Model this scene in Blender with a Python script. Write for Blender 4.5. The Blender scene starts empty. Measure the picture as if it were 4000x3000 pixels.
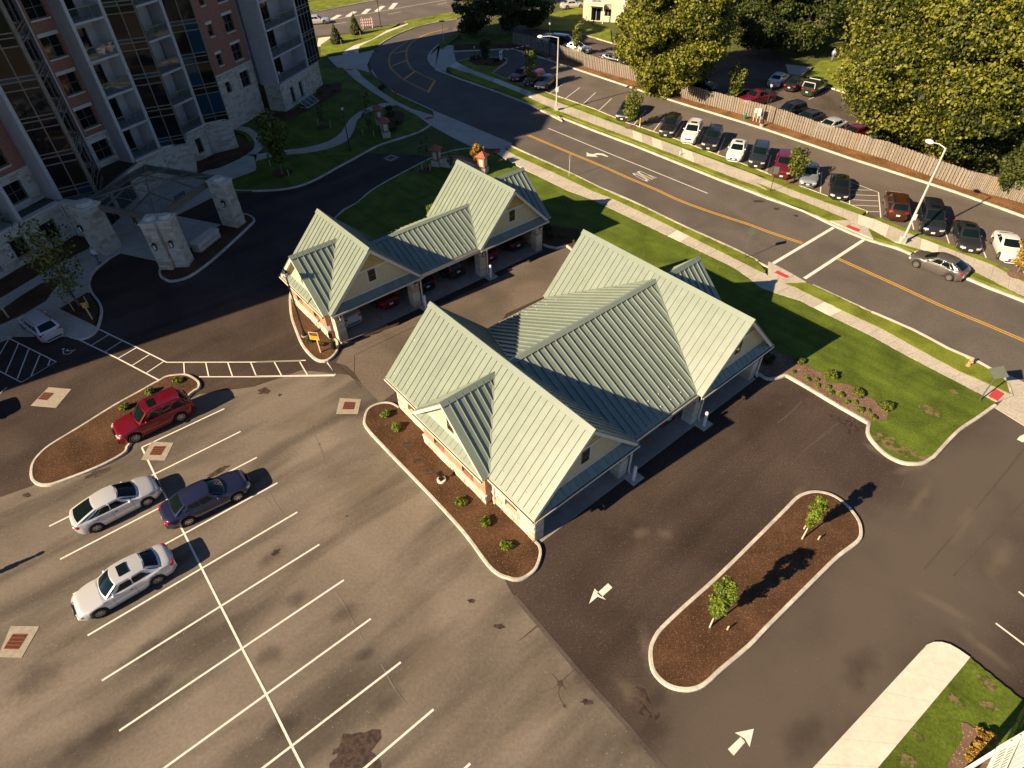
import bpy, bmesh, math, random
import numpy as np
from mathutils import Vector, Matrix
random.seed(7); rng = np.random.default_rng(7)
R = math.radians
scene = bpy.context.scene
col = scene.collection
# ------------------------------------------------------------------ camera
CH, CP, CR, CF = 28.98, 0.7523, -0.0257, 2403.1
_F = Vector((0, math.cos(CP), -math.sin(CP)))
_R0 = Vector((1, 0, 0)); _U0 = Vector((0, math.sin(CP), math.cos(CP)))
_R = math.cos(CR)*_R0 + math.sin(CR)*_U0
_U = -math.sin(CR)*_R0 + math.cos(CR)*_U0
cam_d = bpy.data.cameras.new('camera'); cam = bpy.data.objects.new('camera', cam_d); col.objects.link(cam)
cam.matrix_world = Matrix(((_R.x, _U.x, -_F.x, 0), (_R.y, _U.y, -_F.y, 0), (_R.z, _U.z, -_F.z, CH), (0, 0, 0, 1)))
cam_d.sensor_width = 36; cam_d.lens = 36*CF/4000; cam_d.clip_end = 3000; cam_d.clip_start = 0.5
scene.camera = cam
# ------------------------------------------------------------------ sky, sun, exposure
SUN_AZ = R(32.6+180); SUN_EL = R(29.4)
w = bpy.data.worlds.new('World'); scene.world = w; w.use_nodes = True
nt = w.node_tree
bg = nt.nodes['Background']; sky = nt.nodes.new('ShaderNodeTexSky'); sky.sky_type = 'NISHITA'; sky.sun_disc = False
sky.sun_elevation = SUN_EL; sky.sun_rotation = math.pi/2 - SUN_AZ
sky.air_density = 0.6; sky.dust_density = 0.1; sky.ozone_density = 3.0; sky.altitude = 1200
nt.links.new(sky.outputs[0], bg.inputs[0]); bg.inputs[1].default_value = 0.06
sl = bpy.data.lights.new('sun', 'SUN'); so = bpy.data.objects.new('sun', sl); col.objects.link(so)
sl.energy = 5.0; sl.angle = R(0.53); sl.color = (1.0, 0.78, 0.51)
sd = Vector((math.cos(SUN_AZ)*math.cos(SUN_EL), math.sin(SUN_AZ)*math.cos(SUN_EL), math.sin(SUN_EL)))
so.rotation_euler = sd.to_track_quat('Z', 'Y').to_euler()
scene.view_settings.view_transform = 'Standard'; scene.view_settings.look = 'None'
scene.view_settings.exposure = 1.15; scene.view_settings.gamma = 1.0
scene.view_settings.use_curve_mapping = False
# ------------------------------------------------------------------ helpers: survey points
def at(px, py, z=0.0):
    d = _F + _R*((px-2000)/CF) + _U*((1500-py)/CF)
    t = (z-CH)/d.z
    return Vector((d.x*t, d.y*t, z))
def T(i, j, s, z=0.0):       # survey sheet i,j
    return [at(i*1000+float(a.split(',')[0])/2.212, j*750+float(a.split(',')[1])/2.212, z) for a in s.split()]
def Zm(ox, oy, k, s, z=0.0):
    return [at(ox+float(a.split(',')[0])/k, oy+float(a.split(',')[1])/k, z) for a in s.split()]
# ------------------------------------------------------------------ helpers: materials
def nodes(name):
    m = bpy.data.materials.new(name); m.use_nodes = True
    return m, m.node_tree, m.node_tree.nodes['Principled BSDF']
def setb(b, rough=None, metal=None, spec=None, alpha=None, trans=None, coat=None, emis=None):
    if rough is not None: b.inputs['Roughness'].default_value = rough
    if metal is not None: b.inputs['Metallic'].default_value = metal
    if spec is not None: b.inputs['Specular IOR Level'].default_value = spec
    if coat is not None: b.inputs['Coat Weight'].default_value = coat; b.inputs['Coat Roughness'].default_value = 0.04
    if trans is not None: b.inputs['Transmission Weight'].default_value = trans
    if alpha is not None: b.inputs['Alpha'].default_value = alpha
def mk(name, c1, c2=None, scale=3.0, rough=0.7, metal=0.0, spec=0.4, bump=0.0, bscale=None, detail=4, coat=None, big=None, bigscale=0.15, vor=None, world=False, contrast=(0.35, 0.65), trans=None, speck=None, streak=None, band=None):
    """two-tone noise material; big = (dark, light) multiplier of large patches; speck=(color, scale, thresh)"""
    m, t, b = nodes(name); N = t.nodes; L = t.links
    setb(b, rough, metal, spec, coat=coat, trans=trans)
    geo = N.new('ShaderNodeNewGeometry') if world else N.new('ShaderNodeTexCoord')
    vec = geo.outputs['Position'] if world else geo.outputs['Object']
    if c2 is None: c2 = tuple(min(1, c*1.12) for c in c1); c1 = tuple(c*0.9 for c in c1)
    n = N.new('ShaderNodeTexNoise'); n.inputs['Scale'].default_value = scale; n.inputs['Detail'].default_value = detail; n.inputs['Roughness'].default_value = 0.65
    L.new(vec, n.inputs['Vector'])
    r = N.new('ShaderNodeValToRGB'); r.color_ramp.elements[0].position = contrast[0]; r.color_ramp.elements[1].position = contrast[1]
    r.color_ramp.elements[0].color = (*c1, 1); r.color_ramp.elements[1].color = (*c2, 1)
    L.new(n.outputs['Fac'], r.inputs['Fac']); out = r.outputs['Color']
    if big:
        n2 = N.new('ShaderNodeTexNoise'); n2.inputs['Scale'].default_value = bigscale; n2.inputs['Detail'].default_value = 3; n2.inputs['Distortion'].default_value = 0.6
        L.new(vec, n2.inputs['Vector'])
        mr = N.new('ShaderNodeMapRange'); mr.inputs['From Min'].default_value = 0.33; mr.inputs['From Max'].default_value = 0.67
        mr.inputs['To Min'].default_value = big[0]; mr.inputs['To Max'].default_value = big[1]
        L.new(n2.outputs['Fac'], mr.inputs['Value'])
        mx = N.new('ShaderNodeVectorMath'); mx.operation = 'SCALE'
        L.new(out, mx.inputs[0]); L.new(mr.outputs[0], mx.inputs['Scale']); out = mx.outputs[0]
    if streak:   # wear drawn out along a direction: (angle, scale along, scale across, low, high)
        rt = N.new('ShaderNodeVectorRotate'); rt.rotation_type = 'Z_AXIS'; rt.inputs['Angle'].default_value = -streak[0]; L.new(vec, rt.inputs['Vector'])
        ml = N.new('ShaderNodeVectorMath'); ml.operation = 'MULTIPLY'; ml.inputs[1].default_value = (streak[1], streak[2], 1); L.new(rt.outputs[0], ml.inputs[0])
        n4 = N.new('ShaderNodeTexNoise'); n4.inputs['Scale'].default_value = 1.0; n4.inputs['Detail'].default_value = 4; n4.inputs['Distortion'].default_value = .4; L.new(ml.outputs[0], n4.inputs['Vector'])
        m4 = N.new('ShaderNodeMapRange'); m4.inputs['From Min'].default_value = .34; m4.inputs['From Max'].default_value = .56; m4.inputs['To Min'].default_value = streak[3]; m4.inputs['To Max'].default_value = streak[4]; L.new(n4.outputs['Fac'], m4.inputs['Value'])
        mx = N.new('ShaderNodeVectorMath'); mx.operation = 'SCALE'; L.new(out, mx.inputs[0]); L.new(m4.outputs[0], mx.inputs['Scale']); out = mx.outputs[0]
    if band:     # dusty driving line: (point, direction angle, half width, gain)
        rt = N.new('ShaderNodeVectorMath'); rt.operation = 'DOT_PRODUCT'; rt.inputs[1].default_value = (-math.sin(band[1]), math.cos(band[1]), 0); L.new(vec, rt.inputs[0])
        sb_ = N.new('ShaderNodeMath'); sb_.operation = 'SUBTRACT'; sb_.inputs[1].default_value = -math.sin(band[1])*band[0][0]+math.cos(band[1])*band[0][1]; L.new(rt.outputs['Value'], sb_.inputs[0])
        nn_ = N.new('ShaderNodeTexNoise'); nn_.inputs['Scale'].default_value = .25; nn_.inputs['Detail'].default_value = 5; L.new(vec, nn_.inputs['Vector'])
        ab = N.new('ShaderNodeMath'); ab.operation = 'ABSOLUTE'; L.new(sb_.outputs[0], ab.inputs[0])
        ma = N.new('ShaderNodeMath'); ma.operation = 'MULTIPLY_ADD'; ma.inputs[1].default_value = 9.0; L.new(nn_.outputs['Fac'], ma.inputs[0]); L.new(ab.outputs[0], ma.inputs[2])
        m5 = N.new('ShaderNodeMapRange'); m5.interpolation_type = 'SMOOTHSTEP'; m5.inputs['From Min'].default_value = band[2]+7.5; m5.inputs['From Max'].default_value = band[2]+1.0; m5.inputs['To Min'].default_value = 0; m5.inputs['To Max'].default_value = 1; L.new(ma.outputs[0], m5.inputs['Value'])
        mx = N.new('ShaderNodeMix'); mx.data_type = 'RGBA'; L.new(m5.outputs[0], mx.inputs['Factor']); L.new(out, mx.inputs['A']); mx.inputs['B'].default_value = (*band[3], 1); out = mx.outputs['Result']
    if speck:
        v = N.new('ShaderNodeTexVoronoi'); v.inputs['Scale'].default_value = speck[1]; L.new(vec, v.inputs['Vector'])
        cmp_ = N.new('ShaderNodeSeparateColor'); L.new(v.outputs['Color'], cmp_.inputs[0])
        g = N.new('ShaderNodeMath'); g.operation = 'GREATER_THAN'; g.inputs[1].default_value = speck[2]; L.new(cmp_.outputs[0], g.inputs[0])
        mx = N.new('ShaderNodeMix'); mx.data_type = 'RGBA'; L.new(g.outputs[0], mx.inputs['Factor']); L.new(out, mx.inputs['A']); mx.inputs['B'].default_value = (*speck[0], 1); out = mx.outputs['Result']
    L.new(out, b.inputs['Base Color'])
    if bump:
        n3 = N.new('ShaderNodeTexNoise'); n3.inputs['Scale'].default_value = bscale or scale*4; n3.inputs['Detail'].default_value = 3; L.new(vec, n3.inputs['Vector'])
        bp = N.new('ShaderNodeBump'); bp.inputs['Strength'].default_value = bump; bp.inputs['Distance'].default_value = 0.03
        L.new(n3.outputs['Fac'], bp.inputs['Height']); L.new(bp.outputs[0], b.inputs['Normal'])
    return m
def wave(m, axis, scale, c, width=0.1, bump=True, strength=0.6, fac=1.0):
    """adds regular lines across object axis ('X','Y','Z') to material m with colour c"""
    t = m.node_tree; N = t.nodes; L = t.links; b = N['Principled BSDF']
    tc = N.new('ShaderNodeTexCoord'); s = N.new('ShaderNodeSeparateXYZ'); L.new(tc.outputs['Object'], s.inputs[0])
    mu = N.new('ShaderNodeMath'); mu.operation = 'MULTIPLY'; mu.inputs[1].default_value = scale; L.new(s.outputs[axis], mu.inputs[0])
    fr = N.new('ShaderNodeMath'); fr.operation = 'FRACT'; L.new(mu.outputs[0], fr.inputs[0])
    lt = N.new('ShaderNodeMath'); lt.operation = 'LESS_THAN'; lt.inputs[1].default_value = width; L.new(fr.outputs[0], lt.inputs[0])
    src = b.inputs['Base Color'].links[0].from_socket
    sc = N.new('ShaderNodeMath'); sc.operation = 'MULTIPLY'; sc.inputs[1].default_value = fac; L.new(lt.outputs[0], sc.inputs[0])
    mx = N.new('ShaderNodeMix'); mx.data_type = 'RGBA'; L.new(sc.outputs[0], mx.inputs['Factor']); L.new(src, mx.inputs['A']); mx.inputs['B'].default_value = (*c, 1)
    L.new(mx.outputs['Result'], b.inputs['Base Color'])
    return m
M = {}
_b0 = at(2950, 2900); _b1 = at(3850, 1880); _ba = math.atan2(_b1.y-_b0.y, _b1.x-_b0.x)
M['ground'] = mk('ground', (.07, .09, .025), (.11, .12, .04), 0.5, rough=.95, spec=.1, world=True)
M['asph_new'] = mk('fresh_asphalt', (.034, .024, .019), (.054, .039, .032), 9, rough=.85, spec=.2, bump=.4, bscale=60, big=(.85, 1.35), bigscale=.2, world=True, speck=((.13, .105, .08), 30, .99), detail=8, streak=(.72, .05, .5, .9, 1.25), band=(_b0, _ba, 3.6, (.098, .079, .063)))
M['asph_lane'] = mk('lane_asphalt', (.110, .086, .066), (.150, .121, .095), 6, rough=.85, spec=.25, bump=.5, bscale=50, big=(.75, 1.25), bigscale=.2, world=True, detail=8)
M['asph_old'] = mk('worn_asphalt', (.130, .108, .086), (.165, .139, .112), 6, rough=.85, spec=.2, bump=.4, bscale=60, big=(.78, 1.2), bigscale=.14, world=True, detail=9, speck=((.22, .185, .15), 24, .995), streak=(.677, .09, .42, .62, 1.22))
M['asph_road'] = mk('road_asphalt', (.100, .086, .073), (.130, .113, .097), 6, rough=.85, spec=.25, bump=.4, bscale=60, big=(.85, 1.15), bigscale=.25, world=True, detail=9, speck=((.05, .04, .035), 22, .99))
M['asph_lot'] = mk('lot_asphalt', (.115, .095, .080), (.150, .127, .107), 5, rough=.85, spec=.25, bump=.4, bscale=60, big=(.85, 1.15), bigscale=.2, world=True, detail=9)
M['asph_far'] = mk('far_asphalt', (.085, .066, .052), (.130, .104, .082), 3, rough=.9, spec=.2, bump=.3, big=(.7, 1.2), bigscale=.2, world=True, detail=8)
M['conc'] = mk('concrete', (.38, .345, .28), (.54, .49, .41), 6, rough=.85, spec=.3, bump=.3, bscale=40, big=(.88, 1.08), bigscale=.5, world=True, detail=8)
M['conc_w'] = mk('pale_concrete', (.60, .55, .46), (.70, .65, .55), 3, rough=.8, spec=.3, bump=.2, bscale=40, big=(.92, 1.06), bigscale=.4, world=True, detail=8)
M['collar'] = mk('drain_collar', (.27, .235, .185), (.36, .315, .255), 4, rough=.9, world=True, bump=.3, bscale=30, detail=9)
M['kerb'] = mk('kerb_concrete', (.46, .42, .35), (.60, .56, .48), 5, rough=.85, spec=.3, bump=.4, bscale=40, big=(.75, 1.12), bigscale=.9, world=True, detail=10)
M['floor'] = mk('garage_floor', (.26, .25, .22), (.34, .32, .28), 2, rough=.6, spec=.4, big=(.85, 1.1), bigscale=.4, world=True)
M['grass'] = mk('lawn_grass', (.050, .082, .008), (.120, .158, .020), 7, rough=.9, spec=.15, bump=1.0, bscale=38, big=(.75, 1.3), bigscale=.45, world=True, streak=(-.86, .05, 1.1, .86, 1.12), detail=10, contrast=(.3, .7))
M['grass_l'] = mk('verge_grass', (.105, .140, .012), (.20, .225, .032), 8, rough=.9, spec=.15, bump=1.0, bscale=38, big=(.75, 1.35), bigscale=.5, world=True, detail=10, contrast=(.3, .7))
M['bare'] = mk('bare_turf', (.060, .085, .010), (.20, .145, .075), 3.2, rough=.95, spec=.1, bump=.8, bscale=30, world=True, detail=11, contrast=(.42, .56))
M['mulch'] = mk('mulch', (.040, .020, .011), (.125, .068, .038), 26, rough=.95, spec=.1, bump=1.0, bscale=45, big=(.8, 1.35), bigscale=.5, world=True, detail=6, contrast=(.38, .62), speck=((.20, .13, .08), 26, .965))
M['mulch_r'] = mk('leaf_litter', (.10, .050, .022), (.26, .135, .060), 16, rough=.95, spec=.1, bump=1.0, bscale=30, big=(.7, 1.3), bigscale=.5, world=True, detail=8, speck=((.33, .19, .09), 14, .9))
M['mulch_d'] = mk('pale_mulch', (.11, .065, .045), (.24, .155, .11), 24, rough=.95, spec=.1, bump=1.0, bscale=40, big=(.8, 1.2), bigscale=.6, world=True, detail=6, speck=((.38, .28, .2), 22, .93))
M['white'] = mk('white_marking', (.42, .38, .32), (.72, .68, .60), 7, rough=.7, world=True, detail=12, contrast=(.30, .46), spec=.3)
M['yellow'] = mk('yellow_marking', (.55, .28, .035), (.72, .42, .06), 9, rough=.7, world=True, detail=10, spec=.3)
M['redpad'] = mk('red_pad', (.42, .035, .035), (.55, .06, .055), 20, rough=.8, world=True, bump=.6, bscale=40)
M['orange'] = mk('orange_marking', (.50, .16, .03), (.6, .22, .05), 9, rough=.8, world=True)
M['stain'] = mk('dark_stain', (.030, .018, .013), (.075, .050, .036), 5, rough=.6, world=True, detail=9, contrast=(.4, .6))
M['stain2'] = mk('faint_stain', (.068, .052, .046), (.10, .079, .066), 5, rough=.8, world=True, detail=9)
M['roof'] = mk('sage_metal', (.185, .226, .186), (.208, .250, .206), 1.2, rough=.34, metal=.0, spec=.75, world=True, big=(.96, 1.03), bigscale=.6)
M['roof_b'] = mk('sage_metal_b', (.172, .211, .176), (.196, .236, .196), 1.5, rough=.38, spec=.7, world=True, big=(.93, 1.04), bigscale=.5)
M['roofcap'] = mk('sage_metal_cap', (.18, .222, .182), (.20, .242, .20), 1.2, rough=.35, spec=.75, world=True)
M['trim'] = mk('cream_trim', (.66, .60, .47), (.72, .66, .53), 2, rough=.5, spec=.4)
M['gutter_in'] = mk('gutter_shadow', (.05, .045, .035), (.07, .06, .05), 3, rough=.7)
M['siding'] = wave(mk('cream_siding', (.60, .50, .29), (.68, .57, .34), 3, rough=.6, spec=.3), 'Z', 6.5, (.42, .35, .20), .14, fac=.7)
M['shingle'] = mk('yellow_shingle', (.50, .36, .12), (.62, .46, .17), 7, rough=.7, bump=.4)
M['siding_in'] = mk('garage_lining', (.62, .52, .34), (.68, .58, .39), 2, rough=.7)
def brickmat(name, c1, c2, cm, sc, rough=.85, bw=.5, rh=.25, bump=.5, ms=.02, sq=1.0):
    m, t, b = nodes(name); N = t.nodes; L = t.links; setb(b, rough, 0, .3)
    tc = N.new('ShaderNodeTexCoord'); s = N.new('ShaderNodeSeparateXYZ'); L.new(tc.outputs['Object'], s.inputs[0])
    ad = N.new('ShaderNodeMath'); ad.operation = 'ADD'; L.new(s.outputs['X'], ad.inputs[0]); L.new(s.outputs['Y'], ad.inputs[1])
    cb = N.new('ShaderNodeCombineXYZ'); L.new(ad.outputs[0], cb.inputs['X']); L.new(s.outputs['Z'], cb.inputs['Y'])
    k = N.new('ShaderNodeTexBrick'); k.inputs['Scale'].default_value = sc; k.inputs['Color1'].default_value = (*c1, 1); k.inputs['Color2'].default_value = (*c2, 1)
    k.inputs['Mortar'].default_value = (*cm, 1); k.inputs['Mortar Size'].default_value = ms; k.inputs['Brick Width'].default_value = bw; k.inputs['Row Height'].default_value = rh
    L.new(cb.outputs[0], k.inputs['Vector'])
    n = N.new('ShaderNodeTexNoise'); n.inputs['Scale'].default_value = 2.5; n.inputs['Detail'].default_value = 6; L.new(tc.outputs['Object'], n.inputs['Vector'])
    mr = N.new('ShaderNodeMapRange'); mr.inputs['To Min'].default_value = .7; mr.inputs['To Max'].default_value = 1.3; L.new(n.outputs['Fac'], mr.inputs['Value'])
    mx = N.new('ShaderNodeVectorMath'); mx.operation = 'SCALE'; L.new(k.outputs['Color'], mx.inputs[0]); L.new(mr.outputs[0], mx.inputs['Scale'])
    L.new(mx.outputs[0], b.inputs['Base Color'])
    bp = N.new('ShaderNodeBump'); bp.inputs['Strength'].default_value = bump; bp.inputs['Distance'].default_value = .02
    inv = N.new('ShaderNodeMath'); inv.operation = 'SUBTRACT'; inv.inputs[0].default_value = 1; L.new(k.outputs['Fac'], inv.inputs[1])
    L.new(inv.outputs[0], bp.inputs['Height']); L.new(bp.outputs[0], b.inputs['Normal'])
    return m
M['brick'] = brickmat('red_brick', (.30, .105, .065), (.39, .15, .095), (.28, .20, .16), 1.0, bw=.22, rh=.075, ms=.010)
M['brick_l'] = brickmat('orange_brick', (.36, .15, .08), (.48, .22, .13), (.38, .28, .20), 1.0, bw=.22, rh=.075, ms=.012)
M['shingle'] = brickmat('yellow_scallop_shingle', (.56, .39, .10), (.66, .47, .13), (.33, .22, .06), 1.0, bw=.14, rh=.12, ms=.008)
for i, c in enumerate([(.62, .57, .46), (.54, .48, .37), (.66, .61, .51), (.50, .40, .29)]):
    M['stone%d' % i] = mk('limestone_%d' % i, tuple(x*.82 for x in c), c, 6, rough=.9, spec=.2, bump=.8, bscale=14, detail=8)
M['mortar'] = mk('mortar', (.27, .23, .18), (.34, .29, .23), 6, rough=.95)
M['precast'] = mk('precast_concrete', (.42, .40, .38), (.50, .475, .45), 1.5, rough=.8, spec=.3, bump=.2, bscale=30)
M['bronze'] = mk('bronze_frame', (.15, .125, .09), (.20, .165, .12), 2, rough=.45, spec=.5)
M['black'] = mk('black_metal', (.012, .012, .012), (.02, .02, .02), 2, rough=.4)
M['rubber'] = mk('tyre_rubber', (.012, .011, .011), (.022, .021, .02), 8, rough=.8)
M['alloy'] = mk('alloy', (.42, .42, .42), (.5, .5, .5), 2, rough=.3, metal=.8)
M['galv'] = mk('galvanised', (.55, .54, .50), (.68, .66, .61), 2, rough=.45, metal=.3)
M['whitep'] = mk('white_paint', (.72, .70, .66), (.80, .78, .74), 2, rough=.4)
M['grate'] = mk('rusty_grate', (.16, .05, .03), (.26, .09, .05), 14, rough=.8, metal=.2)
M['soft_line'] = mk('filled_crack', (.17, .145, .115), (.20, .17, .14), 6, rough=.9, world=True)
M['tyre'] = mk('tyre_scuff', (.062, .048, .039), (.082, .066, .053), 4, rough=.9, world=True, detail=9)
M['pit'] = mk('drain_pit', (.01, .009, .008), (.02, .018, .016), 5, rough=.9)
M['wood'] = mk('fence_wood', (.17, .145, .12), (.26, .225, .185), 8, rough=.9, spec=.2, bump=.5)
M['wood2'] = mk('fence_wood_grey', (.21, .185, .155), (.30, .262, .22), 8, rough=.9, spec=.2, bump=.5)
M['woodn'] = mk('fence_wood_new', (.30, .18, .07), (.38, .23, .10), 8, rough=.9, spec=.2)
M['bark'] = mk('bark', (.12, .09, .06), (.24, .19, .14), 12, rough=.95, bump=.7)
M['barkw'] = mk('pale_bark', (.40, .36, .28), (.62, .57, .46), 5, rough=.9, bump=.4)
M['stake'] = mk('stake_wood', (.5, .36, .2), (.62, .47, .28), 6, rough=.9)
M['terra'] = brickmat('terracotta_tile', (.33, .10, .065), (.42, .14, .09), (.16, .05, .03), 1.0, bw=.25, rh=.18, ms=.01)
M['lens'] = mk('lamp_lens', (.75, .72, .62), (.85, .82, .72), 3, rough=.3)
M['signback'] = mk('sign_aluminium', (.10, .115, .10), (.13, .145, .125), 2, rough=.5, metal=.3)
M['signy'] = mk('sign_yellow', (.5, .27, .015), (.58, .33, .03), 2, rough=.4)
M['signw'] = mk('sign_white', (.7, .7, .68), (.78, .78, .76), 2, rough=.4)
M['signg'] = mk('sign_green', (.01, .18, .10), (.015, .22, .12), 2, rough=.4)
M['hyd'] = mk('hydrant_coral', (.78, .25, .13), (.88, .34, .19), 3, rough=.5)
M['hydr'] = mk('hydrant_red', (.55, .03, .03), (.65, .05, .05), 3, rough=.5)
def glass(name, c, rough=.03, spec=1.0, alpha=1.0):
    m, t, b = nodes(name); b.inputs['Base Color'].default_value = (*c, 1); setb(b, rough, 0, spec, alpha=alpha); b.inputs['IOR'].default_value = 1.5
    return m
M['glass'] = glass('dark_window_glass', (.006, .009, .011), .04, .32)
M['glass_t'] = glass('teal_window_glass', (.012, .045, .065), .05, .35)
M['glass_b'] = glass('brown_window_glass', (.022, .015, .010), .05, .4)
M['glass_car'] = glass('car_glass', (.004, .009, .009), .03, .38)
M['glass_can'] = glass('canopy_glass', (.10, .12, .12), .05, .8, .35)
M['glass_rail'] = glass('railing_glass', (.05, .08, .07), .02, 1.0, .5)
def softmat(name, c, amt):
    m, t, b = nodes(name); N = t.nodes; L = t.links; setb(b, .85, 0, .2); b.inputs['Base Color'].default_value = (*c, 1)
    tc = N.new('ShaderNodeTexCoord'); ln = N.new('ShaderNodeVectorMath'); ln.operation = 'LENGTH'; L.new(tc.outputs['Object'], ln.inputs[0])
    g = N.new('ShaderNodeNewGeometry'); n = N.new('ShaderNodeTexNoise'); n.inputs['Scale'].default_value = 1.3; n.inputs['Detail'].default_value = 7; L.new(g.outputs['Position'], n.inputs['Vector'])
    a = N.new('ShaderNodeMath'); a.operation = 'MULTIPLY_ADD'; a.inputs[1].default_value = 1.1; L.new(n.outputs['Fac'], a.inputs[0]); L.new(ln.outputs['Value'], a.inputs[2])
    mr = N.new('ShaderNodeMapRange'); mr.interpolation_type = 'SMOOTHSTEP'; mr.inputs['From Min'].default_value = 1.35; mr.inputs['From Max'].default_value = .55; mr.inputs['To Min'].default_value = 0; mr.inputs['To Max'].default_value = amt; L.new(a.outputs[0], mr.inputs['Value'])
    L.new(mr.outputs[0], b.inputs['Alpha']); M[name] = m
def leafmat(name, c1, c2, c3, sc=.7):
    m, t, b = nodes(name); N = t.nodes; L = t.links; setb(b, .55, 0, .35)
    g = N.new('ShaderNodeNewGeometry'); n = N.new('ShaderNodeTexNoise'); n.inputs['Scale'].default_value = sc; n.inputs['Detail'].default_value = 3; L.new(g.outputs['Position'], n.inputs['Vector'])
    at_ = N.new('ShaderNodeAttribute'); at_.attribute_name = 'tone'
    ad = N.new('ShaderNodeMath'); ad.operation = 'ADD'; L.new(n.outputs['Fac'], ad.inputs[0]); L.new(at_.outputs['Fac'], ad.inputs[1])
    r = N.new('ShaderNodeValToRGB'); e = r.color_ramp.elements; e[0].position = .55; e[0].color = (*c1, 1); e[1].position = 1.45; e[1].color = (*c3, 1)
    x = e.new(.95); x.color = (*c2, 1)
    mu = N.new('ShaderNodeMath'); mu.operation = 'MULTIPLY'; mu.inputs[1].default_value = 1.0; L.new(ad.outputs[0], mu.inputs[0])
    L.new(mu.outputs[0], r.inputs['Fac']); L.new(r.outputs['Color'], b.inputs['Base Color'])
    b.inputs['Transmission Weight'].default_value = 0.0
    tr = N.new('ShaderNodeBsdfTranslucent'); L.new(r.outputs['Color'], tr.inputs['Color'])
    ms = N.new('ShaderNodeMixShader'); ms.inputs['Fac'].default_value = .25; L.new(b.outputs[0], ms.inputs[1]); L.new(tr.outputs[0], ms.inputs[2])
    L.new(ms.outputs[0], N['Material Output'].inputs['Surface'])
    return m
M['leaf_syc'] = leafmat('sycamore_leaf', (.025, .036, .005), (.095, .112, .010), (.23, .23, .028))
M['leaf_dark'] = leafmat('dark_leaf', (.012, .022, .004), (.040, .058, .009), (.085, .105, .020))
M['leaf_young'] = leafmat('young_leaf', (.03, .048, .006), (.085, .11, .012), (.17, .19, .025), 2)
M['leaf_gold'] = leafmat('gold_leaf', (.16, .09, .01), (.32, .19, .03), (.45, .3, .06), 2)
M['leaf_lime'] = leafmat('lime_leaf', (.05, .085, .006), (.11, .165, .012), (.18, .235, .025), 3)
M['leaf_spruce'] = leafmat('spruce_needle', (.02, .035, .01), (.055, .075, .02), (.12, .13, .04), 3)
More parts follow.
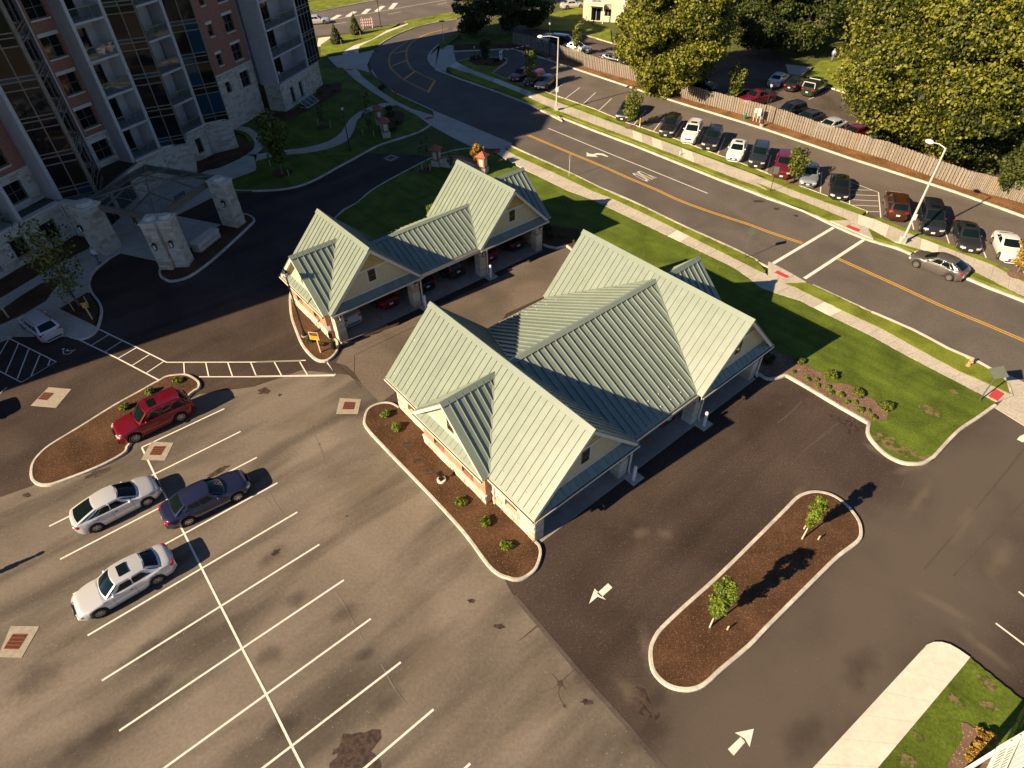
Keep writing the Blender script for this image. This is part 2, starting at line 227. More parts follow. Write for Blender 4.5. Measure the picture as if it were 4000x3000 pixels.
# ------------------------------------------------------------------ helpers: mesh building
class MB:
    def __init__(s): s.v = []; s.f = []; s.m = []
    def add(s, vs, fs, mi=0):
        o = len(s.v); s.v += [tuple(x) for x in vs]; s.f += [tuple(i+o for i in f) for f in fs]; s.m += [mi]*len(fs); return s
    def box(s, c, d, rz=0, mi=0, M4=None):
        cx, cy, cz = c; a, b, h = d[0]/2, d[1]/2, d[2]/2; co, si = math.cos(rz), math.sin(rz)
        vs = []
        for z in (-h, h):
            for x, y in ((-a, -b), (a, -b), (a, b), (-a, b)):
                p = Vector((x*co-y*si, x*si+y*co, z)) + Vector(c)
                vs.append(M4 @ p if M4 else p)
        return s.add(vs, [(3, 2, 1, 0), (4, 5, 6, 7), (0, 1, 5, 4), (1, 2, 6, 5), (2, 3, 7, 6), (3, 0, 4, 7)], mi)
    def box2(s, a, b, mi=0):
        return s.box(((a[0]+b[0])/2, (a[1]+b[1])/2, (a[2]+b[2])/2), (abs(b[0]-a[0]), abs(b[1]-a[1]), abs(b[2]-a[2])), 0, mi)
    def tube(s, p0, p1, r0, r1=None, n=8, mi=0, cap=True):
        p0 = Vector(p0); p1 = Vector(p1); r1 = r0 if r1 is None else r1
        d = (p1-p0).normalized(); a = d.orthogonal().normalized(); b = d.cross(a)
        vs = [p+(a*math.cos(2*math.pi*i/n)+b*math.sin(2*math.pi*i/n))*r for p, r in ((p0, r0), (p1, r1)) for i in range(n)]
        fs = [(i, (i+1) % n, n+(i+1) % n, n+i) for i in range(n)]
        if cap: fs += [tuple(range(n-1, -1, -1)), tuple(range(n, 2*n))]
        return s.add(vs, fs, mi)
    def lathe(s, c, prof, n=12, mi=0, cap=True):
        c = Vector(c); vs = []
        for r, z in prof: vs += [c+Vector((r*math.cos(2*math.pi*i/n), r*math.sin(2*math.pi*i/n), z)) for i in range(n)]
        fs = [(k*n+i, k*n+(i+1) % n, (k+1)*n+(i+1) % n, (k+1)*n+i) for k in range(len(prof)-1) for i in range(n)]
        if cap: fs += [tuple(range(n-1, -1, -1)), tuple((len(prof)-1)*n+i for i in range(n))]
        return s.add(vs, fs, mi)
    def prism(s, poly, z0, z1, mi=0, bottom=False):
        n = len(poly); a = sum(poly[i][0]*poly[(i+1) % n][1]-poly[(i+1) % n][0]*poly[i][1] for i in range(n))
        if a < 0: poly = poly[::-1]
        vs = [(p[0], p[1], z0) for p in poly]+[(p[0], p[1], z1) for p in poly]
        fs = [tuple(range(n, 2*n))]+[(i, (i+1) % n, n+(i+1) % n, n+i) for i in range(n)]
        if bottom: fs.append(tuple(range(n-1, -1, -1)))
        return s.add(vs, fs, mi)
    def quad(s, a, b, c, d, mi=0): return s.add([a, b, c, d], [(0, 1, 2, 3)], mi)
    def slab(s, pts, off, mi=0):   # planar polygon pts extruded by vector off
        n = len(pts); off = Vector(off); vs = [Vector(p) for p in pts]; vs += [p+off for p in vs]
        fs = [tuple(range(n-1, -1, -1)), tuple(range(n, 2*n))]+[(i, (i+1) % n, n+(i+1) % n, n+i) for i in range(n)]
        return s.add(vs, fs, mi)
    def mesh(s, name):
        me = bpy.data.meshes.new(name); me.from_pydata(s.v, [], s.f); me.update(); return me
    def build(s, name, mats, parent=None, smooth=False, fix=False):
        me = s.mesh(name)
        mats = mats if isinstance(mats, (list, tuple)) else [mats]
        for m in mats: me.materials.append(M[m] if isinstance(m, str) else m)
        me.polygons.foreach_set('material_index', s.m)
        if fix:
            bm = bmesh.new(); bm.from_mesh(me); bmesh.ops.recalc_face_normals(bm, faces=bm.faces); bm.to_mesh(me); bm.free()
        if smooth: me.polygons.foreach_set('use_smooth', [True]*len(me.polygons))
        return link(name, me, parent)
def link(name, me, parent=None):
    o = bpy.data.objects.new(name, me); col.objects.link(o)
    if parent: o.parent = parent
    return o
def tag(o, label=None, cat=None, group=None, kind=None):
    if label: o['label'] = label
    if cat: o['category'] = cat
    if group: o['group'] = group
    if kind: o['kind'] = kind
    return o
def thing(name, label, cat, loc=(0, 0, 0), rz=0, group=None):
    o = bpy.data.objects.new(name, None); col.objects.link(o); o.location = loc; o.rotation_euler = (0, 0, rz)
    o.empty_display_size = .3
    return tag(o, label, cat, group)
def kids(o): return [c for c in KIDS.get(o.name, [])]
def dup(root, loc, rz, label=None, group=None):
    def cp(o, par):
        c = o.copy(); col.objects.link(c); c.parent = par
        for ch in o.children: cp(ch, c)
        return c
    bpy.context.view_layer.update() if False else None
    r = cp(root, None); r.location = loc; r.rotation_euler = (0, 0, rz)
    if label: r['label'] = label
    if group: r['group'] = group
    return r
def inst(name, me, parent, loc, rot=(0, 0, 0), scale=None):
    o = link(name, me, parent); o.location = loc; o.rotation_euler = rot
    if scale: o.scale = scale
    return o
def boxmesh(name, d, mat, bev=0):
    b = MB(); b.box((0, 0, 0), d); me = b.mesh(name); me.materials.append(M[mat])
    if bev:
        bm = bmesh.new(); bm.from_mesh(me); bmesh.ops.bevel(bm, geom=bm.edges[:], offset=bev, segments=1, affect='EDGES'); bm.to_mesh(me); bm.free()
    return me
def smooth_poly(pts, closed=False, sub=4):
    n = len(pts); out = []
    rngi = range(n if closed else n-1)
    for i in rngi:
        if closed: p = [Vector(pts[(i+k) % n]) for k in (-1, 0, 1, 2)]
        else: p = [Vector(pts[max(0, i-1)]), Vector(pts[i]), Vector(pts[i+1]), Vector(pts[min(n-1, i+2)])]
        for k in range(sub):
            t = k/sub
            out.append(.5*((2*p[1])+(-p[0]+p[2])*t+(2*p[0]-5*p[1]+4*p[2]-p[3])*t*t+(-p[0]+3*p[1]-3*p[2]+p[3])*t**3))
    if not closed: out.append(Vector(pts[-1]))
    return out
def offset_line(pts, d, closed=False):
    n = len(pts); out = []
    for i in range(n):
        a = pts[(i-1) % n] if (closed or i > 0) else pts[i]; b = pts[(i+1) % n] if (closed or i < n-1) else pts[i]
        t = Vector((b[0]-a[0], b[1]-a[1])); t = t.normalized() if t.length > 1e-6 else Vector((1, 0))
        out.append(Vector((pts[i][0]-t.y*d, pts[i][1]+t.x*d, 0)))
    return out
def ribbon(name, pts, width, z, mat, side=0, closed=False, kind='structure', z0=None, parent=None, label=None):
    a = offset_line(pts, width*(side+1)/2, closed); b = offset_line(pts, width*(side-1)/2, closed)
    mb = MB(); n = len(pts); rg = range(n if closed else n-1)
    if z0 is None:
        vs = [(p.x, p.y, z) for p in a]+[(p.x, p.y, z) for p in b]
        mb.add(vs, [(i, n+i, n+(i+1) % n, (i+1) % n) for i in rg])
    else:
        ins = min(.03, width*.2)
        vs = [(p.x, p.y, z0) for p in a]
        a2 = offset_line(pts, width*(side+1)/2-ins, closed); b2 = offset_line(pts, width*(side-1)/2+ins, closed)
        vs += [(p.x, p.y, z-ins) for p in a]+[(p.x, p.y, z) for p in a2]+[(p.x, p.y, z) for p in b2]+[(p.x, p.y, z-ins) for p in b]+[(p.x, p.y, z0) for p in b]
        for k in range(5): mb.add([], []) ; mb.f += [(k*n+i, (k+1)*n+i, (k+1)*n+(i+1) % n, k*n+(i+1) % n) for i in rg]; mb.m += [0]*len(rg)
        mb.v += vs
        if not closed: mb.f += [tuple(k*n for k in range(5, -1, -1)), tuple(k*n+n-1 for k in range(6))]; mb.m += [0, 0]
    o = mb.build(name, mat, parent)
    if kind: o['kind'] = kind
    return o
def sheet(name, poly, z, mat, kind='structure', parent=None, jitter=0):
    if jitter:
        p2 = []
        n = len(poly)
        for i in range(n):
            a = Vector(poly[i]); b = Vector(poly[(i+1) % n]); L = (b-a).length; k = max(1, int(L/.22))
            for j in range(k):
                p = a.lerp(b, j/k); p2.append(Vector((p.x+random.uniform(-jitter, jitter), p.y+random.uniform(-jitter, jitter), 0)))
        poly = p2
    n = len(poly); ar = sum(poly[i][0]*poly[(i+1) % n][1]-poly[(i+1) % n][0]*poly[i][1] for i in range(n))
    if ar < 0: poly = poly[::-1]
    o = MB().add([(p[0], p[1], z) for p in poly], [tuple(range(n))]).build(name, mat, parent)
    if kind: o['kind'] = kind
    return o
def raised(name, poly, z, mat, jitter=0, parent=None, kind='structure'):
    if jitter:
        p2 = []; n = len(poly)
        for i in range(n):
            a = Vector(poly[i]); b = Vector(poly[(i+1) % n]); L = (b-a).length; k = max(1, int(L/.2))
            for j in range(k):
                p = a.lerp(b, j/k); p2.append(Vector((p.x+random.uniform(-jitter, jitter), p.y+random.uniform(-jitter, jitter), 0)))
        poly = p2
    o = MB().prism(poly, -.02, z).build(name, mat, parent)
    if kind: o['kind'] = kind
    return o
def clip(poly, axis, lo, hi):
    def half(P, f):
        out = []
        for i in range(len(P)):
            a, b = P[i], P[(i+1) % len(P)]; fa, fb = f(a), f(b)
            if fa >= 0: out.append(a)
            if (fa >= 0) != (fb >= 0):
                t = fa/(fa-fb); out.append((a[0]+(b[0]-a[0])*t, a[1]+(b[1]-a[1])*t))
        return out
    P = half(poly, lambda p: p[axis]-lo)
    return half(P, lambda p: hi-p[axis]) if P else P
# ================================================================== SETTING: ground, roads, pavements
def gp(poly): return [(p[0], p[1]) for p in poly]
g0 = MB(); g0.add([(-900, -300, -.06), (900, -300, -.06), (900, 1500, -.06), (-900, 1500, -.06)], [(0, 1, 2, 3)]); tag(g0.build('ground', 'ground'), kind='structure')
near_kerb = T(1,0,'1735,170 1500,210 1300,270 1150,340 1050,400') + T(1,0,'1010,450 985,520 1000,600 1060,690 1200,800 1350,870 1520,950 1750,1060 2212,1235') + T(2,0,'150,1330 350,1420 540,1510 760,1620') + T(2,1,'860,0 1100,105 1500,300 1880,470 2120,590') + T(3,1,'170,710 380,800 640,920 890,1035 1250,1190 1550,1350 1760,1440 1950,1550 2212,1680')
far_kerb = Zm(1250,0,2.538,'1269,410 1180,440 1110,500 1075,560 1085,610 1140,670 1269,745') + Zm(1700,150,4.424,'0,540 270,650 600,770 1000,910 1600,1140 2212,1440') + T(2,0,'400,1010 700,1130 1050,1260 1400,1400 1800,1560 2060,1659') + T(3,1,'0,60 300,165 560,290 840,410 1110,490 1240,545 1690,740 1900,830 2212,950 2600,1130')
# back of the road (upper street) on the left
lot_all = [(-140,-20),(-140,75),(-60,75),(-20,140),(40,150),(120,150),(120,-20)]
sheet('asphalt_yard', [(-75,-15),(-75,72),(-37,74),(-10,70),(50,30),(62,10),(62,-15)], -.012, 'asph_new')
road = near_kerb[:] + far_kerb[::-1]
sheet('road', smooth_poly(near_kerb, False, 3) + smooth_poly(far_kerb, False, 3)[::-1] , 0.0, 'asph_road')
# main street beyond the tower
street_n = T(1,0,'480,105 700,60 950,10 1100,-15 1500,-110 2400,-330')
street_s = T(1,0,'500,315 560,308 800,285 1240,205 1320,185 1700,108 2300,0')
sheet('main_street', street_n + street_s[::-1] if False else T(1,0,'-700,420') + street_n[:0] + T(1,0,'-700,360 480,105 700,60 950,10 1100,-15 1500,-110 2400,-330 3000,-400 3000,-100 2300,20 1735,330 1600,375') + T(1,0,'1500,210 1320,185 1240,205 800,285 560,308 -700,420')[0:6], -.004, 'asph_lot')
# parking lot across the road
lotn_near = Zm(1700,150,4.424,'1240,430 1100,520 980,610 1210,700 1450,790 1700,870 1960,960 2212,1070') + T(2,0,'330,815 700,945 1000,1070 1400,1205 1800,1355 2212,1505') + Zm(2950,650,2.538,'0,40 250,130 400,190 700,300 1100,455') + T(3,1,'860,180 960,230 1300,370 1700,500 2212,740 2600,900')
lotn_far = Zm(1700,150,4.424,'320,235 960,205 1260,195 1500,235 1800,330 2212,470') + T(2,0,'380,545 520,590 1000,750 1500,910 2212,1130') + T(3,0,'700,1370 1600,1659') + T(3,1,'2212,220 2700,380')
sheet('parking_lot', lotn_far + lotn_near[::-1] + Zm(1700,150,4.424,'1190,350 850,340 600,360 385,410 340,330 330,250'), .004, 'asph_lot')
sheet('rear_parking_lot', T(2,0,'-250,330 300,180 620,260 860,370 1500,590 1650,480 1900,480') + T(3,0,'0,300 200,650 520,750 900,900 2212,1200 2600,1300 2600,1700 1700,1640 0,1100') + T(2,0,'2000,1000 1000,690 540,560 0,380'), -.02, 'asph_far')
# worn asphalt
oldb = T(0,2,'-300,1080 0,975 290,870') + T(0,2,'1725,85 2212,20') + T(1,2,'-20,22 400,-120 800,-80 915,0 1075,165 960,260 1140,600 1820,1330 2100,1600') + T(2,3,'0,150 120,290 340,550 640,900 1000,1300 1310,1659 1700,2100')
sheet('worn_asphalt', oldb + [Vector((5,-15,0)), Vector((-75,-15,0)), Vector((-75,22,0))], -.006, 'asph_old')
ribbon('asphalt_seam', T(2,3,'20,170 120,290 340,550 640,900 1000,1300 1310,1659 1700,2100'), .22, -.003, 'stain2')
lane = T(1,1,'690,1475 790,1300 1240,1150 1300,1120 1750,900 2212,680') + T(2,1,'0,640 260,560 480,475 530,520') + T(2,1,'330,880 -50,1050') + T(1,1,'1900,1500 1150,1600') + T(1,2,'1220,60 1075,165 915,0') + T(1,1,'850,1560 780,1500')
sheet('lane_asphalt', lane, -.002, 'asph_lane')
ribbon('asphalt_patch_seam', T(1,1,'850,1570 850,1410 1100,1290 1440,1130'), .05, .001, 'stain')
ribbon('asphalt_patch_seam', T(1,1,'790,1270 860,1360 1450,1080 2000,820 2212,735'), .05, .001, 'stain2')
for s, wd in (('20,1659 230,1600 480,1540 600,1530 690,1480 850,1620 915,1700', .03), ):
    ribbon('asphalt_crack', T(1,1,s), wd, .002, 'stain')
ribbon('asphalt_crack', T(0,2,'0,975 200,905 290,872'), .05, .002, 'stain')
ribbon('asphalt_crack', T(1,2,'0,20 -250,40 -480,90'), .04, .002, 'stain')
# --- pavements as individual slabs between two edge polylines
def strip_pts(line, step):
    out = [Vector(line[0])]; acc = 0
    for a, b in zip(line[:-1], line[1:]):
        a = Vector(a); b = Vector(b); L = (b-a).length; d = step-acc
        while d <= L: out.append(a.lerp(b, d/L)); d += step
        acc = L-(d-step)
    return out
def resample(line, n):
    L = [0]
    for a, b in zip(line[:-1], line[1:]): L.append(L[-1]+(Vector(b)-Vector(a)).length)
    out = []
    for k in range(n+1):
        t = L[-1]*k/n
        i = max(j for j in range(len(L)) if L[j] <= t+1e-9); i = min(i, len(line)-2)
        f = (t-L[i])/max(1e-9, L[i+1]-L[i]); out.append(Vector(line[i]).lerp(Vector(line[i+1]), min(1, f)))
    return out
def pavement(name, e1, e2, step, z=.13, mats=('conc', 'conc', 'conc', 'conc', 'conc', 'conc_w'), gap=.022):
    L = sum((Vector(b)-Vector(a)).length for a, b in zip(e1[:-1], e1[1:])); n = max(1, round(L/step))
    root = tag(bpy.data.objects.new(name, None), kind='structure'); col.objects.link(root)
    A = resample(e1, n); B = resample(e2, n)
    MB().add([(p.x, p.y, z-.03) for p in A+B], [(i, n+1+i, n+2+i, i+1) for i in range(n)]).build('joint_bed', 'mortar', root)
    for i in range(n):
        a, b, c, d = A[i], A[i+1], B[i+1], B[i]
        u1 = (b-a).normalized()*gap/2; u2 = (c-d).normalized()*gap/2
        P = [a+u1, b-u1, c-u2, d+u2]
        mb = MB(); mb.prism([(p.x, p.y) for p in P], -.02, z+random.uniform(-.002, .002)); mb.build('slab', random.choice(mats), root)
    return root
# walk along the near side of the road
pavement('pavement', T(2,0,'-145,1330 0,1410 200,1520 480,1659') + T(2,1,'680,70 1000,225 1500,465 1900,655 2050,760') + T(3,1,'-60,845 270,950 550,1090 870,1245 1240,1450 1640,1659') + T(3,2,'1965,165'),
         T(2,0,'-60,1275 0,1340 420,1530 700,1665') + T(2,1,'860,65 1300,275 1700,480 2180,700') + T(3,1,'60,790 300,850 620,1030 950,1180 1290,1370 1640,1560 1870,1659') + T(3,2,'2110,112'), 1.5)
# walk along the far side
pavement('pavement', Zm(1700,150,4.424,'210,505 440,580 620,620 1000,770 1400,930 2212,1250') + T(2,0,'150,855 400,965 1000,1190 1400,1345 1900,1540 2212,1655') + Zm(2950,650,2.538,'0,168 450,345 920,545') + T(3,1,'860,320 1100,450 1450,545 1900,760 2212,925 2600,1090'),
         Zm(1700,150,4.424,'375,420 520,500 700,580 1150,745 1500,880 2212,1140') + T(2,0,'150,795 400,895 1000,1120 1400,1265 1900,1450 2212,1560') + Zm(2950,650,2.538,'0,103 450,280 1050,497') + T(3,1,'900,240 1200,365 1500,480 1950,650 2212,800 2600,950'), 1.5)
pavement('pavement', Zm(2950,650,2.538,'735,548 1100,700 1170,735'), Zm(2950,650,2.538,'925,545 1110,618 1112,620'), 1.5)
pavement('pavement', T(3,1,'0,610 160,690 330,790'), T(3,1,'0,830 60,830 160,800'), 1.5)
# aprons
def slabpoly(name, poly, z, mat='conc', joints=()):
    o = raised(name, poly, z, mat)
    for j in joints: ribbon('joint', j, .025, z+.003, 'mortar')
    return o
slabpoly('driveway_apron', T(1,0,'1540,1000 1520,950 1560,965 2212,1240') + T(2,0,'0,1255 60,1285 -60,1285 -200,1285') + T(1,0,'1950,1280 1890,1280 1700,1190 1520,1090'), .02, 'conc', [T(1,0,'1545,1000 1900,1150 2200,1280'), T(1,0,'1700,1060 1600,1130')])
slabpoly('driveway_apron', T(1,0,'620,495 750,475 900,460 1030,430 1000,470 960,560 975,610 1000,640 870,600 750,590 700,580'), .02, 'conc', [T(1,0,'640,510 980,500'), T(1,0,'700,570 950,590')])
slabpoly('driveway_apron', Zm(1250,0,2.538,'1190,470 1085,550 1080,610 1140,680 1269,748') + Zm(1700,150,4.424,'0,510 180,580 200,520 375,420 340,330 330,240 320,120 190,120 110,190 50,120'), .02, 'conc', [Zm(1700,150,4.424,'0,415 370,400')])
slabpoly('driveway_apron', T(3,2,'1960,205 2060,110 2080,60 2055,0') + T(3,1,'1990,1540 2100,1590 2400,1740 2700,2000 2500,2200'), .02, 'conc', [T(3,2,'1960,205 2212,345')])
# verges
def verge(poly, mat='grass_l', z=.15): return raised('verge_grass', poly, z, mat, jitter=.035)
verge(T(1,0,'2145,1290') + T(2,0,'0,1285 150,1350 350,1440 540,1525 760,1635') + T(2,1,'850,15 1100,125 1500,320 1880,490 2090,590 2150,650 2190,700 2170,712 1700,478 1300,273 860,63') + T(2,0,'700,1663 420,1528 0,1337'))
verge(T(3,1,'160,800 330,795 380,815 640,935 890,1055 1250,1210 1550,1370 1740,1460 1950,1560') + T(3,2,'2055,5 2085,98 1880,0') + T(3,1,'1870,1657 1640,1558 1290,1368 950,1178 620,1028 300,870'))
verge(Zm(1700,150,4.424,'205,520 300,625 600,740 1000,880 1600,1110 2212,1400') + T(2,0,'400,985 700,1105 1050,1235 1400,1375 1800,1535 2120,1659') + Zm(2950,650,2.538,'0,255 350,400 735,548 925,545 450,347 0,170') + T(2,0,'2212,1657 1900,1542 1400,1347 1000,1192 400,967 150,857') + Zm(1700,150,4.424,'1400,932 1000,772 620,622 440,582 240,505'))
verge(T(3,1,'860,320 905,405 1120,470 1240,510 1690,715 1900,800 2212,920 2600,1090 2212,927 1900,762 1450,547 1100,452'))
verge(Zm(1700,150,4.424,'385,412 600,362 850,342 1190,352 1235,400 1100,515 975,612 1210,705 1450,795 1700,875 1960,965 2212,1075') + T(2,0,'330,820 700,950 1000,1075 1400,1210 1800,1360 2212,1510') + Zm(2950,650,2.538,'0,45 250,135 400,195 700,305 1100,458 1050,495 450,278 0,101') + T(2,0,'2212,1556 1900,1448 1400,1263 1000,1118 400,893 150,793') + Zm(1700,150,4.424,'1500,878 1150,743 700,578 520,498'))
verge(T(3,1,'905,240 960,235 1300,375 1700,505 2212,745 2600,905 2600,948 2212,798 1950,648 1500,478 1200,363'))
verge(T(1,0,'890,440 910,400 1130,290 1320,215 1280,190 1500,150 1690,110 2300,10 2300,40 1735,165 1500,205 1300,265 1150,335 1050,395'))
verge(T(1,0,'565,480 560,395 655,330 850,290 1240,208 1130,270 1000,350 850,400 760,450 750,470'))
slabpoly('footpath', T(1,0,'750,475 770,440 850,390 1130,270 1320,205 1330,215 1130,300 900,405 885,440 890,462'), .14, 'conc_w', [T(1,0,'860,395 890,412'), T(1,0,'1130,275 1150,290')])
slabpoly('footpath', T(1,0,'530,400 540,335 660,320 560,400'), .12, 'conc_w')
verge(T(1,0,'-700,300 490,100 1060,0 1500,-110 2600,-380 2600,-1200 -700,-1200'), z=.1)
# grass around the tower
slabpoly('footpath', T(1,0,'750,592 870,600 920,670 1100,810 1210,880 1350,950 1530,1005 1545,1050 1500,1085 1400,1010 1220,915 1155,895 1000,800 850,690 780,620'), .14, 'conc', [T(1,0,'1155,895 1210,880'), T(1,0,'850,690 920,670'), T(1,0,'1000,800 1060,775')])
raised('lawn', T(1,0,'540,600 750,592 780,620 850,690 1000,800 1155,895 1080,905 930,955 820,1030 770,1100 720,1170 600,1240 400,1290 200,1310 60,1330') + T(0,0,'2212,1330 2120,1180 2000,1130') + T(1,0,'0,1000 400,800 560,700'), .13, 'grass', jitter=.03)
verge(T(1,0,'870,603 1000,640 1070,705 1200,815 1350,885 1520,965 1530,1003 1350,948 1210,878 1100,808 920,668'), 'grass')
slabpoly('footpath', smooth_poly(T(1,0,'1155,895 1080,905 930,955 820,1030 770,1100 720,1170 600,1240 400,1290 200,1310 0,1345') + T(0,0,'2130,1350 1900,1450 1750,1500 1700,1570'), False, 3) + T(0,1,'1350,260 1500,210') + smooth_poly(T(0,0,'1850,1659 2000,1560 2212,1480') + T(1,0,'0,1400 200,1350 400,1335 600,1300 780,1230 850,1130 880,1040 960,985 1100,935 1220,915'), False, 3), .14, 'conc', [])
slabpoly('footpath', smooth_poly(T(0,0,'2010,1125 2120,1150 2190,1210 2200,1290 2130,1350') + T(0,0,'2200,1360 2212,1450') + T(1,0,'10,1340 60,1290 60,1200 0,1150') + T(0,0,'2150,1110 2060,1100'), False, 2), .14, 'conc')
raised('lawn', T(1,0,'1220,917 1400,1012 1500,1088 1400,1145 1200,1210 1050,1260 850,1370 700,1450 560,1530 400,1600 200,1640 0,1655') + T(0,0,'2000,1680 1900,1640 2000,1562 2212,1482') + T(1,0,'0,1402 200,1352 400,1337 600,1302 780,1232 850,1132 880,1042 960,987 1100,937'), .13, 'grass', jitter=.02)
def kerb(pts, width=.16, z=.15, side=0, closed=False, sub=3, mat='kerb'): return ribbon('kerb', smooth_poly(pts, closed, sub), width, z, mat, side, closed, z0=-.03)
kerb(T(1,0,'1545,1000 1540,1060 1500,1090 1400,1148 1200,1215 1050,1265 850,1375 700,1455 560,1535 400,1605 200,1645 -100,1655 -400,1640'), .2)
# island lawn behind the small garage
# garage frames
GA = R(39.0); gu = Vector((math.cos(GA), math.sin(GA), 0)); gw = Vector((-math.sin(GA), math.cos(GA), 0))
BIG0 = at(2088, 2119); SM0 = at(1333, 1338)
def bg_(u, w_): return BIG0+gu*u+gw*w_
def sm_(u, w_): return SM0+gu*u+gw*w_
isl = T(1,1,'345,800 305,870 300,980 315,1100 350,1200 400,1320 470,1410 540,1462 620,1460 690,1400 705,1350 700,1300 680,1280')
dk = T(1,0,'1950,1282 1890,1285 1700,1310 1535,1365 1300,1485 1150,1565 1000,1655') + T(1,1,'870,105 700,225')
# side of lawn next to the drive runs behind the small garage
lawn = T(1,0,'1950,1282 2212,1432') + T(2,0,'200,1522 480,1660') + T(2,1,'680,72 1000,227 1500,467 1900,657 2050,762') + T(3,1,'-60,848 270,953 550,1093 870,1248 1240,1453 1640,1661') + T(3,2,'1960,168 1800,305 1650,405 1530,525 1440,625 1400,655 1330,692 1200,692 1100,665 1000,605 900,505 862,425 868,350 300,15') + T(3,1,'150,1595 90,1610 0,1630') + T(2,1,'2150,1590 2090,1560') + [bg_(20.3,.6), bg_(20.3,13.2)] + T(2,1,'535,515 470,462 380,492 290,470') + [sm_(20.0,.6), sm_(20.0,6.8), sm_(.2,6.8), sm_(.2,.3)] + isl[::-1] + [sm_(1.6,10.0)] + T(1,1,'690,230 870,108') + T(1,0,'1000,1658 1150,1568 1300,1488 1535,1368 1700,1313 1890,1288')
raised('lawn', lawn, .13, 'grass', jitter=.02)
kerb(T(1,0,'1960,1278 1890,1283 1700,1308 1535,1363 1300,1483 1150,1563 1000,1653') + T(1,1,'870,103 690,228') + [sm_(1.6,10.0)] + isl[:1], .18)
kerb(isl, .2, .16)
kerb(T(3,2,'1958,190 1800,302 1650,402 1530,522 1440,622 1400,652 1330,690 1200,694 1100,665 1000,605 900,505 858,425 868,350'), .2, .16)
kerb(T(3,2,'875,352 600,195 300,15') + T(3,1,'150,1590'), .2, .16, sub=1)
kerb(T(3,1,'150,1588 90,1608 0,1622') + T(2,1,'2150,1590 2090,1558'), .2, .16)
kerb(T(2,1,'535,515 475,470') + T(2,1,'470,462 380,492 270,462'), .22, .16, sub=2)
# planting beds (a sheet of mulch with its own thickness)
raised('mulch_bed', T(2,1,'2095,1555 2150,1580') + T(3,1,'0,1612 90,1600 150,1580') + T(3,2,'300,5 868,338 960,330 1010,320 1035,270 1000,220 900,150 800,90 700,20') + T(3,1,'500,1659 480,1590 380,1540 200,1440 0,1370') + [bg_(20.6, 4.5), bg_(20.4, .6)], .17, 'mulch_d', jitter=.04)
raised('mulch_bed', T(2,1,'525,508 470,458 380,486 275,458') + [sm_(20.6,.9), sm_(20.6,4.5), sm_(22.6,4.2)] + T(2,1,'540,330 640,350 620,420'), .17, 'mulch', jitter=.04)
raised('mulch_bed', isl[2:] + [sm_(-.05,.5), sm_(-.05,6.9)], .15, 'mulch', jitter=.0)
bi = T(1,2,'1238,215 1180,180 1110,172 1030,190 970,230 945,300 955,380 1130,575 1500,960 1800,1290 2000,1560 2100,1650') + T(2,3,'-30,22 25,36 85,28 150,-8') + T(2,2,'210,1590 245,1480 235,1410 200,1372')
raised('mulch_bed', bi + [bg_(.2,.2), bg_(.2,13.2)], .13, 'mulch', jitter=0)
kerb(bi, .18, .15)
ri = T(3,2,'0,1240 150,1090 250,990 340,950 430,942 540,968 640,1028 720,1110 780,1200 797,1290 780,1350 720,1405 600,1495 430,1659') + T(3,3,'0,430') + T(2,3,'2050,600 1800,812 1700,905 1620,960 1520,985 1400,970 1300,918 1225,830 1200,730 1202,620 1240,530 1300,450 1500,260 1790,0')
raised('mulch_bed', ri, .13, 'mulch', jitter=0)
kerb(ri, .2, .15, closed=True, side=0)
li = T(0,1,'1380,1640 1440,1605 1530,1590 1620,1590 1690,1625') + T(0,2,'1722,0 1715,45 1650,90 1400,330 1130,520 1090,590 980,660 800,745 600,822 500,858 420,878 345,872 292,835 280,770 295,690 350,615 450,530 700,378 1000,190 1200,80 1330,5')
raised('mulch_bed', li, .13, 'mulch', jitter=0)
kerb(li, .18, .15, closed=True)
# drop-off island and forecourt of the tower
di = Zm(450,600,4.022,'1960,960 2060,965 2140,1000 2185,1045 2170,1090 2080,1180 1900,1350') + T(0,1,'1830,600 1640,735 1500,775 1440,765 1390,730 1385,680 1400,660')
raised('mulch_bed', di + T(0,1,'1640,500 1900,300'), .13, 'mulch', jitter=0)
kerb(di, .2, .15)
slabpoly('forecourt', T(0,1,'1035,528 1370,600 1480,640 1620,500 1920,290 1510,210 1850,40 2000,-20 1900,-100 1600,-120 1100,-60 800,200 700,350 560,520 300,650 0,800') + T(0,1,'-200,950 -200,1250 0,1300 110,1255 250,1180 480,1060 520,1010 760,880 800,870 770,800 800,700 880,630'), .10, 'conc', [T(0,1,'1035,528 1500,250'), T(0,1,'690,610 890,500'), T(0,1,'560,680 750,850'), T(0,1,'400,950 520,1010'), T(0,1,'600,900 760,800')])
slabpoly('footpath', T(0,1,'100,1250 330,1120 520,1015 850,1180 830,1220 780,1260 690,1272 600,1250'), .11, 'conc', [T(0,1,'520,1010 850,1180')])
kerb(T(0,1,'1040,526 960,570 870,640 800,710 772,800 800,880 860,960 880,1030 870,1100 848,1175 815,1225 760,1262 690,1275 600,1250'), .18, .14)
raised('mulch_bed', T(0,1,'525,1020 760,878 820,950 855,1030 840,1100 820,1160'), .13, 'mulch')
raised('mulch_bed', T(0,1,'-200,740 0,670 160,560 560,370 740,400 800,480 450,660 0,930 -200,1030'), .13, 'mulch')
raised('mulch_bed', T(0,1,'-200,1080 0,1040 200,900 360,800 460,755 530,770 400,950 200,1070 0,1160 -200,1200'), .13, 'mulch')
raised('mulch_bed', T(0,0,'1700,1450 1700,1410 2080,1280 2120,1200 2190,1290 2080,1380 1900,1460 1720,1500'), .16, 'mulch')
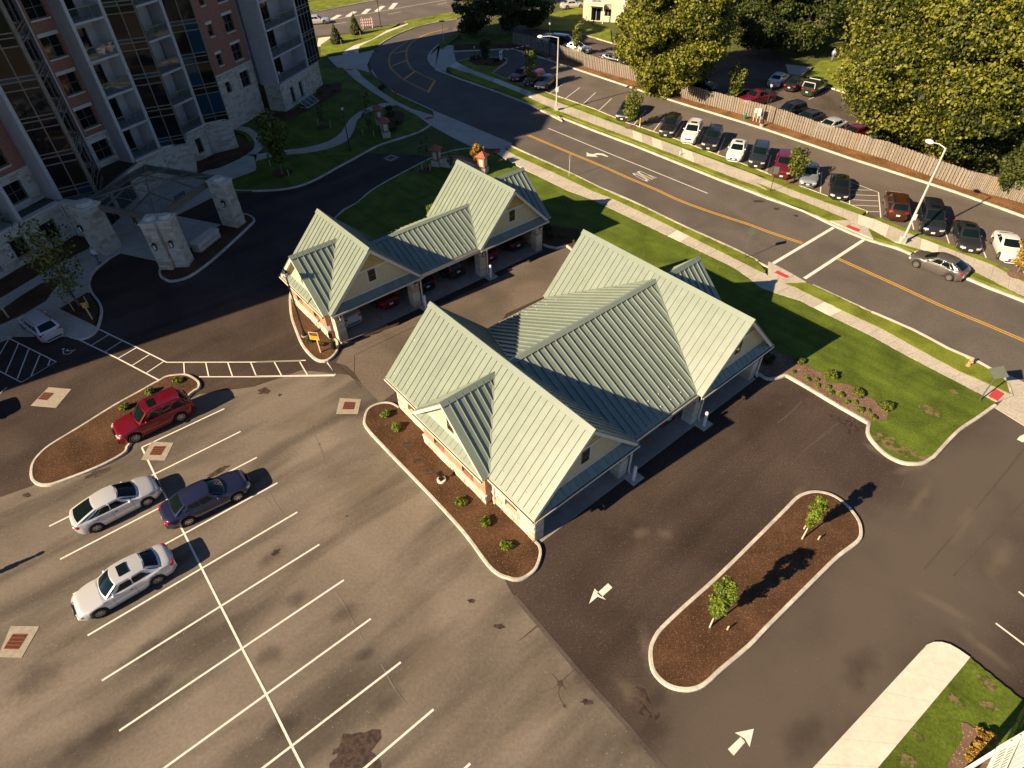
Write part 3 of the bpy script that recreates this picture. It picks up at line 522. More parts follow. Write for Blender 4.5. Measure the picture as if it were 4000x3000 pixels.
raised('mulch_bed', T(1,0,'0,1000 260,975 420,920 500,870 560,740 740,720 740,800 600,880 450,960 250,1060 0,1100'), .16, 'mulch')
# bottom right walk, lawn
bw_ = T(3,3,'385,1659 1310,660 1360,605 1420,580 1490,580 1560,600 1640,645 1735,712')
slab_root = pavement('pavement', T(3,3,'200,1860 1325,645'), T(3,3,'775,1860 1690,770'), 1.52, mats=('conc_w',), z=.14, gap=.012)
raised('pavement_end', T(3,3,'1322,655 1360,605 1420,580 1490,580 1560,600 1640,645 1735,712 1690,770'), .14, 'conc_w')
raised('lawn', T(3,3,'1735,712 1950,890 2212,1100 2500,1350 2500,2000 770,1860 950,1659 1690,770'), .12, 'grass', jitter=.03)
raised('mulch_bed', T(3,3,'1650,1270 1700,1290 1810,1330 1830,1400 1950,1500 1900,1900 1400,1900 1540,1620 1640,1480 1680,1390'), .16, 'mulch_d', jitter=.05)
# kerbs of the road and of the car park
kerb(T(2,0,'-60,1265 0,1272 150,1342 350,1432 540,1520 760,1630') + T(2,1,'860,10 1100,117 1500,312 1880,482 2120,605') , .28, .15, sub=2)
kerb(T(2,1,'2120,605') + T(3,1,'170,725 380,812'), .28, .04, sub=2)
kerb(T(3,1,'380,812 640,932 890,1048'), .24, .15, sub=2)
kerb(T(3,1,'890,1048 1250,1204 1550,1364 1760,1454 1950,1560'), .34, .155, sub=2, mat='conc_w')
kerb(T(3,1,'1990,1600 2040,1659') + T(3,2,'2070,20 2098,105'), .2, .13)
kerb(T(1,0,'1735,168 1500,208 1300,268 1150,338 1060,395'), .22, .15)
kerb(T(1,0,'1000,610 1060,700 1200,808 1350,878 1530,960'), .22, .15)
kerb(far_kerb[7:], .3, .15, sub=2)
kerb(far_kerb[0:7], .3, .03, sub=2)
kerb(lotn_near[:-9], .12, .16, sub=1); kerb(lotn_near[-9:-5], .12, .16, sub=1)
kerb(Zm(1700,150,4.424,'385,412 600,362 850,342 1190,352 1235,400 1100,515 975,612'), .16, .16)
kerb(lotn_far, .26, .16, sub=2)
kerb(T(1,0,'-200,255 480,112 950,20 1100,-8 1500,-100 2400,-320'), .2, .15, sub=1)
# litter strip between car park and fence
fence_base = Zm(1950,0,2.538,'135,440 300,480 500,545 735,625') + T(2,0,'700,605 1000,690 1300,790 1560,880 2000,1000 2212,1055') + T(3,0,'350,1180 700,1290 1000,1380 1400,1530 1700,1640') + T(3,1,'2000,50 2212,110 2700,260')
raised('leaf_litter', lotn_far[1:] + [p+Vector((.8,.8,0)) for p in fence_base[::-1]], .12, 'mulch_r', jitter=.05)
raised('lawn', Zm(1700,150,4.424,'320,125 320,220 960,190 1260,180 1330,100 1340,0 1250,-160 500,-160 380,-100 480,20 330,100'), .12, 'grass')
raised('mulch_bed', Zm(1700,150,4.424,'320,110 320,228 960,192 1260,182 1500,222 1800,315 2000,380 1600,180 1400,110'), .14, 'mulch')
raised('mulch_bed', Zm(1700,150,4.424,'600,380 850,345 1185,356 1230,400 1130,480 1000,500 700,480 580,420'), .17, 'mulch')
raised('verge_grass', Zm(1700,150,4.424,'70,110 330,-80 500,-160 380,0 120,180'), .14, 'grass')
# rear yards
raised('lawn', T(2,0,'150,250 330,120 620,60 640,200 720,235 850,260 860,370 700,330 560,280'), .10, 'grass_l', jitter=.05)
raised('lawn', T(3,0,'300,650 380,590 450,530 900,500 1300,900 900,850 660,790 520,735'), .10, 'grass_l', jitter=.05)
raised('lawn', T(3,0,'1900,1290 2212,1200 2600,1250 2600,1420 2212,1370'), .10, 'grass')
ribbon('kerb', T(2,0,'560,285 860,375 1010,420'), .15, .14, 'conc', z0=-.02)
ribbon('kerb', T(3,0,'515,755 680,810 900,880'), .15, .14, 'conc_w', z0=-.02)
slabpoly('footpath', T(3,0,'150,560 330,580 410,590 300,660 180,640'), .10, 'conc')
# ================================================================== painted markings (thin coats 5 mm proud)
def line(pts, width=.1, mat='white', z=.008, name='painted_line', side=0): return ribbon(name, pts, width, z, mat, side)
for s in ('192.1,2056 940.3,1685.4','235,2184.9 1003.6,1786.6','285,2322 1083.6,1886.5','342.2,2482.8 1161.8,2000.5','397.8,2659 1247.7,2127','465.6,2854.9 1343.6,2265.8','642,3000 1448.5,2417.3','1027,3000 1566,2586.8','1425,3000 1694,2770.8','553.8,1747.7 877,1596.3'):
    p = Zm(0,0,1,s)
    if s.startswith(('642','1027','1425')): p[0] = p[0]+(p[0]-p[1])*.3
    line(p, .105, name='stall_line')
line(T(2,3,'-450,1700 -360,1620'), .105, name='stall_line')
line(Zm(0,0,1,'553.8,1747.7 608,1861.7 861.2,2365.3 947,2534.8 1040.7,2713.4 1142.4,2919 1250,3130'), .105, z=.009, name='stall_line')
for s in ('854,1185 1185,1345 1440,1472 2212,1470 2600,1459', '685,1278 1010,1435 1390,1635', '1720,1597 2212,1597 2890,1588'): line(T(0,1,s), .1)
line(T(1,1,'0,1468 430,1455'), .1); line(T(1,1,'615,1475 690,1580 0,1592'), .1)
for s in ('945,1230 795,1322','1060,1285 910,1380','1180,1345 1020,1438','1295,1403 1145,1498','1415,1465 1268,1562','1588,1475 1595,1585','1778,1475 1803,1592','1968,1472 2008,1592','2165,1470 2212,1585','2370,1468 2435,1590','2590,1468 2660,1588'): line(T(0,1,s), .085, z=.010)
for s in ('80,1265 485,1468 185,1645 0,1550 -60,1500 80,1265','160,1310 50,1565','250,1355 150,1615','345,1408 270,1590','435,1450 415,1500'): line(T(0,1,s), .09, z=.010)
# wheelchair emblem painted on the ground
wc = T(0,1,'540,1352 560,1345')
mb = MB(); cc = T(0,1,'547,1358')[0]; mb.prism([(cc.x+.1*math.cos(a), cc.y+.1*math.sin(a)) for a in [k*math.pi/4 for k in range(8)]], 0, .008)
tag(mb.build('wheelchair_emblem', 'white'), kind='structure')
for s in ('545,1372 550,1385 545,1395','562,1372 640,1372 650,1358','580,1358 590,1378'): line(T(0,1,s), .07, name='wheelchair_emblem')
line(smooth_poly(T(0,1,'545,1385 548,1398 575,1403 605,1395 625,1378'), False, 3), .06, name='wheelchair_emblem')
for s in ('75,2 100,0','-5,24 20,18'): pass
line(T(0,2,'-20,70 0,85 20,60 60,30'), .07, name='wheelchair_emblem')
# road markings
yl = T(2,0,'140,1168 500,1320 800,1445 1000,1535 1260,1645') + T(2,1,'1420,62 1650,150 1900,233 2060,285 2212,343')
for k in (-1, 1): line(smooth_poly(yl + T(3,1,'295,442'), False, 2), .11, 'yellow', side=k*2.2)
for k in (-1, 1): line(smooth_poly(T(3,1,'600,575 1100,800 1500,985 1850,1130 2212,1285 2600,1460'), False, 2), .11, 'yellow', side=k*2.2)
line(T(2,0,'312,1108 830,1322 1300,1512 1660,1659') + T(2,1,'1690,12'), .12)
line(T(3,1,'565,308 40,620'), .3); line(T(3,1,'825,415 315,748'), .3)
lz = Zm(1250,0,2.538,'1269,285 1080,330 980,375 900,430 860,500 860,580 880,640 940,705 1140,800')
for k in (-1, 1): line(smooth_poly(lz, False, 3), .09, 'yellow', side=k*2)
lz2 = Zm(1250,0,2.538,'870,410 760,480 700,540 685,600 700,670 770,740 830,790 1060,905 1085,912')
for k in (-1, 1): line(smooth_poly(lz2, False, 3), .09, 'yellow', side=k*2)
for s in ('735,530 860,500','710,655 855,600','835,785 945,705','1140,800 1070,912'): line(Zm(1250,0,2.538,s), .35, 'yellow', z=.01)
for a, b in (('150,190','120,190 195,145'),): pass
for s in ('120,192 195,148','270,165 345,115','430,137 485,88','558,115 625,60','700,88 750,30'): line(Zm(1250,0,2.538,s), 1.0, 'white')
line(Zm(1250,0,2.538,'-60,225 80,203 1269,-5'), .15)
for s in ('125,243 265,218','675,140 800,118','1170,45 1260,25','0,185 75,170'): line(Zm(1250,0,2.538,s), .15)
def decal(name, poly, mat='white', z=.009): return sheet(name, poly, z, mat)
decal('turn_arrow', T(2,0,'645,1350 645,1315 665,1328 700,1333 740,1322 790,1330 832,1352 825,1357 780,1342 740,1337 720,1345 745,1357'))
for s in ('714,108 812,207 740,180 665,241','735,148 830,63 868,100 775,183'): decal('lane_arrow', T(2,3,s))
for s in ('1925,1355 2090,1320 2053,1478 2010,1405','1975,1390 2015,1435 1915,1552 1865,1497'): decal('lane_arrow', T(2,3,s))
decal('lane_arrow', T(3,2,'2150,480 2175,450 2212,435 2260,450 2212,500 2200,505'))
# the word ONLY
fnt = bpy.data.curves.new('only', 'FONT'); fnt.body = 'ONLY'; fnt.size = 1; fnt.align_x = 'CENTER'; fnt.align_y = 'CENTER'
def text_mesh(body, name):
    c = bpy.data.curves.new(name, 'FONT'); c.body = body; c.size = 1; c.align_x = 'CENTER'; c.align_y = 'CENTER'
    o = bpy.data.objects.new(name, c); col.objects.link(o); dg = bpy.context.evaluated_depsgraph_get(); dg.update()
    me = bpy.data.meshes.new_from_object(o.evaluated_get(dg)); bpy.data.objects.remove(o); return me
only = text_mesh('ONLY', 'only_text'); only.materials.append(M['white'])
# letters read by traffic coming from the right: corners measured on the road
q = T(2,0,'1032,1502 1110,1472 1252,1537 1160,1572')
xs = [v.co.x for v in only.vertices]; ys = [v.co.y for v in only.vertices]; x0, x1, y0, y1 = min(xs), max(xs), min(ys), max(ys)
for v in only.vertices:
    a = (v.co.x-x0)/(x1-x0); b = (v.co.y-y0)/(y1-y0)
    A_ = q[3].lerp(q[2], 0); v.co = ((q[0]*(1-b)+q[3]*b)*(1-a)+(q[1]*(1-b)+q[2]*b)*a)+Vector((0, 0, .009))
o = link('road_lettering', only); tag(o, kind='structure')
# car park lines
for s in ('320,812 460,710','450,860 585,757','597,915 722,800','737,968 862,850','890,1025 900,1005','1045,1085 1160,950','1215,1143 1322,1005','1392,1208 1486,1063','1577,1277 1660,1125','1770,1345 1842,1188','1978,1422 2035,1260','2190,1500 2240,1340'): line(T(2,0,s), .1, name='stall_line')
for s in ('105,70 135,-20','362,172 380,125','645,275 660,50','935,388 940,140','1245,508 1222,258 940,152'): line(Zm(2950,650,2.538,s), .1, name='stall_line')
for s in ('950,232 1160,236','947,280 1215,292','943,330 1218,343','940,383 1222,395','1100,446 1228,450'): line(Zm(2950,650,2.538,s), .08, name='stall_line', z=.01)
for s in ('1258,325 1215,90','1565,445 1530,340','1885,570 1850,480','2212,700 2180,600'): line(T(3,1,s), .1, name='stall_line')
for s in ('1215,700 1290,655','1450,783 1525,742','1700,875 1725,858'): line(Zm(1700,150,4.424,s), .1, name='stall_line')
for s in ('2165,135 2300,245','1967,408 2300,660'): line(T(3,3,s), .1, name='stall_line')
for s in ('350,860 530,780',): line(T(3,0,s), .1, 'white', name='stall_line')
for s in ('1280,1150 1230,1090','980,985 1060,1040'): pass
# tactile pads
for ps in (T(2,0,'-165,1328 -130,1340 -95,1318 -130,1298'), T(1,0,'1450,1030 1525,1015 1540,1028 1470,1045'), T(1,0,'793,455 855,453 858,463 795,465'), T(1,0,'778,608 838,603 842,613 782,618'), Zm(2950,650,2.538,'920,592 1040,640 1010,662 892,612'), T(3,1,'78,690 180,740 158,757 50,708'), T(3,2,'1955,52 2035,98 1975,158 1895,118')):
    mb = MB(); mb.prism(gp(ps), .02, .146); tag(mb.build('tactile_pad', 'redpad'), kind='structure')
# stains
def blob(pt, r, mat, stretch=1, ang=0, z=.004, seed=0, name='stain'):
    rd = random.Random(seed); n = 26; ps = []
    for k in range(n):
        a = 2*math.pi*k/n; rr = r*(1+rd.uniform(-.22, .22)+.18*math.sin(2*a+seed)+.12*math.sin(5*a+seed*2)); x, y = rr*math.cos(a)*stretch, rr*math.sin(a)
        ps.append((pt.x+x*math.cos(ang)-y*math.sin(ang), pt.y+x*math.sin(ang)+y*math.cos(ang)))
    sheet(name, ps, z, mat)
for k, (i, j, x, y, r, st, an) in enumerate([(1,3,850,1600,1.0,1.15,.7),(1,3,790,1640,.45,1.3,.6),(1,3,700,1510,.12,1.5,.5),(1,3,1120,1010,.0,1,0),(1,2,70,60,.28,1.6,.3),(1,2,205,95,.1,1.3,0),(1,2,170,1455,.15,1.6,.6),(1,2,785,1140,.06,1,0),(1,2,550,520,.06,1,0),(1,2,495,370,.05,1,0),
        (3,2,700,340,.42,2.6,-.5),(3,2,710,412,.16,2,0),(2,3,1110,1030,.24,1.8,-1),(2,3,1100,1130,.2,2.6,-.9),(2,3,1250,1215,.1,1.5,.8),(2,3,650,1090,.12,2,0),(2,3,455,1125,.07,1,0),(2,3,412,928,.12,1.2,0),(1,3,1862,215,.1,2,-.3),(1,3,2095,435,.13,2,-.3),(0,2,1880,760,.22,2.5,.7),(0,2,850,770,.3,2.2,.5),(0,2,230,960,.15,1.5,0),(3,1,240,205,.2,1.3,0),(3,1,75,145,.2,1.6,0),(2,1,2130,80,.25,2,-.3),(1,1,560,1560,.0,1,0)]):
    if r: blob(T(i,j,'%d,%d' % (x, y))[0], r, 'stain', st, an, .004+.0002*k, k)
for k, (i, j, x, y, r, st, an) in enumerate([(1,3,740,380,.75,1.7,.65),(1,3,920,690,.5,1.7,.4),(1,3,1150,1120,.9,1.7,.7),(1,3,240,1330,.8,1.7,.7),(0,3,1100,1040,.9,3,.6),(0,3,1500,500,.8,3,.6)]):
    pass
for s in ('880,3 1000,0',): pass
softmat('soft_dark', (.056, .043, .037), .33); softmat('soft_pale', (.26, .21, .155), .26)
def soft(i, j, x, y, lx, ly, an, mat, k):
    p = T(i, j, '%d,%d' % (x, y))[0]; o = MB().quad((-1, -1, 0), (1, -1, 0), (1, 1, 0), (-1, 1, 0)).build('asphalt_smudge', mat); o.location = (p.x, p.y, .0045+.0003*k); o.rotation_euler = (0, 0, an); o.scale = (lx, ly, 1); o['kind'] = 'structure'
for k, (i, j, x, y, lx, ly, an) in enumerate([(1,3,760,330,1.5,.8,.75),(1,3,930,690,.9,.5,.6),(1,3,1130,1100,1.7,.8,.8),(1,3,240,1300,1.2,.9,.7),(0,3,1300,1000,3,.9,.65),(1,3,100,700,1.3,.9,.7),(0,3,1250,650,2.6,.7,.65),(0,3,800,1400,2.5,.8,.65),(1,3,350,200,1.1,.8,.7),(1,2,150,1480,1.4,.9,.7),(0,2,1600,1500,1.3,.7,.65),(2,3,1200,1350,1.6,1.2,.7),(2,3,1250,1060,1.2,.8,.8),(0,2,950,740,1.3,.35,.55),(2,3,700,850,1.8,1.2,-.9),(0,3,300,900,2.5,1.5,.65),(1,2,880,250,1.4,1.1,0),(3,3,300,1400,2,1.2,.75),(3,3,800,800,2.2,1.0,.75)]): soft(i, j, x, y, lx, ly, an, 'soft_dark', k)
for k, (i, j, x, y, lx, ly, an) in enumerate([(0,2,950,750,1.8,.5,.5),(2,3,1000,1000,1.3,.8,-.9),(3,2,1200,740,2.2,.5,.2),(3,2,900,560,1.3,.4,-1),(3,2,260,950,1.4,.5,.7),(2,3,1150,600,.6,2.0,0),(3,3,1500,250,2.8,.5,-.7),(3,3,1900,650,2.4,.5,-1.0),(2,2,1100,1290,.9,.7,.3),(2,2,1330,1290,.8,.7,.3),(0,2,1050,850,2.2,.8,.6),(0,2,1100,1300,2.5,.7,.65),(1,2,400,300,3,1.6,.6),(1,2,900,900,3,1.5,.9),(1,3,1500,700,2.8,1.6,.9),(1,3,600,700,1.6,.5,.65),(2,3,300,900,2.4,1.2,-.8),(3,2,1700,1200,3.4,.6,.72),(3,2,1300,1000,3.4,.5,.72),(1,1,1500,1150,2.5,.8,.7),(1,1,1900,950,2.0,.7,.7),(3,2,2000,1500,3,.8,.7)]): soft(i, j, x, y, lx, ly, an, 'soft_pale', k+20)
for s in ('415,930 460,880 550,800','415,930 400,1010 420,1070 455,1120','415,940 340,975 240,1015','100,530 200,440 230,430 60,560','350,850 410,920 470,980'): ribbon('asphalt_crack', T(2,3,s), .025, .0045, 'stain')
for s in ('110,920 160,1010 230,1120','500,430 560,560 600,700','-10,860 60,960 130,1040'): ribbon('asphalt_crack', T(1,2,s), .03, .0045, 'soft_line')
for s in ('690,130 760,240 850,420 930,560','1080,760 1200,980 1300,1110'): ribbon('asphalt_crack', T(1,3,s), .05, .0045, 'soft_line')
for s in ('1050,300 1150,230 1300,120','430,470 620,330 780,200 900,100','1400,560 1250,700 1150,900','80,340 180,260 290,150','200,700 330,560 480,450 560,400','1350,1600 1900,950 2212,560','1600,1659 2050,1180 2212,1010'): ribbon('tyre_mark', smooth_poly(T(3,2,s), False, 4), .09, .0046, 'tyre')
# drainage inlets: concrete collar, grate with bars, pit
def inlet(outer, inner, label):
    o = bpy.data.objects.new('drain_inlet', None); col.objects.link(o); tag(o, label, 'drain')
    mb = MB(); mb.prism(gp(outer), -.03, .012); mb.build('collar', 'collar', o)
    mb = MB(); mb.prism(gp(inner), .0, .016); mb.build('pit', 'pit', o)
    a, b, c, d = inner; mb = MB()
    for k in range(5):
        t = k/4; p, q_ = a.lerp(d, t), b.lerp(c, t); n_ = (q_-p).normalized(); s_ = Vector((-n_.y, n_.x, 0))*.022
        mb.slab([p-s_+Vector((0,0,.02)), q_-s_+Vector((0,0,.02)), q_+s_+Vector((0,0,.02)), p+s_+Vector((0,0,.02))], (0,0,.012))
    for k in range(10):
        t = k/9; p, q_ = a.lerp(b, t), d.lerp(c, t); n_ = (q_-p).normalized(); s_ = Vector((-n_.y, n_.x, 0))*.018
        mb.slab([p-s_+Vector((0,0,.021)), q_-s_+Vector((0,0,.021)), q_+s_+Vector((0,0,.021)), p+s_+Vector((0,0,.021))], (0,0,.012))
    mb.build('grate', 'grate', o, fix=True)
inlet(T(1,2,'725,122 908,132 880,260 692,258'), T(1,2,'768,158 855,160 842,220 750,218'), 'square rusty drain grate in pale concrete collar beside the crosswalk end')
inlet(T(0,2,'420,28 618,45 485,205 265,187'), T(0,2,'385,75 462,82 405,140 330,132'), 'rusty drain grate in dark asphalt left of the mulch island')
inlet(T(0,2,'1310,498 1500,508 1425,660 1220,655'), T(0,2,'1335,542 1432,540 1385,615 1295,612'), 'rusty drain grate at the corner of the stall lines by the red car')
inlet(T(0,3,'95,432 342,435 188,705 -20,700'), T(0,3,'115,505 235,507 158,632 38,628'), 'rusty drain grate at the bottom left edge of the lot')
inlet(T(1,0,'1168,1335 1238,1358 1165,1395 1098,1370'), T(1,0,'1168,1350 1205,1360 1165,1380 1130,1368'), 'shaded drain inlet in the middle of the entrance drive')
mb = MB(); mb.prism(gp(Zm(1250,0,2.538,'525,500 545,512 570,505 560,497')), 0, .03); tag(mb.build('kerb_inlet', 'pit'), 'dark kerb inlet at the road bend beside the side driveway', 'drain')
# ================================================================== building kit
STONES = [[boxmesh('stone_block', (1, 1, 1), 'stone%d' % i)][0] for i in range(4)]
COUNT = {}
def place(o, loc, rz):
    o.location = loc; o.rotation_euler = (0, 0, rz); return o
def wall_grid(x0, x1, z0, z1, th, ops, y=0, mb=None, mi=0):
    """wall in x-z plane, outer face at y, thickness into +y, with real openings"""
    ops = [o for o in ops if o[2] < z1-1e-6 and o[3] > z0+1e-6]; mb = mb or MB(); xs = sorted({x0, x1, *[v for o in ops for v in o[:2] if x0 < v < x1]})
    for a, b in zip(xs[:-1], xs[1:]):
        cut = sorted([(max(z0, o[2]), min(z1, o[3])) for o in ops if o[0] <= a+1e-6 and o[1] >= b-1e-6]); z = z0
        for c in cut:
            if c[0] > z+1e-6: mb.box2((a, y, z), (b, y+th, c[0]), mi)
            z = max(z, c[1])
        if z < z1-1e-6: mb.box2((a, y, z), (b, y+th, z1), mi)
    return mb
def stones(parent, loc, rz, x0, x1, z0, z1, ops=(), course=.26, lim=300, key=None, proud=.05, seed=1, lmin=.35, lmax=.85):
    rd = random.Random(seed); key = key or parent.name; z = z0; stuff = MB(); ca, sa = math.cos(rz), math.sin(rz)
    while z < z1-.05:
        h = min(course*rd.choice((.8, 1, 1.2)), z1-z)
        if z1-z-h < .08: h = z1-z
        x = x0-rd.uniform(0, .3); 
        while x < x1-.02:
            l = rd.uniform(lmin, lmax); a, b = max(x, x0), min(x+l, x1)
            if x1-b < .12: b = x1; l = b-x
            segs = [(a, b)]
            for o in ops:
                if o[2] < z+h-.02 and o[3] > z+.02:
                    ns = []
                    for s in segs:
                        if o[0] > s[0]: ns.append((s[0], min(s[1], o[0])))
                        if o[1] < s[1]: ns.append((max(s[0], o[1]), s[1]))
                    segs = [s for s in ns if s[1]-s[0] > .03]
            for s in segs:
                pr_ = proud*rd.uniform(.5, 1.4); cx, cz = (s[0]+s[1])/2, z+h/2; k = rd.choice((0, 0, 0, 1, 1, 2, 2, 3)); dx, dz = s[1]-s[0]-.016, h-.016
                if COUNT.get(key, 0) < lim:
                    COUNT[key] = COUNT.get(key, 0)+1
                    lx, ly = cx, -pr_/2
                    inst('stone_block', STONES[k], parent, (loc[0]+lx*ca-ly*sa, loc[1]+lx*sa+ly*ca, loc[2]+cz), (0, 0, rz), (dx, pr_, dz))
                else: stuff.box((cx, -pr_/2, cz), (dx, pr_, dz), 0, k)
            x += l
        z += h
    if stuff.v:
        o = stuff.build('stone_blocks', ['stone0', 'stone1', 'stone2', 'stone3'], parent); place(o, loc, rz); o['kind'] = 'stuff'
def window(parent, loc, rz, w_, h_, frame='bronze', pane='glass', depth=.12, nx=2, nz=1, fw=.05, name='window', star=False):
    """window centred at local x=0, sill z=0; outer face y=depth"""
    mb = MB()
    y0, y1 = depth-.03, depth+.03
    mb.box2((-w_/2, y0, 0), (-w_/2+fw, y1, h_)); mb.box2((w_/2-fw, y0, 0), (w_/2, y1, h_)); mb.box2((-w_/2+fw, y0, 0), (w_/2-fw, y1, fw)); mb.box2((-w_/2+fw, y0, h_-fw), (w_/2-fw, y1, h_))
    for i in range(1, nx): x = -w_/2+w_*i/nx; mb.box2((x-fw*.4, y0+.005, fw), (x+fw*.4, y1-.005, h_-fw))
    for i in range(1, nz): z = h_*i/nz; mb.box2((-w_/2+fw, y0+.01, z-fw*.4), (w_/2-fw, y1-.01, z+fw*.4))
    if star:
        for a in range(8):
            an = a*math.pi/8*2; mb.tube((0, y0+.01, h_*.5), (w_*.46*math.cos(an), y0+.01, h_*.5+h_*.46*math.sin(an)), .012, n=4)
    f = mb.build(name, frame, parent); place(f, loc, rz)
    p = MB(); p.quad((-w_/2+fw, depth+.005, fw), (w_/2-fw, depth+.005, fw), (w_/2-fw, depth+.005, h_-fw), (-w_/2+fw, depth+.005, h_-fw)); p.build('pane', pane, f)
    return f
def roof_slope(parent, poly, zf, axis, spacing=.46, off=0.0, rib=.055, name='roof_panel', guards=None, mat='roof', rw=.028):
    lo = min(p[axis] for p in poly); hi = max(p[axis] for p in poly); k0 = math.floor((lo-off)/spacing); n = 0
    th = .04
    k = k0
    while off+k*spacing < hi-1e-6:
        a, b = off+k*spacing, off+(k+1)*spacing; P = clip(poly, axis, a, b); k += 1
        if len(P) < 3: continue
        ar = abs(sum(P[i][0]*P[(i+1) % len(P)][1]-P[(i+1) % len(P)][0]*P[i][1] for i in range(len(P))))/2
        if ar < .004: continue
        if sum(P[i][0]*P[(i+1) % len(P)][1]-P[(i+1) % len(P)][0]*P[i][1] for i in range(len(P))) < 0: P = P[::-1]
        mb = MB(); mb.slab([(p[0], p[1], zf(p[0], p[1])) for p in P], (0, 0, th))
        e = [p for p in P if abs(p[axis]-a) < 1e-4]
        if len(e) >= 2 and a > lo+.05:
            o_ = 1-axis; e0 = min(e, key=lambda p: p[o_]); e1 = max(e, key=lambda p: p[o_])
            if e1[o_]-e0[o_] > .12:
                q0, q1 = Vector((e0[0], e0[1], zf(*e0)+th)), Vector((e1[0], e1[1], zf(*e1)+th)); d = (q1-q0).normalized(); q0 += d*.1; q1 -= d*.06
                s = Vector((0, rw/2, 0)) if axis == 1 else Vector((rw/2, 0, 0)); up = d.cross(s).normalized(); up = up if up.z > 0 else -up
                mb.slab([q0-s, q1-s, q1+s, q0+s], up*rib)
        mb.build(name, 'roof_b' if random.random() < .35 else mat, parent, fix=True)
        if guards:
            for (dist, par) in guards(k, (a+b)/2) or []:
                pass
    return
def guard_row(parent, pts, nrm):
    for p in pts: inst('snow_guard', GUARD, parent, p, nrm)
GUARD = boxmesh('snow_guard', (.075, .075, .07), 'galv', .01)
def ridge_cap(parent, a, b, s, wd=.24, name='ridge_cap', perp=None):
    """inverted V cap from a to b, slope s either side"""
    a = Vector(a); b = Vector(b); d = (b-a).normalized(); p = Vector((-d.y, d.x, 0)) if perp is None else Vector(perp)
    mb = MB(); up = Vector((0, 0, .105))
    for sg in (-1, 1):
        q = p*wd*sg+Vector((0, 0, -wd*s))
        mb.slab([a+up, b+up, b+up+q, a+up+q], (0, 0, .02))
    mb.build(name, 'roofcap', parent, fix=True)
def gutter(parent, a, b, out, name='gutter'):
    """channel from a to b, projecting along 'out'"""
    a = Vector(a); b = Vector(b); o = Vector(out).normalized(); mb = MB(); W, H, t = .13, .12, .012
    def seg(o0, o1, z0, z1, mi): mb.slab([a+o*o0+Vector((0,0,z0)), b+o*o0+Vector((0,0,z0)), b+o*o1+Vector((0,0,z0)), a+o*o1+Vector((0,0,z0))], (0, 0, z1-z0), mi)
    seg(0, W, -H, -H+t, 0); seg(W-t*2, W, -H+t, 0, 0); seg(0, t, -H+t, 0, 0); seg(t, W-t*2, -H+t, -H+.02, 1)
    mb.build(name, ['trim', 'gutter_in'], parent, fix=True)
def downspout(parent, x, y, z1, dx=0, dy=0):
    mb = MB(); mb.box2((x-.045, y-.04, .12), (x+.045, y+.04, z1)); mb.box((x+dx*.1, y+dy*.1, .09), (.1, .1, .08)); mb.build('downspout', 'trim', parent)
def gable(parent, loc, rz, zb, hw, s, band, ov=.42, win=True):
    """gable wall: local x along the wall, outward -y. hw half width of the roof at zb"""
    pk = zb+hw*s; e = .06/s
    def hx(z): return (pk-z)/s-.05
    mb = MB(); mb.slab([(-hx(zb), 0, zb), (hx(zb), 0, zb), (hx(band), 0, band), (-hx(band), 0, band)], (0, .08, 0)); place(mb.build('siding', 'siding', parent, fix=True), loc, rz)
    mb = MB(); mb.slab([(-hx(band+.15)+.02, -.0, band+.15), (hx(band+.15)-.02, 0, band+.15), (0, 0, pk-.12)], (0, .08, 0)); place(mb.build('gable_shingles', 'shingle', parent, fix=True), loc, rz)
    mb = MB(); mb.box2((-hx(band)+.02, -.035, band), (hx(band)-.02, .05, band+.16)); mb.box2((-hx(zb)-.02, -.03, zb-.02), (hx(zb)+.02, .04, zb+.14)); place(mb.build('trim_band', 'trim', parent), loc, rz)
    for sg in (-1, 1):
        mb = MB(); x0 = sg*(hw+.28); z0 = pk-abs(x0)*s
        a, b = Vector((x0, -ov, z0-.02)), Vector((0, -ov, pk-.02)); dn = Vector((0, 0, -.27))
        mb.slab([a, b, b+dn, a+dn], (0, .05, 0)); place(mb.build('rake_board', 'trim', parent, fix=True), loc, rz)
        mb = MB(); mb.slab([a+Vector((0, .05, -.06)), b+Vector((0, .05, -.06)), b+Vector((0, ov-.01, -.06)), a+Vector((0, ov-.01, -.06))], (0, 0, -.02)); place(mb.build('soffit', 'trim', parent, fix=True), loc, rz)
    if win:
        c = Vector((0, -.06, 0)); wz = band-.95; mb = MB()
        for q in (((-.42, -.04, wz-.1), (-.3, .0, band)), ((.3, -.04, wz-.1), (.42, .0, band)), ((-.3, -.04, wz-.1), (.3, 0, wz))): mb.box2(*q)
        place(mb.build('window_trim', 'trim', parent), loc, rz)
        ca, sa = math.cos(rz), math.sin(rz)
        window(parent, (loc[0], loc[1], loc[2]+wz), rz, .6, .93, depth=-.045, nx=1, nz=2, pane='glass_b', fw=.04, frame='bronze')
WALL_L = None
def wall_lamp(parent, loc, rz, k=1.0):
    mb = MB(); mb.box2((-.05*k, -.05*k, -.12*k), (.05*k, 0, .12*k)); mb.box((0, -.13*k, .17*k), (.20*k, .2*k, .03)); mb.box((0, -.13*k, -.17*k), (.14*k, .14*k, .03))
    for x in (-.07, .07):
        for y in (-.2, -.06): mb.box((x*k, y*k, 0), (.015, .015, .32*k))
    mb.lathe((0, -.13*k, .185*k), [(.1*k, 0), (.03*k, .08*k)], 6)
    o = mb.build('wall_lamp', 'black', parent); place(o, loc, rz)
    MB().lathe((0, -.13*k, -.15*k), [(.05*k, 0), (.055*k, .15*k), (.045*k, .3*k)], 8).build('lamp_glass', 'lens', o)
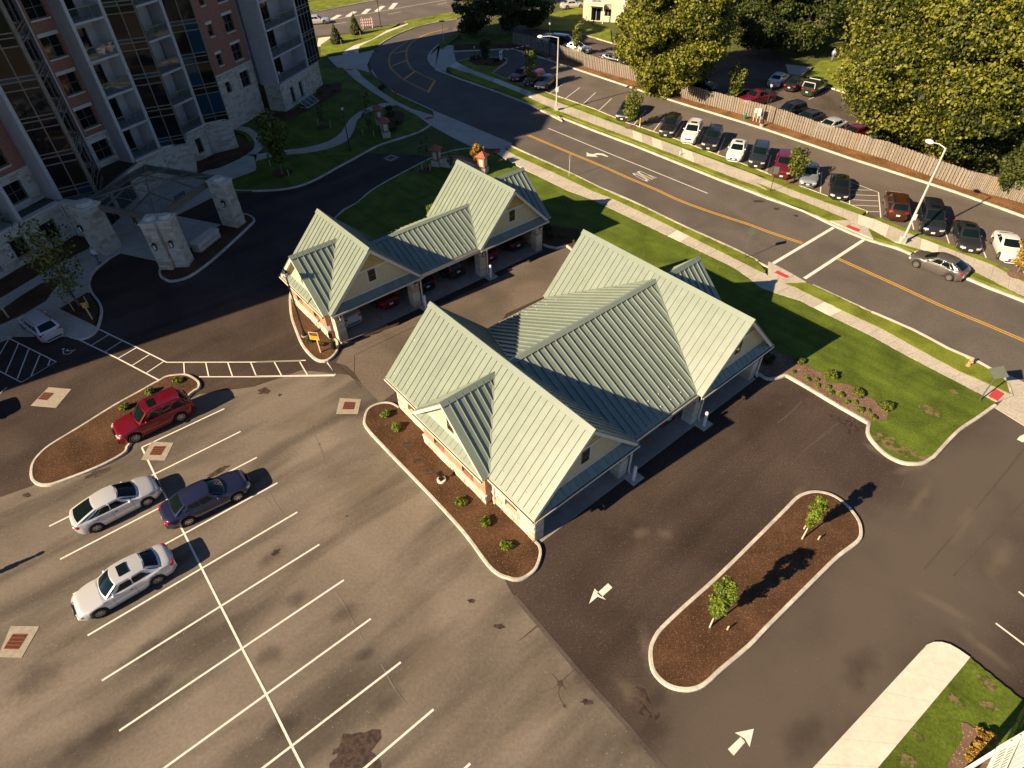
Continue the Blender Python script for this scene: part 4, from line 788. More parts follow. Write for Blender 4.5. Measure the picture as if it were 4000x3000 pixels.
def garage(name, label, O, D, big):
    g = thing(name, label, 'garage', O, GA)
    EV = 2.8; PK = 6.7; u0, u1, u2, u3 = -.4, 7.5, 13.1, 20.65; um1, um2 = (u0+u1)/2, (u2+u3)/2; w0, w1 = -.4, D+.4; wm = D/2; s1 = (PK-EV)/(um1-u0); s2 = (PK-EV)/(um2-u2)
    zc = 6.2 if big else 4.7; sc = (zc-EV)/wm; zd = 6.05 if big else 6.05; hw = 3.45 if big else (D+.1)/2+.05; sd_ = (zd-EV)/hw
    # wings
    def zA(x, y): return EV+(x-u0)*s1
    def zB(x, y): return PK-(x-um1)*s1
    def zC(x, y): return EV+(x-u2)*s2
    def zD(x, y): return PK-(x-um2)*s2
    roof_slope(g, [(u0, w0), (um1, w0), (um1, w1), (u0, w1)], zA, 1, off=w0)
    roof_slope(g, [(um1, w0), (u1, w0), (u1, w1), (um1, w1)], zB, 1, off=w0)
    roof_slope(g, [(u2, w0), (um2, w0), (um2, w1), (u2, w1)], zC, 1, off=w0)
    roof_slope(g, [(um2, w0), (u3, w0), (u3, w1), (um2, w1)], zD, 1, off=w0)
    ridge_cap(g, (um1, w0-.03, PK), (um1, w1+.03, PK), s1); ridge_cap(g, (um2, w0-.03, PK), (um2, w1+.03, PK), s2)
    # centre roof
    def zE(x, y): return EV+y*sc
    def zF(x, y): return EV+(D-y)*sc
    vx1, vx2 = um1+(PK-zc)/s1, um2-(PK-zc)/s2
    roof_slope(g, [(u1, 0), (u2, 0), (vx2, wm), (vx1, wm)], zE, 0, off=um1, spacing=.47, rib=.075, rw=.035); roof_slope(g, [(u1, D), (u2, D), (vx2, wm), (vx1, wm)], zF, 0, off=um1, spacing=.47, rib=.075, rw=.035)
    ridge_cap(g, (vx1-.1, wm, zc), (vx2+.1, wm, zc), sc)
    # side gables
    ex0, ex1 = -.8, 21.05
    def zG(x, y): return EV+(y-(wm-hw))*sd_
    def zH(x, y): return EV+((wm+hw)-y)*sd_
    dx1 = u0+(zd-EV)/s1; dx2 = u3-(zd-EV)/s2
    for f, y0 in ((zG, wm-hw), (zH, wm+hw)):
        roof_slope(g, [(ex0, y0), (ex0, wm), (dx1, wm), (u0, y0)], f, 0, off=ex0, rib=.075, rw=.035); roof_slope(g, [(ex1, y0), (ex1, wm), (dx2, wm), (u3, y0)], f, 0, off=ex1, rib=.075, rw=.035)
    ridge_cap(g, (ex0-.03, wm, zd), (dx1, wm, zd), sd_); ridge_cap(g, (dx2, wm, zd), (ex1+.03, wm, zd), sd_)
    # valley flashings
    def flash(a, b, n): 
        a, b = Vector(a), Vector(b); d = (b-a).normalized(); s = d.cross(Vector((0, 0, 1))).normalized()*.07
        MB().slab([a-s, b-s, b+s, a+s], (0, 0, .05)).build('valley_flashing', 'roofcap', g, fix=True)
    for y0, sg in ((0, 1), (D, -1)):
        flash((u1, y0, EV+.04), (vx1, wm, zc+.04), 0); flash((u2, y0, EV+.04), (vx2, wm, zc+.04), 0)
    for sg in (-1, 1): flash((u0, wm+sg*hw, EV+.04), (dx1, wm, zd+.04), 0); flash((u3, wm+sg*hw, EV+.04), (dx2, wm, zd+.04), 0)
    # pent roofs and gables
    gz = EV+.4; gb = 4.85 if big else 4.85
    for cx, s_ in ((um1, s1), (um2, s2)):
        hwz = (PK-gz)/s_
        for yy, sg, rz in ((.12, -1, 0), (D-.12, 1, math.pi)):
            if not big and sg == 1: continue
            gable(g, (cx, yy, 0), rz, gz-.05, (PK-gz+.05)/s_-.02, s_, gb, ov=.5)
            ye = yy+sg*.52; yw = yy
            def zp(x, y, ye=ye, yw=yw): return EV-.05+(abs(y-ye)/.52)*(gz-EV)
            a, b = cx-(PK-EV)/s_+.25, cx+(PK-EV)/s_-.25
            roof_slope(g, [(a, min(ye, yw)), (b, min(ye, yw)), (b-.35, max(ye, yw)), (a+.35, max(ye, yw))] if sg == -1 else [(a+.35, min(ye, yw)), (b-.35, min(ye, yw)), (b, max(ye, yw)), (a, max(ye, yw))], zp, 0, spacing=.46, rib=.03, name='pent_roof_panel')
            gutter(g, (a-.2, ye+sg*-.02, EV-.02), (b+.2, ye+sg*-.02, EV-.02), (0, sg, 0))
    for xx, sg, rz, ex in ((-.3, -1, -math.pi/2, ex0), (20.55, 1, math.pi/2, ex1)):
        gable(g, (xx, wm, 0), rz, gz-.05, (zd-gz+.05)/sd_-.02, sd_, 4.55, ov=.48)
        def zp(x, y, ex=ex, xx=xx): return EV-.05+(abs(x-ex)/abs(ex-xx))*(gz-EV)
        a, b = wm-hw+.25, wm+hw-.25; X = sorted((ex, xx))
        P = [(X[0], a), (X[0], b), (X[1], b-.35), (X[1], a+.35)] if sg == -1 else [(X[0], a+.35), (X[0], b-.35), (X[1], b), (X[1], a)]
        roof_slope(g, P, zp, 1, spacing=.46, off=w0, rib=.03, name='pent_roof_panel')
        gutter(g, (ex, a-.2, EV-.02), (ex, b+.2, EV-.02), (sg, 0, 0))
    for a, b in ((w0, wm-hw-.02), (wm+hw+.02, w1)):
        if b-a > .3: gutter(g, (u0, a, EV-.02), (u0, b, EV-.02), (-1, 0, 0)); gutter(g, (u3, a, EV-.02), (u3, b, EV-.02), (1, 0, 0))
    gutter(g, (u1-.1, 0, EV-.02), (u2+.1, 0, EV-.02), (0, -1, 0)); gutter(g, (u1-.1, D, EV-.02), (u2+.1, D, EV-.02), (0, 1, 0))
    # snow guards in two staggered rows
    def gr(fz, along, d0, a0, a1, slope_axis, rot):
        k = 0; x = a0
        while x < a1:
            for j, dd in enumerate((.55, 1.15)):
                xx = x+(.46 if j else 0)
                p = (xx, d0(dd)) if slope_axis == 1 else (d0(dd), xx)
                inst('snow_guard', GUARD, g, (p[0], p[1], fz(*p)+.06), rot)
            x += .92/2 if False else .92
    if big:
        gr(zA, 0, lambda d: u0+d, w0+.35, wm-hw-.3, 0, (0, 0, .78)); gr(zA, 0, lambda d: u0+d, wm+hw-.1, w1-.3, 0, (0, 0, .78))
        gr(zF, 0, lambda d: D-d, u1+.3, u2-.3, 1, (0, 0, .78))
    gr(zE, 0, lambda d: d, u1+.1, u2-.2, 1, (0, 0, .78))
    # floor, walls
    MB().box2((.12, -.25, -.02), (20.1, D/2 if big else D, .022)).build('floor_slab', 'floor', g)
    if big: MB().box2((.12, D/2+.01, -.02), (20.1, D+.25, .022)).build('floor_slab', 'floor', g)
    for x in (3.75, 10.2, 16.9):
        for y in ((.3, D-1.3) if big else (.3,)): MB().box2((x-.05, y, .023), (x+.05, y+1.1, .027)).build('bay_line', 'orange', g)
    # side walls (outer faces): stone ends and brick bay
    b0, b1 = (3.6, 9.75) if big else (.75, D-.05)
    for xw, rz, sgn in ((0, -math.pi/2, -1), (20.2, math.pi/2, 1)):
        # frame: local x runs along the wall, outward -y.  left wall: x = D - w ; right wall: x = w
        loc = (xw, D, 0) if sgn == -1 else (xw, 0, 0)
        def W(y): return D-y if sgn == -1 else y
        zones = [(0, D)]
        wins = []
        if big: wins = [(W(1.9), 1.0), (W(11.6), 1.0)]
        ops = [(x-.5, x+.5, .95, 2.45) for x, _ in wins]
        A0, A1 = sorted((W(b0), W(b1)))
        mb = wall_grid(0, D, 0, EV-.05, .25, ops+[(A0+.1, A1-.1, .9, 2.5)]); place(mb.build('side_wall', 'siding_in', g), loc, rz)
        stones(g, loc, rz, 0, A0, 0, EV-.1, ops, seed=3+sgn, key=name+'s'); stones(g, loc, rz, A1, D, 0, EV-.1, ops, seed=5+sgn, key=name+'s')
        for x, _ in wins:
            ca, sa = math.cos(rz), math.sin(rz); window(g, (loc[0]+x*ca, loc[1]+x*sa, .95), rz, 1.0, 1.5, star=True, depth=.16, frame='bronze', nx=1)
            mb = MB(); mb.box2((x-.56, -.09, .86), (x+.56, .0, .95)); place(mb.build('window_sill', 'stone2', g), loc, rz)
        L = A1-A0; nb = 2; bops = [(A0+L*.27-.55, A0+L*.27+.55, 1.0, 2.45), (A0+L*.73-.55, A0+L*.73+.55, 1.0, 2.45)]
        if not big: bops = [(A0+L*.27-.5, A0+L*.27+.5, 1.0, 2.45), (A0+L*.73-.5, A0+L*.73+.5, 1.0, 2.45)]
        mb = wall_grid(A0, A1, .9, EV-.05, .44, bops, y=-.45); mb.box2((A0, -.45, 0), (A1, -.01, .9)); place(mb.build('brick_bay', 'brick_l', g), loc, rz)
        lc = (loc[0]+.45*sgn, loc[1], 0)
        stones(g, lc, rz, A0-.03, A1+.03, 0, .82, (), seed=9+sgn, key=name+'s', proud=.07)
        mb = MB(); mb.box2((A0-.06, -.56, .82), (A1+.06, -.4, .92)); place(mb.build('water_table', 'stone2', g), loc, rz)
        for o in bops:
            ca, sa = math.cos(rz), math.sin(rz); x = (o[0]+o[1])/2; window(g, (lc[0]+x*ca, lc[1]+x*sa, 1.0), rz, o[1]-o[0], 1.45, star=True, depth=.18, frame='bronze', nx=1)
    # front (and rear) posts, lintel
    for ky, (yy, sg, rz) in enumerate(((0, -1, 0), (D, 1, math.pi))):
        if sg == 1 and not big:
            mb = MB(); mb.box2((.26, D-.25, 0), (19.94, D, EV-.05)); mb.build('rear_wall', 'siding_in', g); continue
        for xa in (0, 6.58, 13.25, 19.55):
            wd = .62
            cx = xa+wd/2; mb = MB(); mb.box2((xa+.03, min(yy, yy-sg*.68), 0), (xa+wd-.03, max(yy, yy-sg*.68), EV-.35)); mb.build('post_core', 'mortar', g)
            z = 0; rd = random.Random(int(xa*7)+ky)
            while z < EV-.45:
                h = min(rd.choice((.18, .24, .3)), EV-.4-z); k = rd.randrange(4); q = rd.uniform(.0, .03)
                inst('stone_block', STONES[k], g, (cx, yy-sg*.34, z+h/2), (0, 0, 0), (wd+q, .72+q, h-.02)); z += h
            wall_lamp(g, (cx, yy+sg*.03, 2.15), rz)
        mb = MB(); mb.box2((0, min(yy+sg*.02, yy-sg*.5), EV-.42), (20.2, max(yy+sg*.02, yy-sg*.5), EV-.14)); mb.build('lintel', 'trim', g)
        for xa in (7.35, 13.95): downspout(g, xa, yy+sg*.1, EV-.15, 0, sg)
        downspout(g, -.06 if not big else 20.28, yy+sg*.1, EV-.15, 0, sg)
        for xa in (7.62, 14.2):
            pad = MB().box2((xa-.75, yy+sg*.05, 0), (xa+.2, yy+sg*.95, .03)).build('post_footing', 'conc', g)
    if big:
        MB().box2((.26, wm-.08, .022), (19.94, wm+.08, EV-.1)).build('party_wall', 'siding_in', g)
        downspout(g, -.1, 3.3, EV-.15, -1, 0)
    # dividing wings from roof: ceiling
    MB().box2((.3, .3, EV-.12), (19.9, D-.3, EV-.08)).build('ceiling', 'trim', g)
    return g
big_g = garage('double_garage', 'large stone and brick garage with sage metal roof, nearest the car park', BIG0, 13.4, True)
small_g = garage('row_garage', 'small cream and brick garage with sage metal roof beside the entrance drive', SM0, 7.0, False)
# white pipe bollards in front of the posts
bm_ = MB(); bm_.lathe((0, 0, 0), [(.1, 0), (.1, 1.15), (.07, 1.2), (.02, 1.22)], 14); bmesh_b = bm_.mesh('bollard'); bmesh_b.materials.append(M['whitep'])
for k, (P, lab) in enumerate([(bg_(7.22, -.62), 'white pipe bollard at the left front post of the large garage'), (bg_(13.85, -.62), 'white pipe bollard at the right front post of the large garage'), (sm_(7.22, -.62), 'white pipe bollard at the left front post of the small garage'), (sm_(13.85, -.62), 'white pipe bollard at the right front post of the small garage')]):
    o = link('bollard', bmesh_b); o.location = (P.x, P.y, .02); tag(o, lab, 'bollard', 'white pipe bollards at the garage posts')
# ================================================================== apartment tower
tw = thing('apartment_tower', 'tall brick, stone and dark glass apartment tower with white balconies filling the top left corner', 'building', (0, 0, 0), 0)
FL = lambda k: 3.35+3.1*k
NF = 6
def seg(p0, p1):
    d = Vector((p1[0]-p0[0], p1[1]-p0[1])); return (p0[0], p0[1], 0), math.atan2(d.y, d.x), d.length
def loc_at(s, x, y=0, z=0):
    l, r, _ = s; return (l[0]+x*math.cos(r)-y*math.sin(r), l[1]+x*math.sin(r)+y*math.cos(r), z)
def facade_wall(p0, p1, wins, zs=6.35, ztop=30, z0=FL(0), nm='tower_wall', nx=2, lint=True, sd=1, wcell=None):
    s = seg(p0, p1); ops = []
    for k in range(0, 9):
        for (xc, w_, dz, h_) in wins:
            if FL(k)+dz+h_ < ztop: ops.append((xc-w_/2, xc+w_/2, FL(k)+dz, FL(k)+dz+h_))
    mb = wall_grid(0, s[2], zs, ztop, .35, ops); place(mb.build('brick_wall', 'brick', tw), s[0], s[1])
    if z0 < zs:
        mb = wall_grid(0, s[2], z0, zs, .3, ops, y=.02); place(mb.build('stone_backing', 'mortar', tw), s[0], s[1])
        stones(tw, s[0], s[1], 0, s[2], z0+.02, zs, ops, course=.27, seed=sd, lim=300)
        mb = MB(); mb.box2((-.02, -.1, zs-.03), (s[2]+.02, 0, zs+.1)); place(mb.build('stone_band', 'stone2', tw), s[0], s[1])
    for k in range(0, 9):
        for (xc, w_, dz, h_) in wins:
            z = FL(k)+dz
            if z+h_ > ztop: continue
            if k < NF: window(tw, loc_at(s, xc, 0, z), s[1], w_, h_, nx=nx if w_ > .9 else 1, nz=2, depth=.2, fw=.06)
            else: place(MB().quad((-w_/2, .2, 0), (w_/2, .2, 0), (w_/2, .2, h_), (-w_/2, .2, h_)).build('window', 'glass', tw), loc_at(s, xc, 0, z), s[1])
            if lint and k < NF+1:
                mb = MB(); mb.box2((xc-w_/2-.12, -.05, z+h_+.01), (xc+w_/2+.12, .1, z+h_+.3)); mb.box2((xc-w_/2-.06, -.1, z-.14), (xc+w_/2+.06, .1, z-.005)); place(mb.build('window_stone', 'stone2', tw), s[0], s[1])
    return s
def fin(p0, p1, th=.3, z0=FL(0)-.1, ztop=30):
    s = seg(p0, p1); k = 0
    while FL(k) < ztop:
        a, b = max(z0, FL(k)-.1), min(ztop, FL(k+1)-.1)
        place(MB().box2((0, -th/2, a+.012), (s[2], th/2, b-.012)).build('fin_panel', 'precast', tw), s[0], s[1]); k += 1
    place(MB().box2((.02, -th/2+.02, z0+.02), (s[2]-.02, th/2-.02, ztop-.02)).build('fin_core', 'mortar', tw), s[0], s[1])
def curtain(p0, p1, n, z0, ztop=30, mats=('glass', 'glass', 'glass', 'glass_b', 'glass_t'), seed=0, th=.12):
    s = seg(p0, p1); rd = random.Random(seed); L = s[2]; rows = []
    k = -1
    zz = [z0]
    for k in range(0, 9):
        for d in (0, .62, .95):
            z = FL(k)+d
            if z > z0+.25 and z < ztop-.2: zz.append(z)
    zz.append(ztop); mb = MB(); mb2 = MB()
    for i, z in enumerate(zz[:-1]): mb.box2((.06, -.03, z-.05), (L-.06, .06, z+.05))
    for i in range(n+1): x = L*i/n; mb.box2((max(0, x-.05), -.04, z0), (min(L, x+.05), .061, ztop))
    place(mb.build('mullions', 'bronze', tw), s[0], s[1])
    for i in range(n):
        x0, x1 = L*i/n+.04, L*(i+1)/n-.04
        for j in range(len(zz)-1):
            a, b = zz[j]+.036, zz[j+1]-.036
            if b-a < .1: continue
            tl = rd.uniform(-.006, .006); m_ = rd.choice(mats) if (b-a) < .7 else rd.choice(mats[:4]+('glass',))
            if a > FL(NF)+1 and j % 4: continue
            if a > FL(NF)+1: b = min(a+3.0, ztop)
            place(MB().quad((x0, .02+tl, a), (x1, .02-tl, a), (x1, .02-tl, b), (x0, .02+tl, b)).build('glass_panel', m_, tw), s[0], s[1])
    return s
def balconies(p0, p1, depth, doors, seed=0, k0=0, ztop=30, wallmat='precast'):
    s = seg(p0, p1); L = s[2]; rd = random.Random(seed)
    for k in range(k0, 9):
        z = FL(k)
        if z > ztop: break
        place(MB().box2((0, .02, z-.2), (L, depth-.01, z)).build('balcony_slab', 'precast', tw), s[0], s[1])
        ops = [(a, b, z+.01, z+2.25) for a, b in doors]
        place(wall_grid(0, L, z, min(z+2.9, ztop), .2, ops, y=depth).build('balcony_wall', wallmat, tw), s[0], s[1])
        if k < NF:
            for a, b in doors: window(tw, loc_at(s, (a+b)/2, depth, z+.01), s[1], b-a, 2.24, nx=2, depth=.08, name='balcony_door')
            mb = MB(); mb.box2((.04, .05, z+1.0), (L-.04, .12, z+1.09)); n = max(2, round(L/1.1))
            for i in range(n+1): x = .06+(L-.12)*i/n; mb.box2((x-.02, .065, z), (x+.02, .105, z+1.02))
            r = mb.build('railing', 'bronze', tw); place(r, s[0], s[1])
            for i in range(n):
                x0 = .1+(L-.12)*i/n; x1 = x0+(L-.12)/n-.08; MB().quad((x0, .085, z+.08), (x1, .085, z+.08), (x1, .085, z+.98), (x0, .085, z+.98)).build('railing_glass', 'glass_rail', r)
# solid core behind all facades
core = [(-53.5, 20.3), (-44.8, 44.2), (-46.3, 46.0), (-45.0, 50.2), (-43.5, 54.9), (-41.6, 56.2), (-41.6, 60.8), (-40.4, 63.2), (-39.2, 65.6), (-37.3, 66.2), (-37.4, 70.2), (-36.3, 73.3), (-34.4, 75.2), (-35.6, 76.0), (-32.9, 83.6), (-32.0, 86.6), (-30.0, 93.3), (-28.0, 95.0), (-28.4, 98.8), (-37.0, 105.4), (-49, 96.5), (-70, 30)]
mb = MB(); mb.prism(core, 3.3, 29.3); mb.build('core', 'precast', tw)
for (p, z) in (([(-53.5, 20.3), (-44.8, 44.2), (-60, 46), (-68, 26)], 31.3), ([(-45.0, 44.8), (-43.6, 50), (-58, 54), (-60, 46)], 33.2), ([(-34.4, 75.2), (-32.9, 83.6), (-30, 93.3), (-45, 90), (-47, 76)], 30.2)):
    mb = MB(); mb.prism(p, 29.31, z); mb.build('penthouse', 'precast', tw)
# a: off to the left
facade_wall((-53.3, 20.1), (-45.6, 41.4), [(3, 1.6, .7, 1.7), (7.5, 1.6, .7, 1.7), (12, 1.6, .7, 1.7), (17, 1.6, .7, 1.7), (21, 1.2, .7, 1.7)], z0=0, lint=False)
balconies((-45.4, 42.0), (-42.8, 49.3), 1.7, [(2.2, 4.2), (4.8, 6.8)], 1)
fin((-44.2, 50.4), (-42.45, 49.65))
facade_wall((-44.3, 50.6), (-43.0, 54.4), [(1.85, 1.75, .62, 1.75)], sd=2)
fin((-43.3, 54.75), (-41.15, 53.85), .34)
curtain((-41.15, 54.05), (-38.8, 55.5), 2, 2.75, seed=1)
curtain((-38.8, 55.5), (-40.85, 60.4), 2, 2.75, seed=2)
place(MB().box2((-.16, -.16, 2.55), (.16, .16, 30)).build('corner_mullion', 'bronze', tw), (-38.8, 55.5, 0), R(60))
place(MB().box2((-.07, -.09, 3.2), (.07, .09, 30)).build('corner_mullion', 'precast', tw), (-40.85, 60.5, 0), R(60))
MB().prism([(-41.3, 53.9), (-38.75, 55.4), (-40.8, 60.5), (-43, 60)], 2.45, 2.74, bottom=True).build('bay_soffit', 'bronze', tw)
facade_wall((-40.8, 60.5), (-39.7, 62.75), [(1.2, 1.75, .62, 1.75)], sd=3)
fin((-40.0, 62.95), (-38.0, 62.05), .34)
balconies((-38.0, 62.25), (-36.6, 65.1), 1.9, [(.2, 2.1)], 2)
fin((-38.6, 66.0), (-36.55, 65.15), .34, z0=3.2)
curtain((-36.6, 65.4), (-34.3, 66.45), 2, 3.4, seed=3, mats=('glass', 'glass_b', 'glass', 'glass', 'glass_t'))
curtain((-34.3, 66.45), (-35.2, 68.4), 1, 3.4, seed=4)
balconies((-35.6, 68.2), (-34.3, 71.6), 1.9, [(.9, 2.2)], 3)
fin((-36.2, 72.7), (-34.2, 71.75), .34, z0=3.2)
curtain((-34.3, 71.95), (-31.85, 73.25), 2, 3.4, seed=5, mats=('glass', 'glass_b', 'glass', 'glass_t', 'glass_t'))
curtain((-31.85, 73.25), (-33.7, 76.6), 1, 3.4, seed=6)
facade_wall((-35.5, 75.2), (-31.9, 85.05), [(5.3, .8, .8, 1.2), (8.6, 1.6, .55, 1.75), (2.2, .8, .8, 1.2)], zs=6.35, sd=4, z0=0)
fin((-31.7, 86.0), (-29.15, 85.2), .34)
balconies((-29.2, 85.35), (-27.0, 92.2), 2.0, [(.3, 2.2), (2.6, 4.4)], 4)
fin((-29.2, 92.9), (-26.9, 92.25), .34)
curtain((-26.95, 92.45), (-26.0, 95.6), 4, 3.5, seed=7)
curtain((-26.0, 95.6), (-28.4, 98.8), 3, 3.5, seed=8)
facade_wall((-28.6, 98.8), (-37.2, 105.6), [(3, 1.6, .7, 1.7), (8, 1.6, .7, 1.7)], z0=0, lint=False, sd=6)
# ground floor in limestone
def ground_wall(p0, p1, ztop=3.3, ops=(), sd=1, cap=True):
    s = seg(p0, p1)
    place(wall_grid(0, s[2], 0, ztop, .35, ops, y=.03).build('ground_floor_wall', 'mortar', tw), s[0], s[1])
    stones(tw, s[0], s[1], 0, s[2], .02, ztop-.02, ops, course=.27, seed=sd)
    if cap: place(MB().box2((-.06, -.14, ztop+.002), (s[2]+.06, .5, ztop+.16)).build('coping', 'stone2', tw), s[0], s[1])
    for o in ops: window(tw, loc_at(s, (o[0]+o[1])/2, 0, o[2]), s[1], o[1]-o[0], o[3]-o[2], nx=2, depth=.2, star=True)
    return s
ground_wall((-47.6, 36.4), (-41.1, 53.3), ops=[(9.6, 10.7, .8, 2.35), (12.3, 13.7, .8, 2.4), (15.3, 16.8, .8, 2.4)], sd=11)
ground_wall((-41.0, 53.3), (-38.5, 52.7), sd=12)
MB().prism([(-47.6, 37), (-41.3, 53.4), (-38.7, 53.2), (-38.3, 55), (-44, 56), (-50, 40)], 3.1, 3.29).build('podium_roof', 'asph_road', tw)
s_ = seg((-38.6, 53.0), (-37.7, 61.9)); place(wall_grid(0, s_[2], 0, 3.2, .3, [(.5, 3.4, .02, 2.5), (3.9, 6.9, .5, 2.5)], y=.0).build('entrance_wall', 'mortar', tw), s_[0], s_[1])
window(tw, loc_at(s_, 1.95, 0, .02), s_[1], 2.9, 2.48, nx=4, depth=.1, name='entrance_door'); window(tw, loc_at(s_, 5.4, 0, .5), s_[1], 3, 2.0, nx=3, depth=.1)
stones(tw, s_[0], s_[1], 6.95, s_[2], .02, 3.2, seed=14)
ground_wall((-37.9, 62.2), (-36.4, 65.1), sd=15); ground_wall((-36.4, 65.15), (-34.5, 67.0), sd=16, ztop=3.35)
ground_wall((-34.5, 67.0), (-35.4, 69.2), sd=17); ground_wall((-35.45, 69.2), (-34.3, 71.8), ops=[(.9, 1.75, .75, 2.3)], sd=18); ground_wall((-34.3, 71.85), (-31.9, 73.45), sd=19, ztop=3.35); ground_wall((-31.9, 73.45), (-33.6, 77.0), sd=20)
ground_wall((-31.3, 85.6), (-29.05, 84.95), sd=21); ground_wall((-29.0, 84.95), (-26.75, 92.5), ops=[(1.9, 2.7, .6, 2.4), (4.1, 4.9, .6, 2.4)], sd=22); ground_wall((-27.1, 92.6), (-26.4, 95.5), sd=23, ztop=3.45); ground_wall((-26.4, 95.5), (-28.6, 98.8), sd=24)
for p in ((-41.05, 53.15), (-36.3, 64.95), (-34.2, 71.7), (-29.0, 84.8)): 
    mb = MB(); mb.box2((p[0]-.05, p[1]-.05, .15), (p[0]+.05, p[1]+.05, 3.3)); mb.build('downspout', 'galv', tw)
# wellhead glass cage by the wall
o = thing('light_well_cover', 'glazed light well cover against the stone base of the tower', 'light well', (-27.2, 87.6, 0), seg((-29.0, 84.95), (-26.75, 92.5))[1])
mb = MB()
for a, b in (((-1.5, -1.4, .14), (1.5, -1.32, .22)), ((-1.5, -.2, .9), (1.5, -.12, .98)), ((-1.5, -1.32, .14), (-1.42, -.2, .22)), ((1.42, -1.32, .14), (1.5, -.2, .22))): mb.box2(a, b)
for x in (-1.5, -.5, .5, 1.46): mb.slab([(x, -1.36, .2), (x+.05, -1.36, .2), (x+.05, -.16, .96), (x, -.16, .96)], (0, 0, .04))
mb.build('frame', 'galv', o, fix=True); MB().quad((-1.45, -1.36, .2), (1.45, -1.36, .2), (1.45, -.16, .95), (-1.45, -.16, .95)).build('glass_cover', 'glass_rail', o)
# ---------------------------------------------------------------- entrance canopy and pillars
cn = thing('entrance_canopy', 'low glass pyramid canopy with bronze frame over the tower entrance', 'canopy')
C = [Vector((-29.75, 48.1, 4.3)), Vector((-27.3, 56.0, 4.3)), Vector((-35.15, 58.9, 4.3)), Vector((-37.6, 51.2, 4.3))]; ap = Vector((-32.45, 53.55, 5.05))
mb = MB()
for i in range(4):
    a, b = C[i], C[(i+1) % 4]; n_ = (ap-(a+b)/2); n_.z = 0; n_.normalize(); mb.slab([a+Vector((0,0,.06)), b+Vector((0,0,.06)), b+n_*.2+Vector((0,0,.06)), a+n_*.2+Vector((0,0,.06))], (0, 0, -.56))
mb.build('fascia', 'bronze', cn, fix=True)
for i in range(4):
    MB().tube(C[i]+Vector((0, 0, .02)), ap+Vector((0, 0, .05)), .09, n=4).build('hip_rafter', 'bronze', cn)
    a, b = C[i], C[(i+1) % 4]
    for t in (1/3, 2/3):
        p = a.lerp(b, t); u_ = ap.lerp(a if t < .5 else b, .667 if False else (1-2*min(t, 1-t)) )
        MB().tube(p, u_, .08, n=4).build('rafter', 'bronze', cn)
    for t in (.35, .68): MB().tube(a.lerp(ap, t), b.lerp(ap, t), .035, n=5).build('purlin', 'bronze', cn)
    for lo_, hi_ in ((0, .35), (.35, .68), (.68, 1)):
        MB().add([a.lerp(ap, lo_), b.lerp(ap, lo_), b.lerp(ap, hi_), a.lerp(ap, hi_)], [(0, 1, 2, 3)]).build('glass_panel', 'glass_can', cn)
def pillar(boxes, h, rz, org, label, lamps=(), grp='stone pillars of the entrance canopy'):
    p = thing('stone_pillar', label, 'pillar', org, rz, grp)
    for bi_, (x0, y0, x1, y1) in enumerate(boxes):
        MB().box2((x0+.04, y0+.04, .0), (x1-.04, y1-.04, h)).build('core', 'mortar', p)
        for (lc, r_, L_) in (((x0, y0, 0), 0, x1-x0), ((x1, y0, 0), R(90), y1-y0), ((x1, y1, 0), R(180), x1-x0), ((x0, y1, 0), R(270), y1-y0)):
            stones(p, lc, r_, -.02, L_+.02, .02, h, course=.3, seed=bi_*7+int(L_*10), proud=.06, key=label, lmin=.4, lmax=.9, lim=260)
        MB().prism([(x0-.1, y0-.1), (x1+.1, y0-.1), (x1+.1, y1+.1), (x0-.1, y1+.1)], h+.002, h+.12).build('cap_stone', 'stone2', p)
        mx, my = (x0+x1)/2, (y0+y1)/2; MB().lathe((mx, my, h+.12), [(min(x1-x0, y1-y0)*.5, 0), (min(x1-x0, y1-y0)*.36, .25)], 8).build('cap_stone', 'stone0', p)
    for l, r_ in lamps: wall_lamp(p, l, r_, 1.5)
pr_ = R(-18)
pillar([(-.0, 0, 1.05, 1.6), (1.2, .35, 2.25, 1.6)], 4.45, pr_+R(20), (-30.35, 46.55, 0), 'double stone pillar with two lamps at the front corner of the canopy', [((.5, -.1, 2.5), 0), ((1.75, .25, 2.5), 0)])
pillar([(0, 0, 1.75, 1.15)], 4.45, R(-22), (-27.5, 54.35, 0), 'stone pillar with one lamp at the road side corner of the canopy', [((1.3, -.1, 2.6), 0)])
pillar([(0, 0, 1.7, 1.6)], 4.45, R(-25), (-37.9, 50.0, 0), 'stone pillar with one lamp beside the pavement and the podium wall', [((.3, -.1, 2.6), 0)])
# name stone
a, b = Zm(450,600,4.022,'1355,1575 1665,1325'); ns = thing('name_stone', 'low stone wall carrying the residence name in front of the canopy', 'sign', a, math.atan2((b-a).y, (b-a).x)); L = (b-a).length
MB().box2((.03, .03, 0), (L-.03, .77, .85)).build('core', 'mortar', ns)
stones(ns, (0, 0, 0), 0, 0, L, .02, .85, seed=3, proud=.04); stones(ns, (0, .8, 0), R(270), 0, .8, .02, .85, seed=4, proud=.04); stones(ns, (L, 0, 0), R(90), 0, .8, .02, .85, seed=5, proud=.04)
MB().box2((-.07, -.08, .86), (L+.07, .88, .97)).build('coping', 'stone2', ns); MB().box2((.35, -.09, .33), (L-.35, -.06, .8)).build('name_panel', 'stone2', ns)
tm = text_mesh('Goodale Landing', 'gl'); tm.materials.append(M['black'])
o = link('lettering', tm, ns); o.location = (L/2, -.098, .57); o.rotation_euler = (R(90), 0, 0); o.scale = (.30, .30, .30)
tm = text_mesh('340', 'n340'); tm.materials.append(M['black']); o = link('house_number', tm, tw); l_ = loc_at(s_, 7.4, -.1, 2.3); o.location = l_; o.rotation_euler = (R(90), 0, s_[1]); o.scale = (.5, .5, .5)
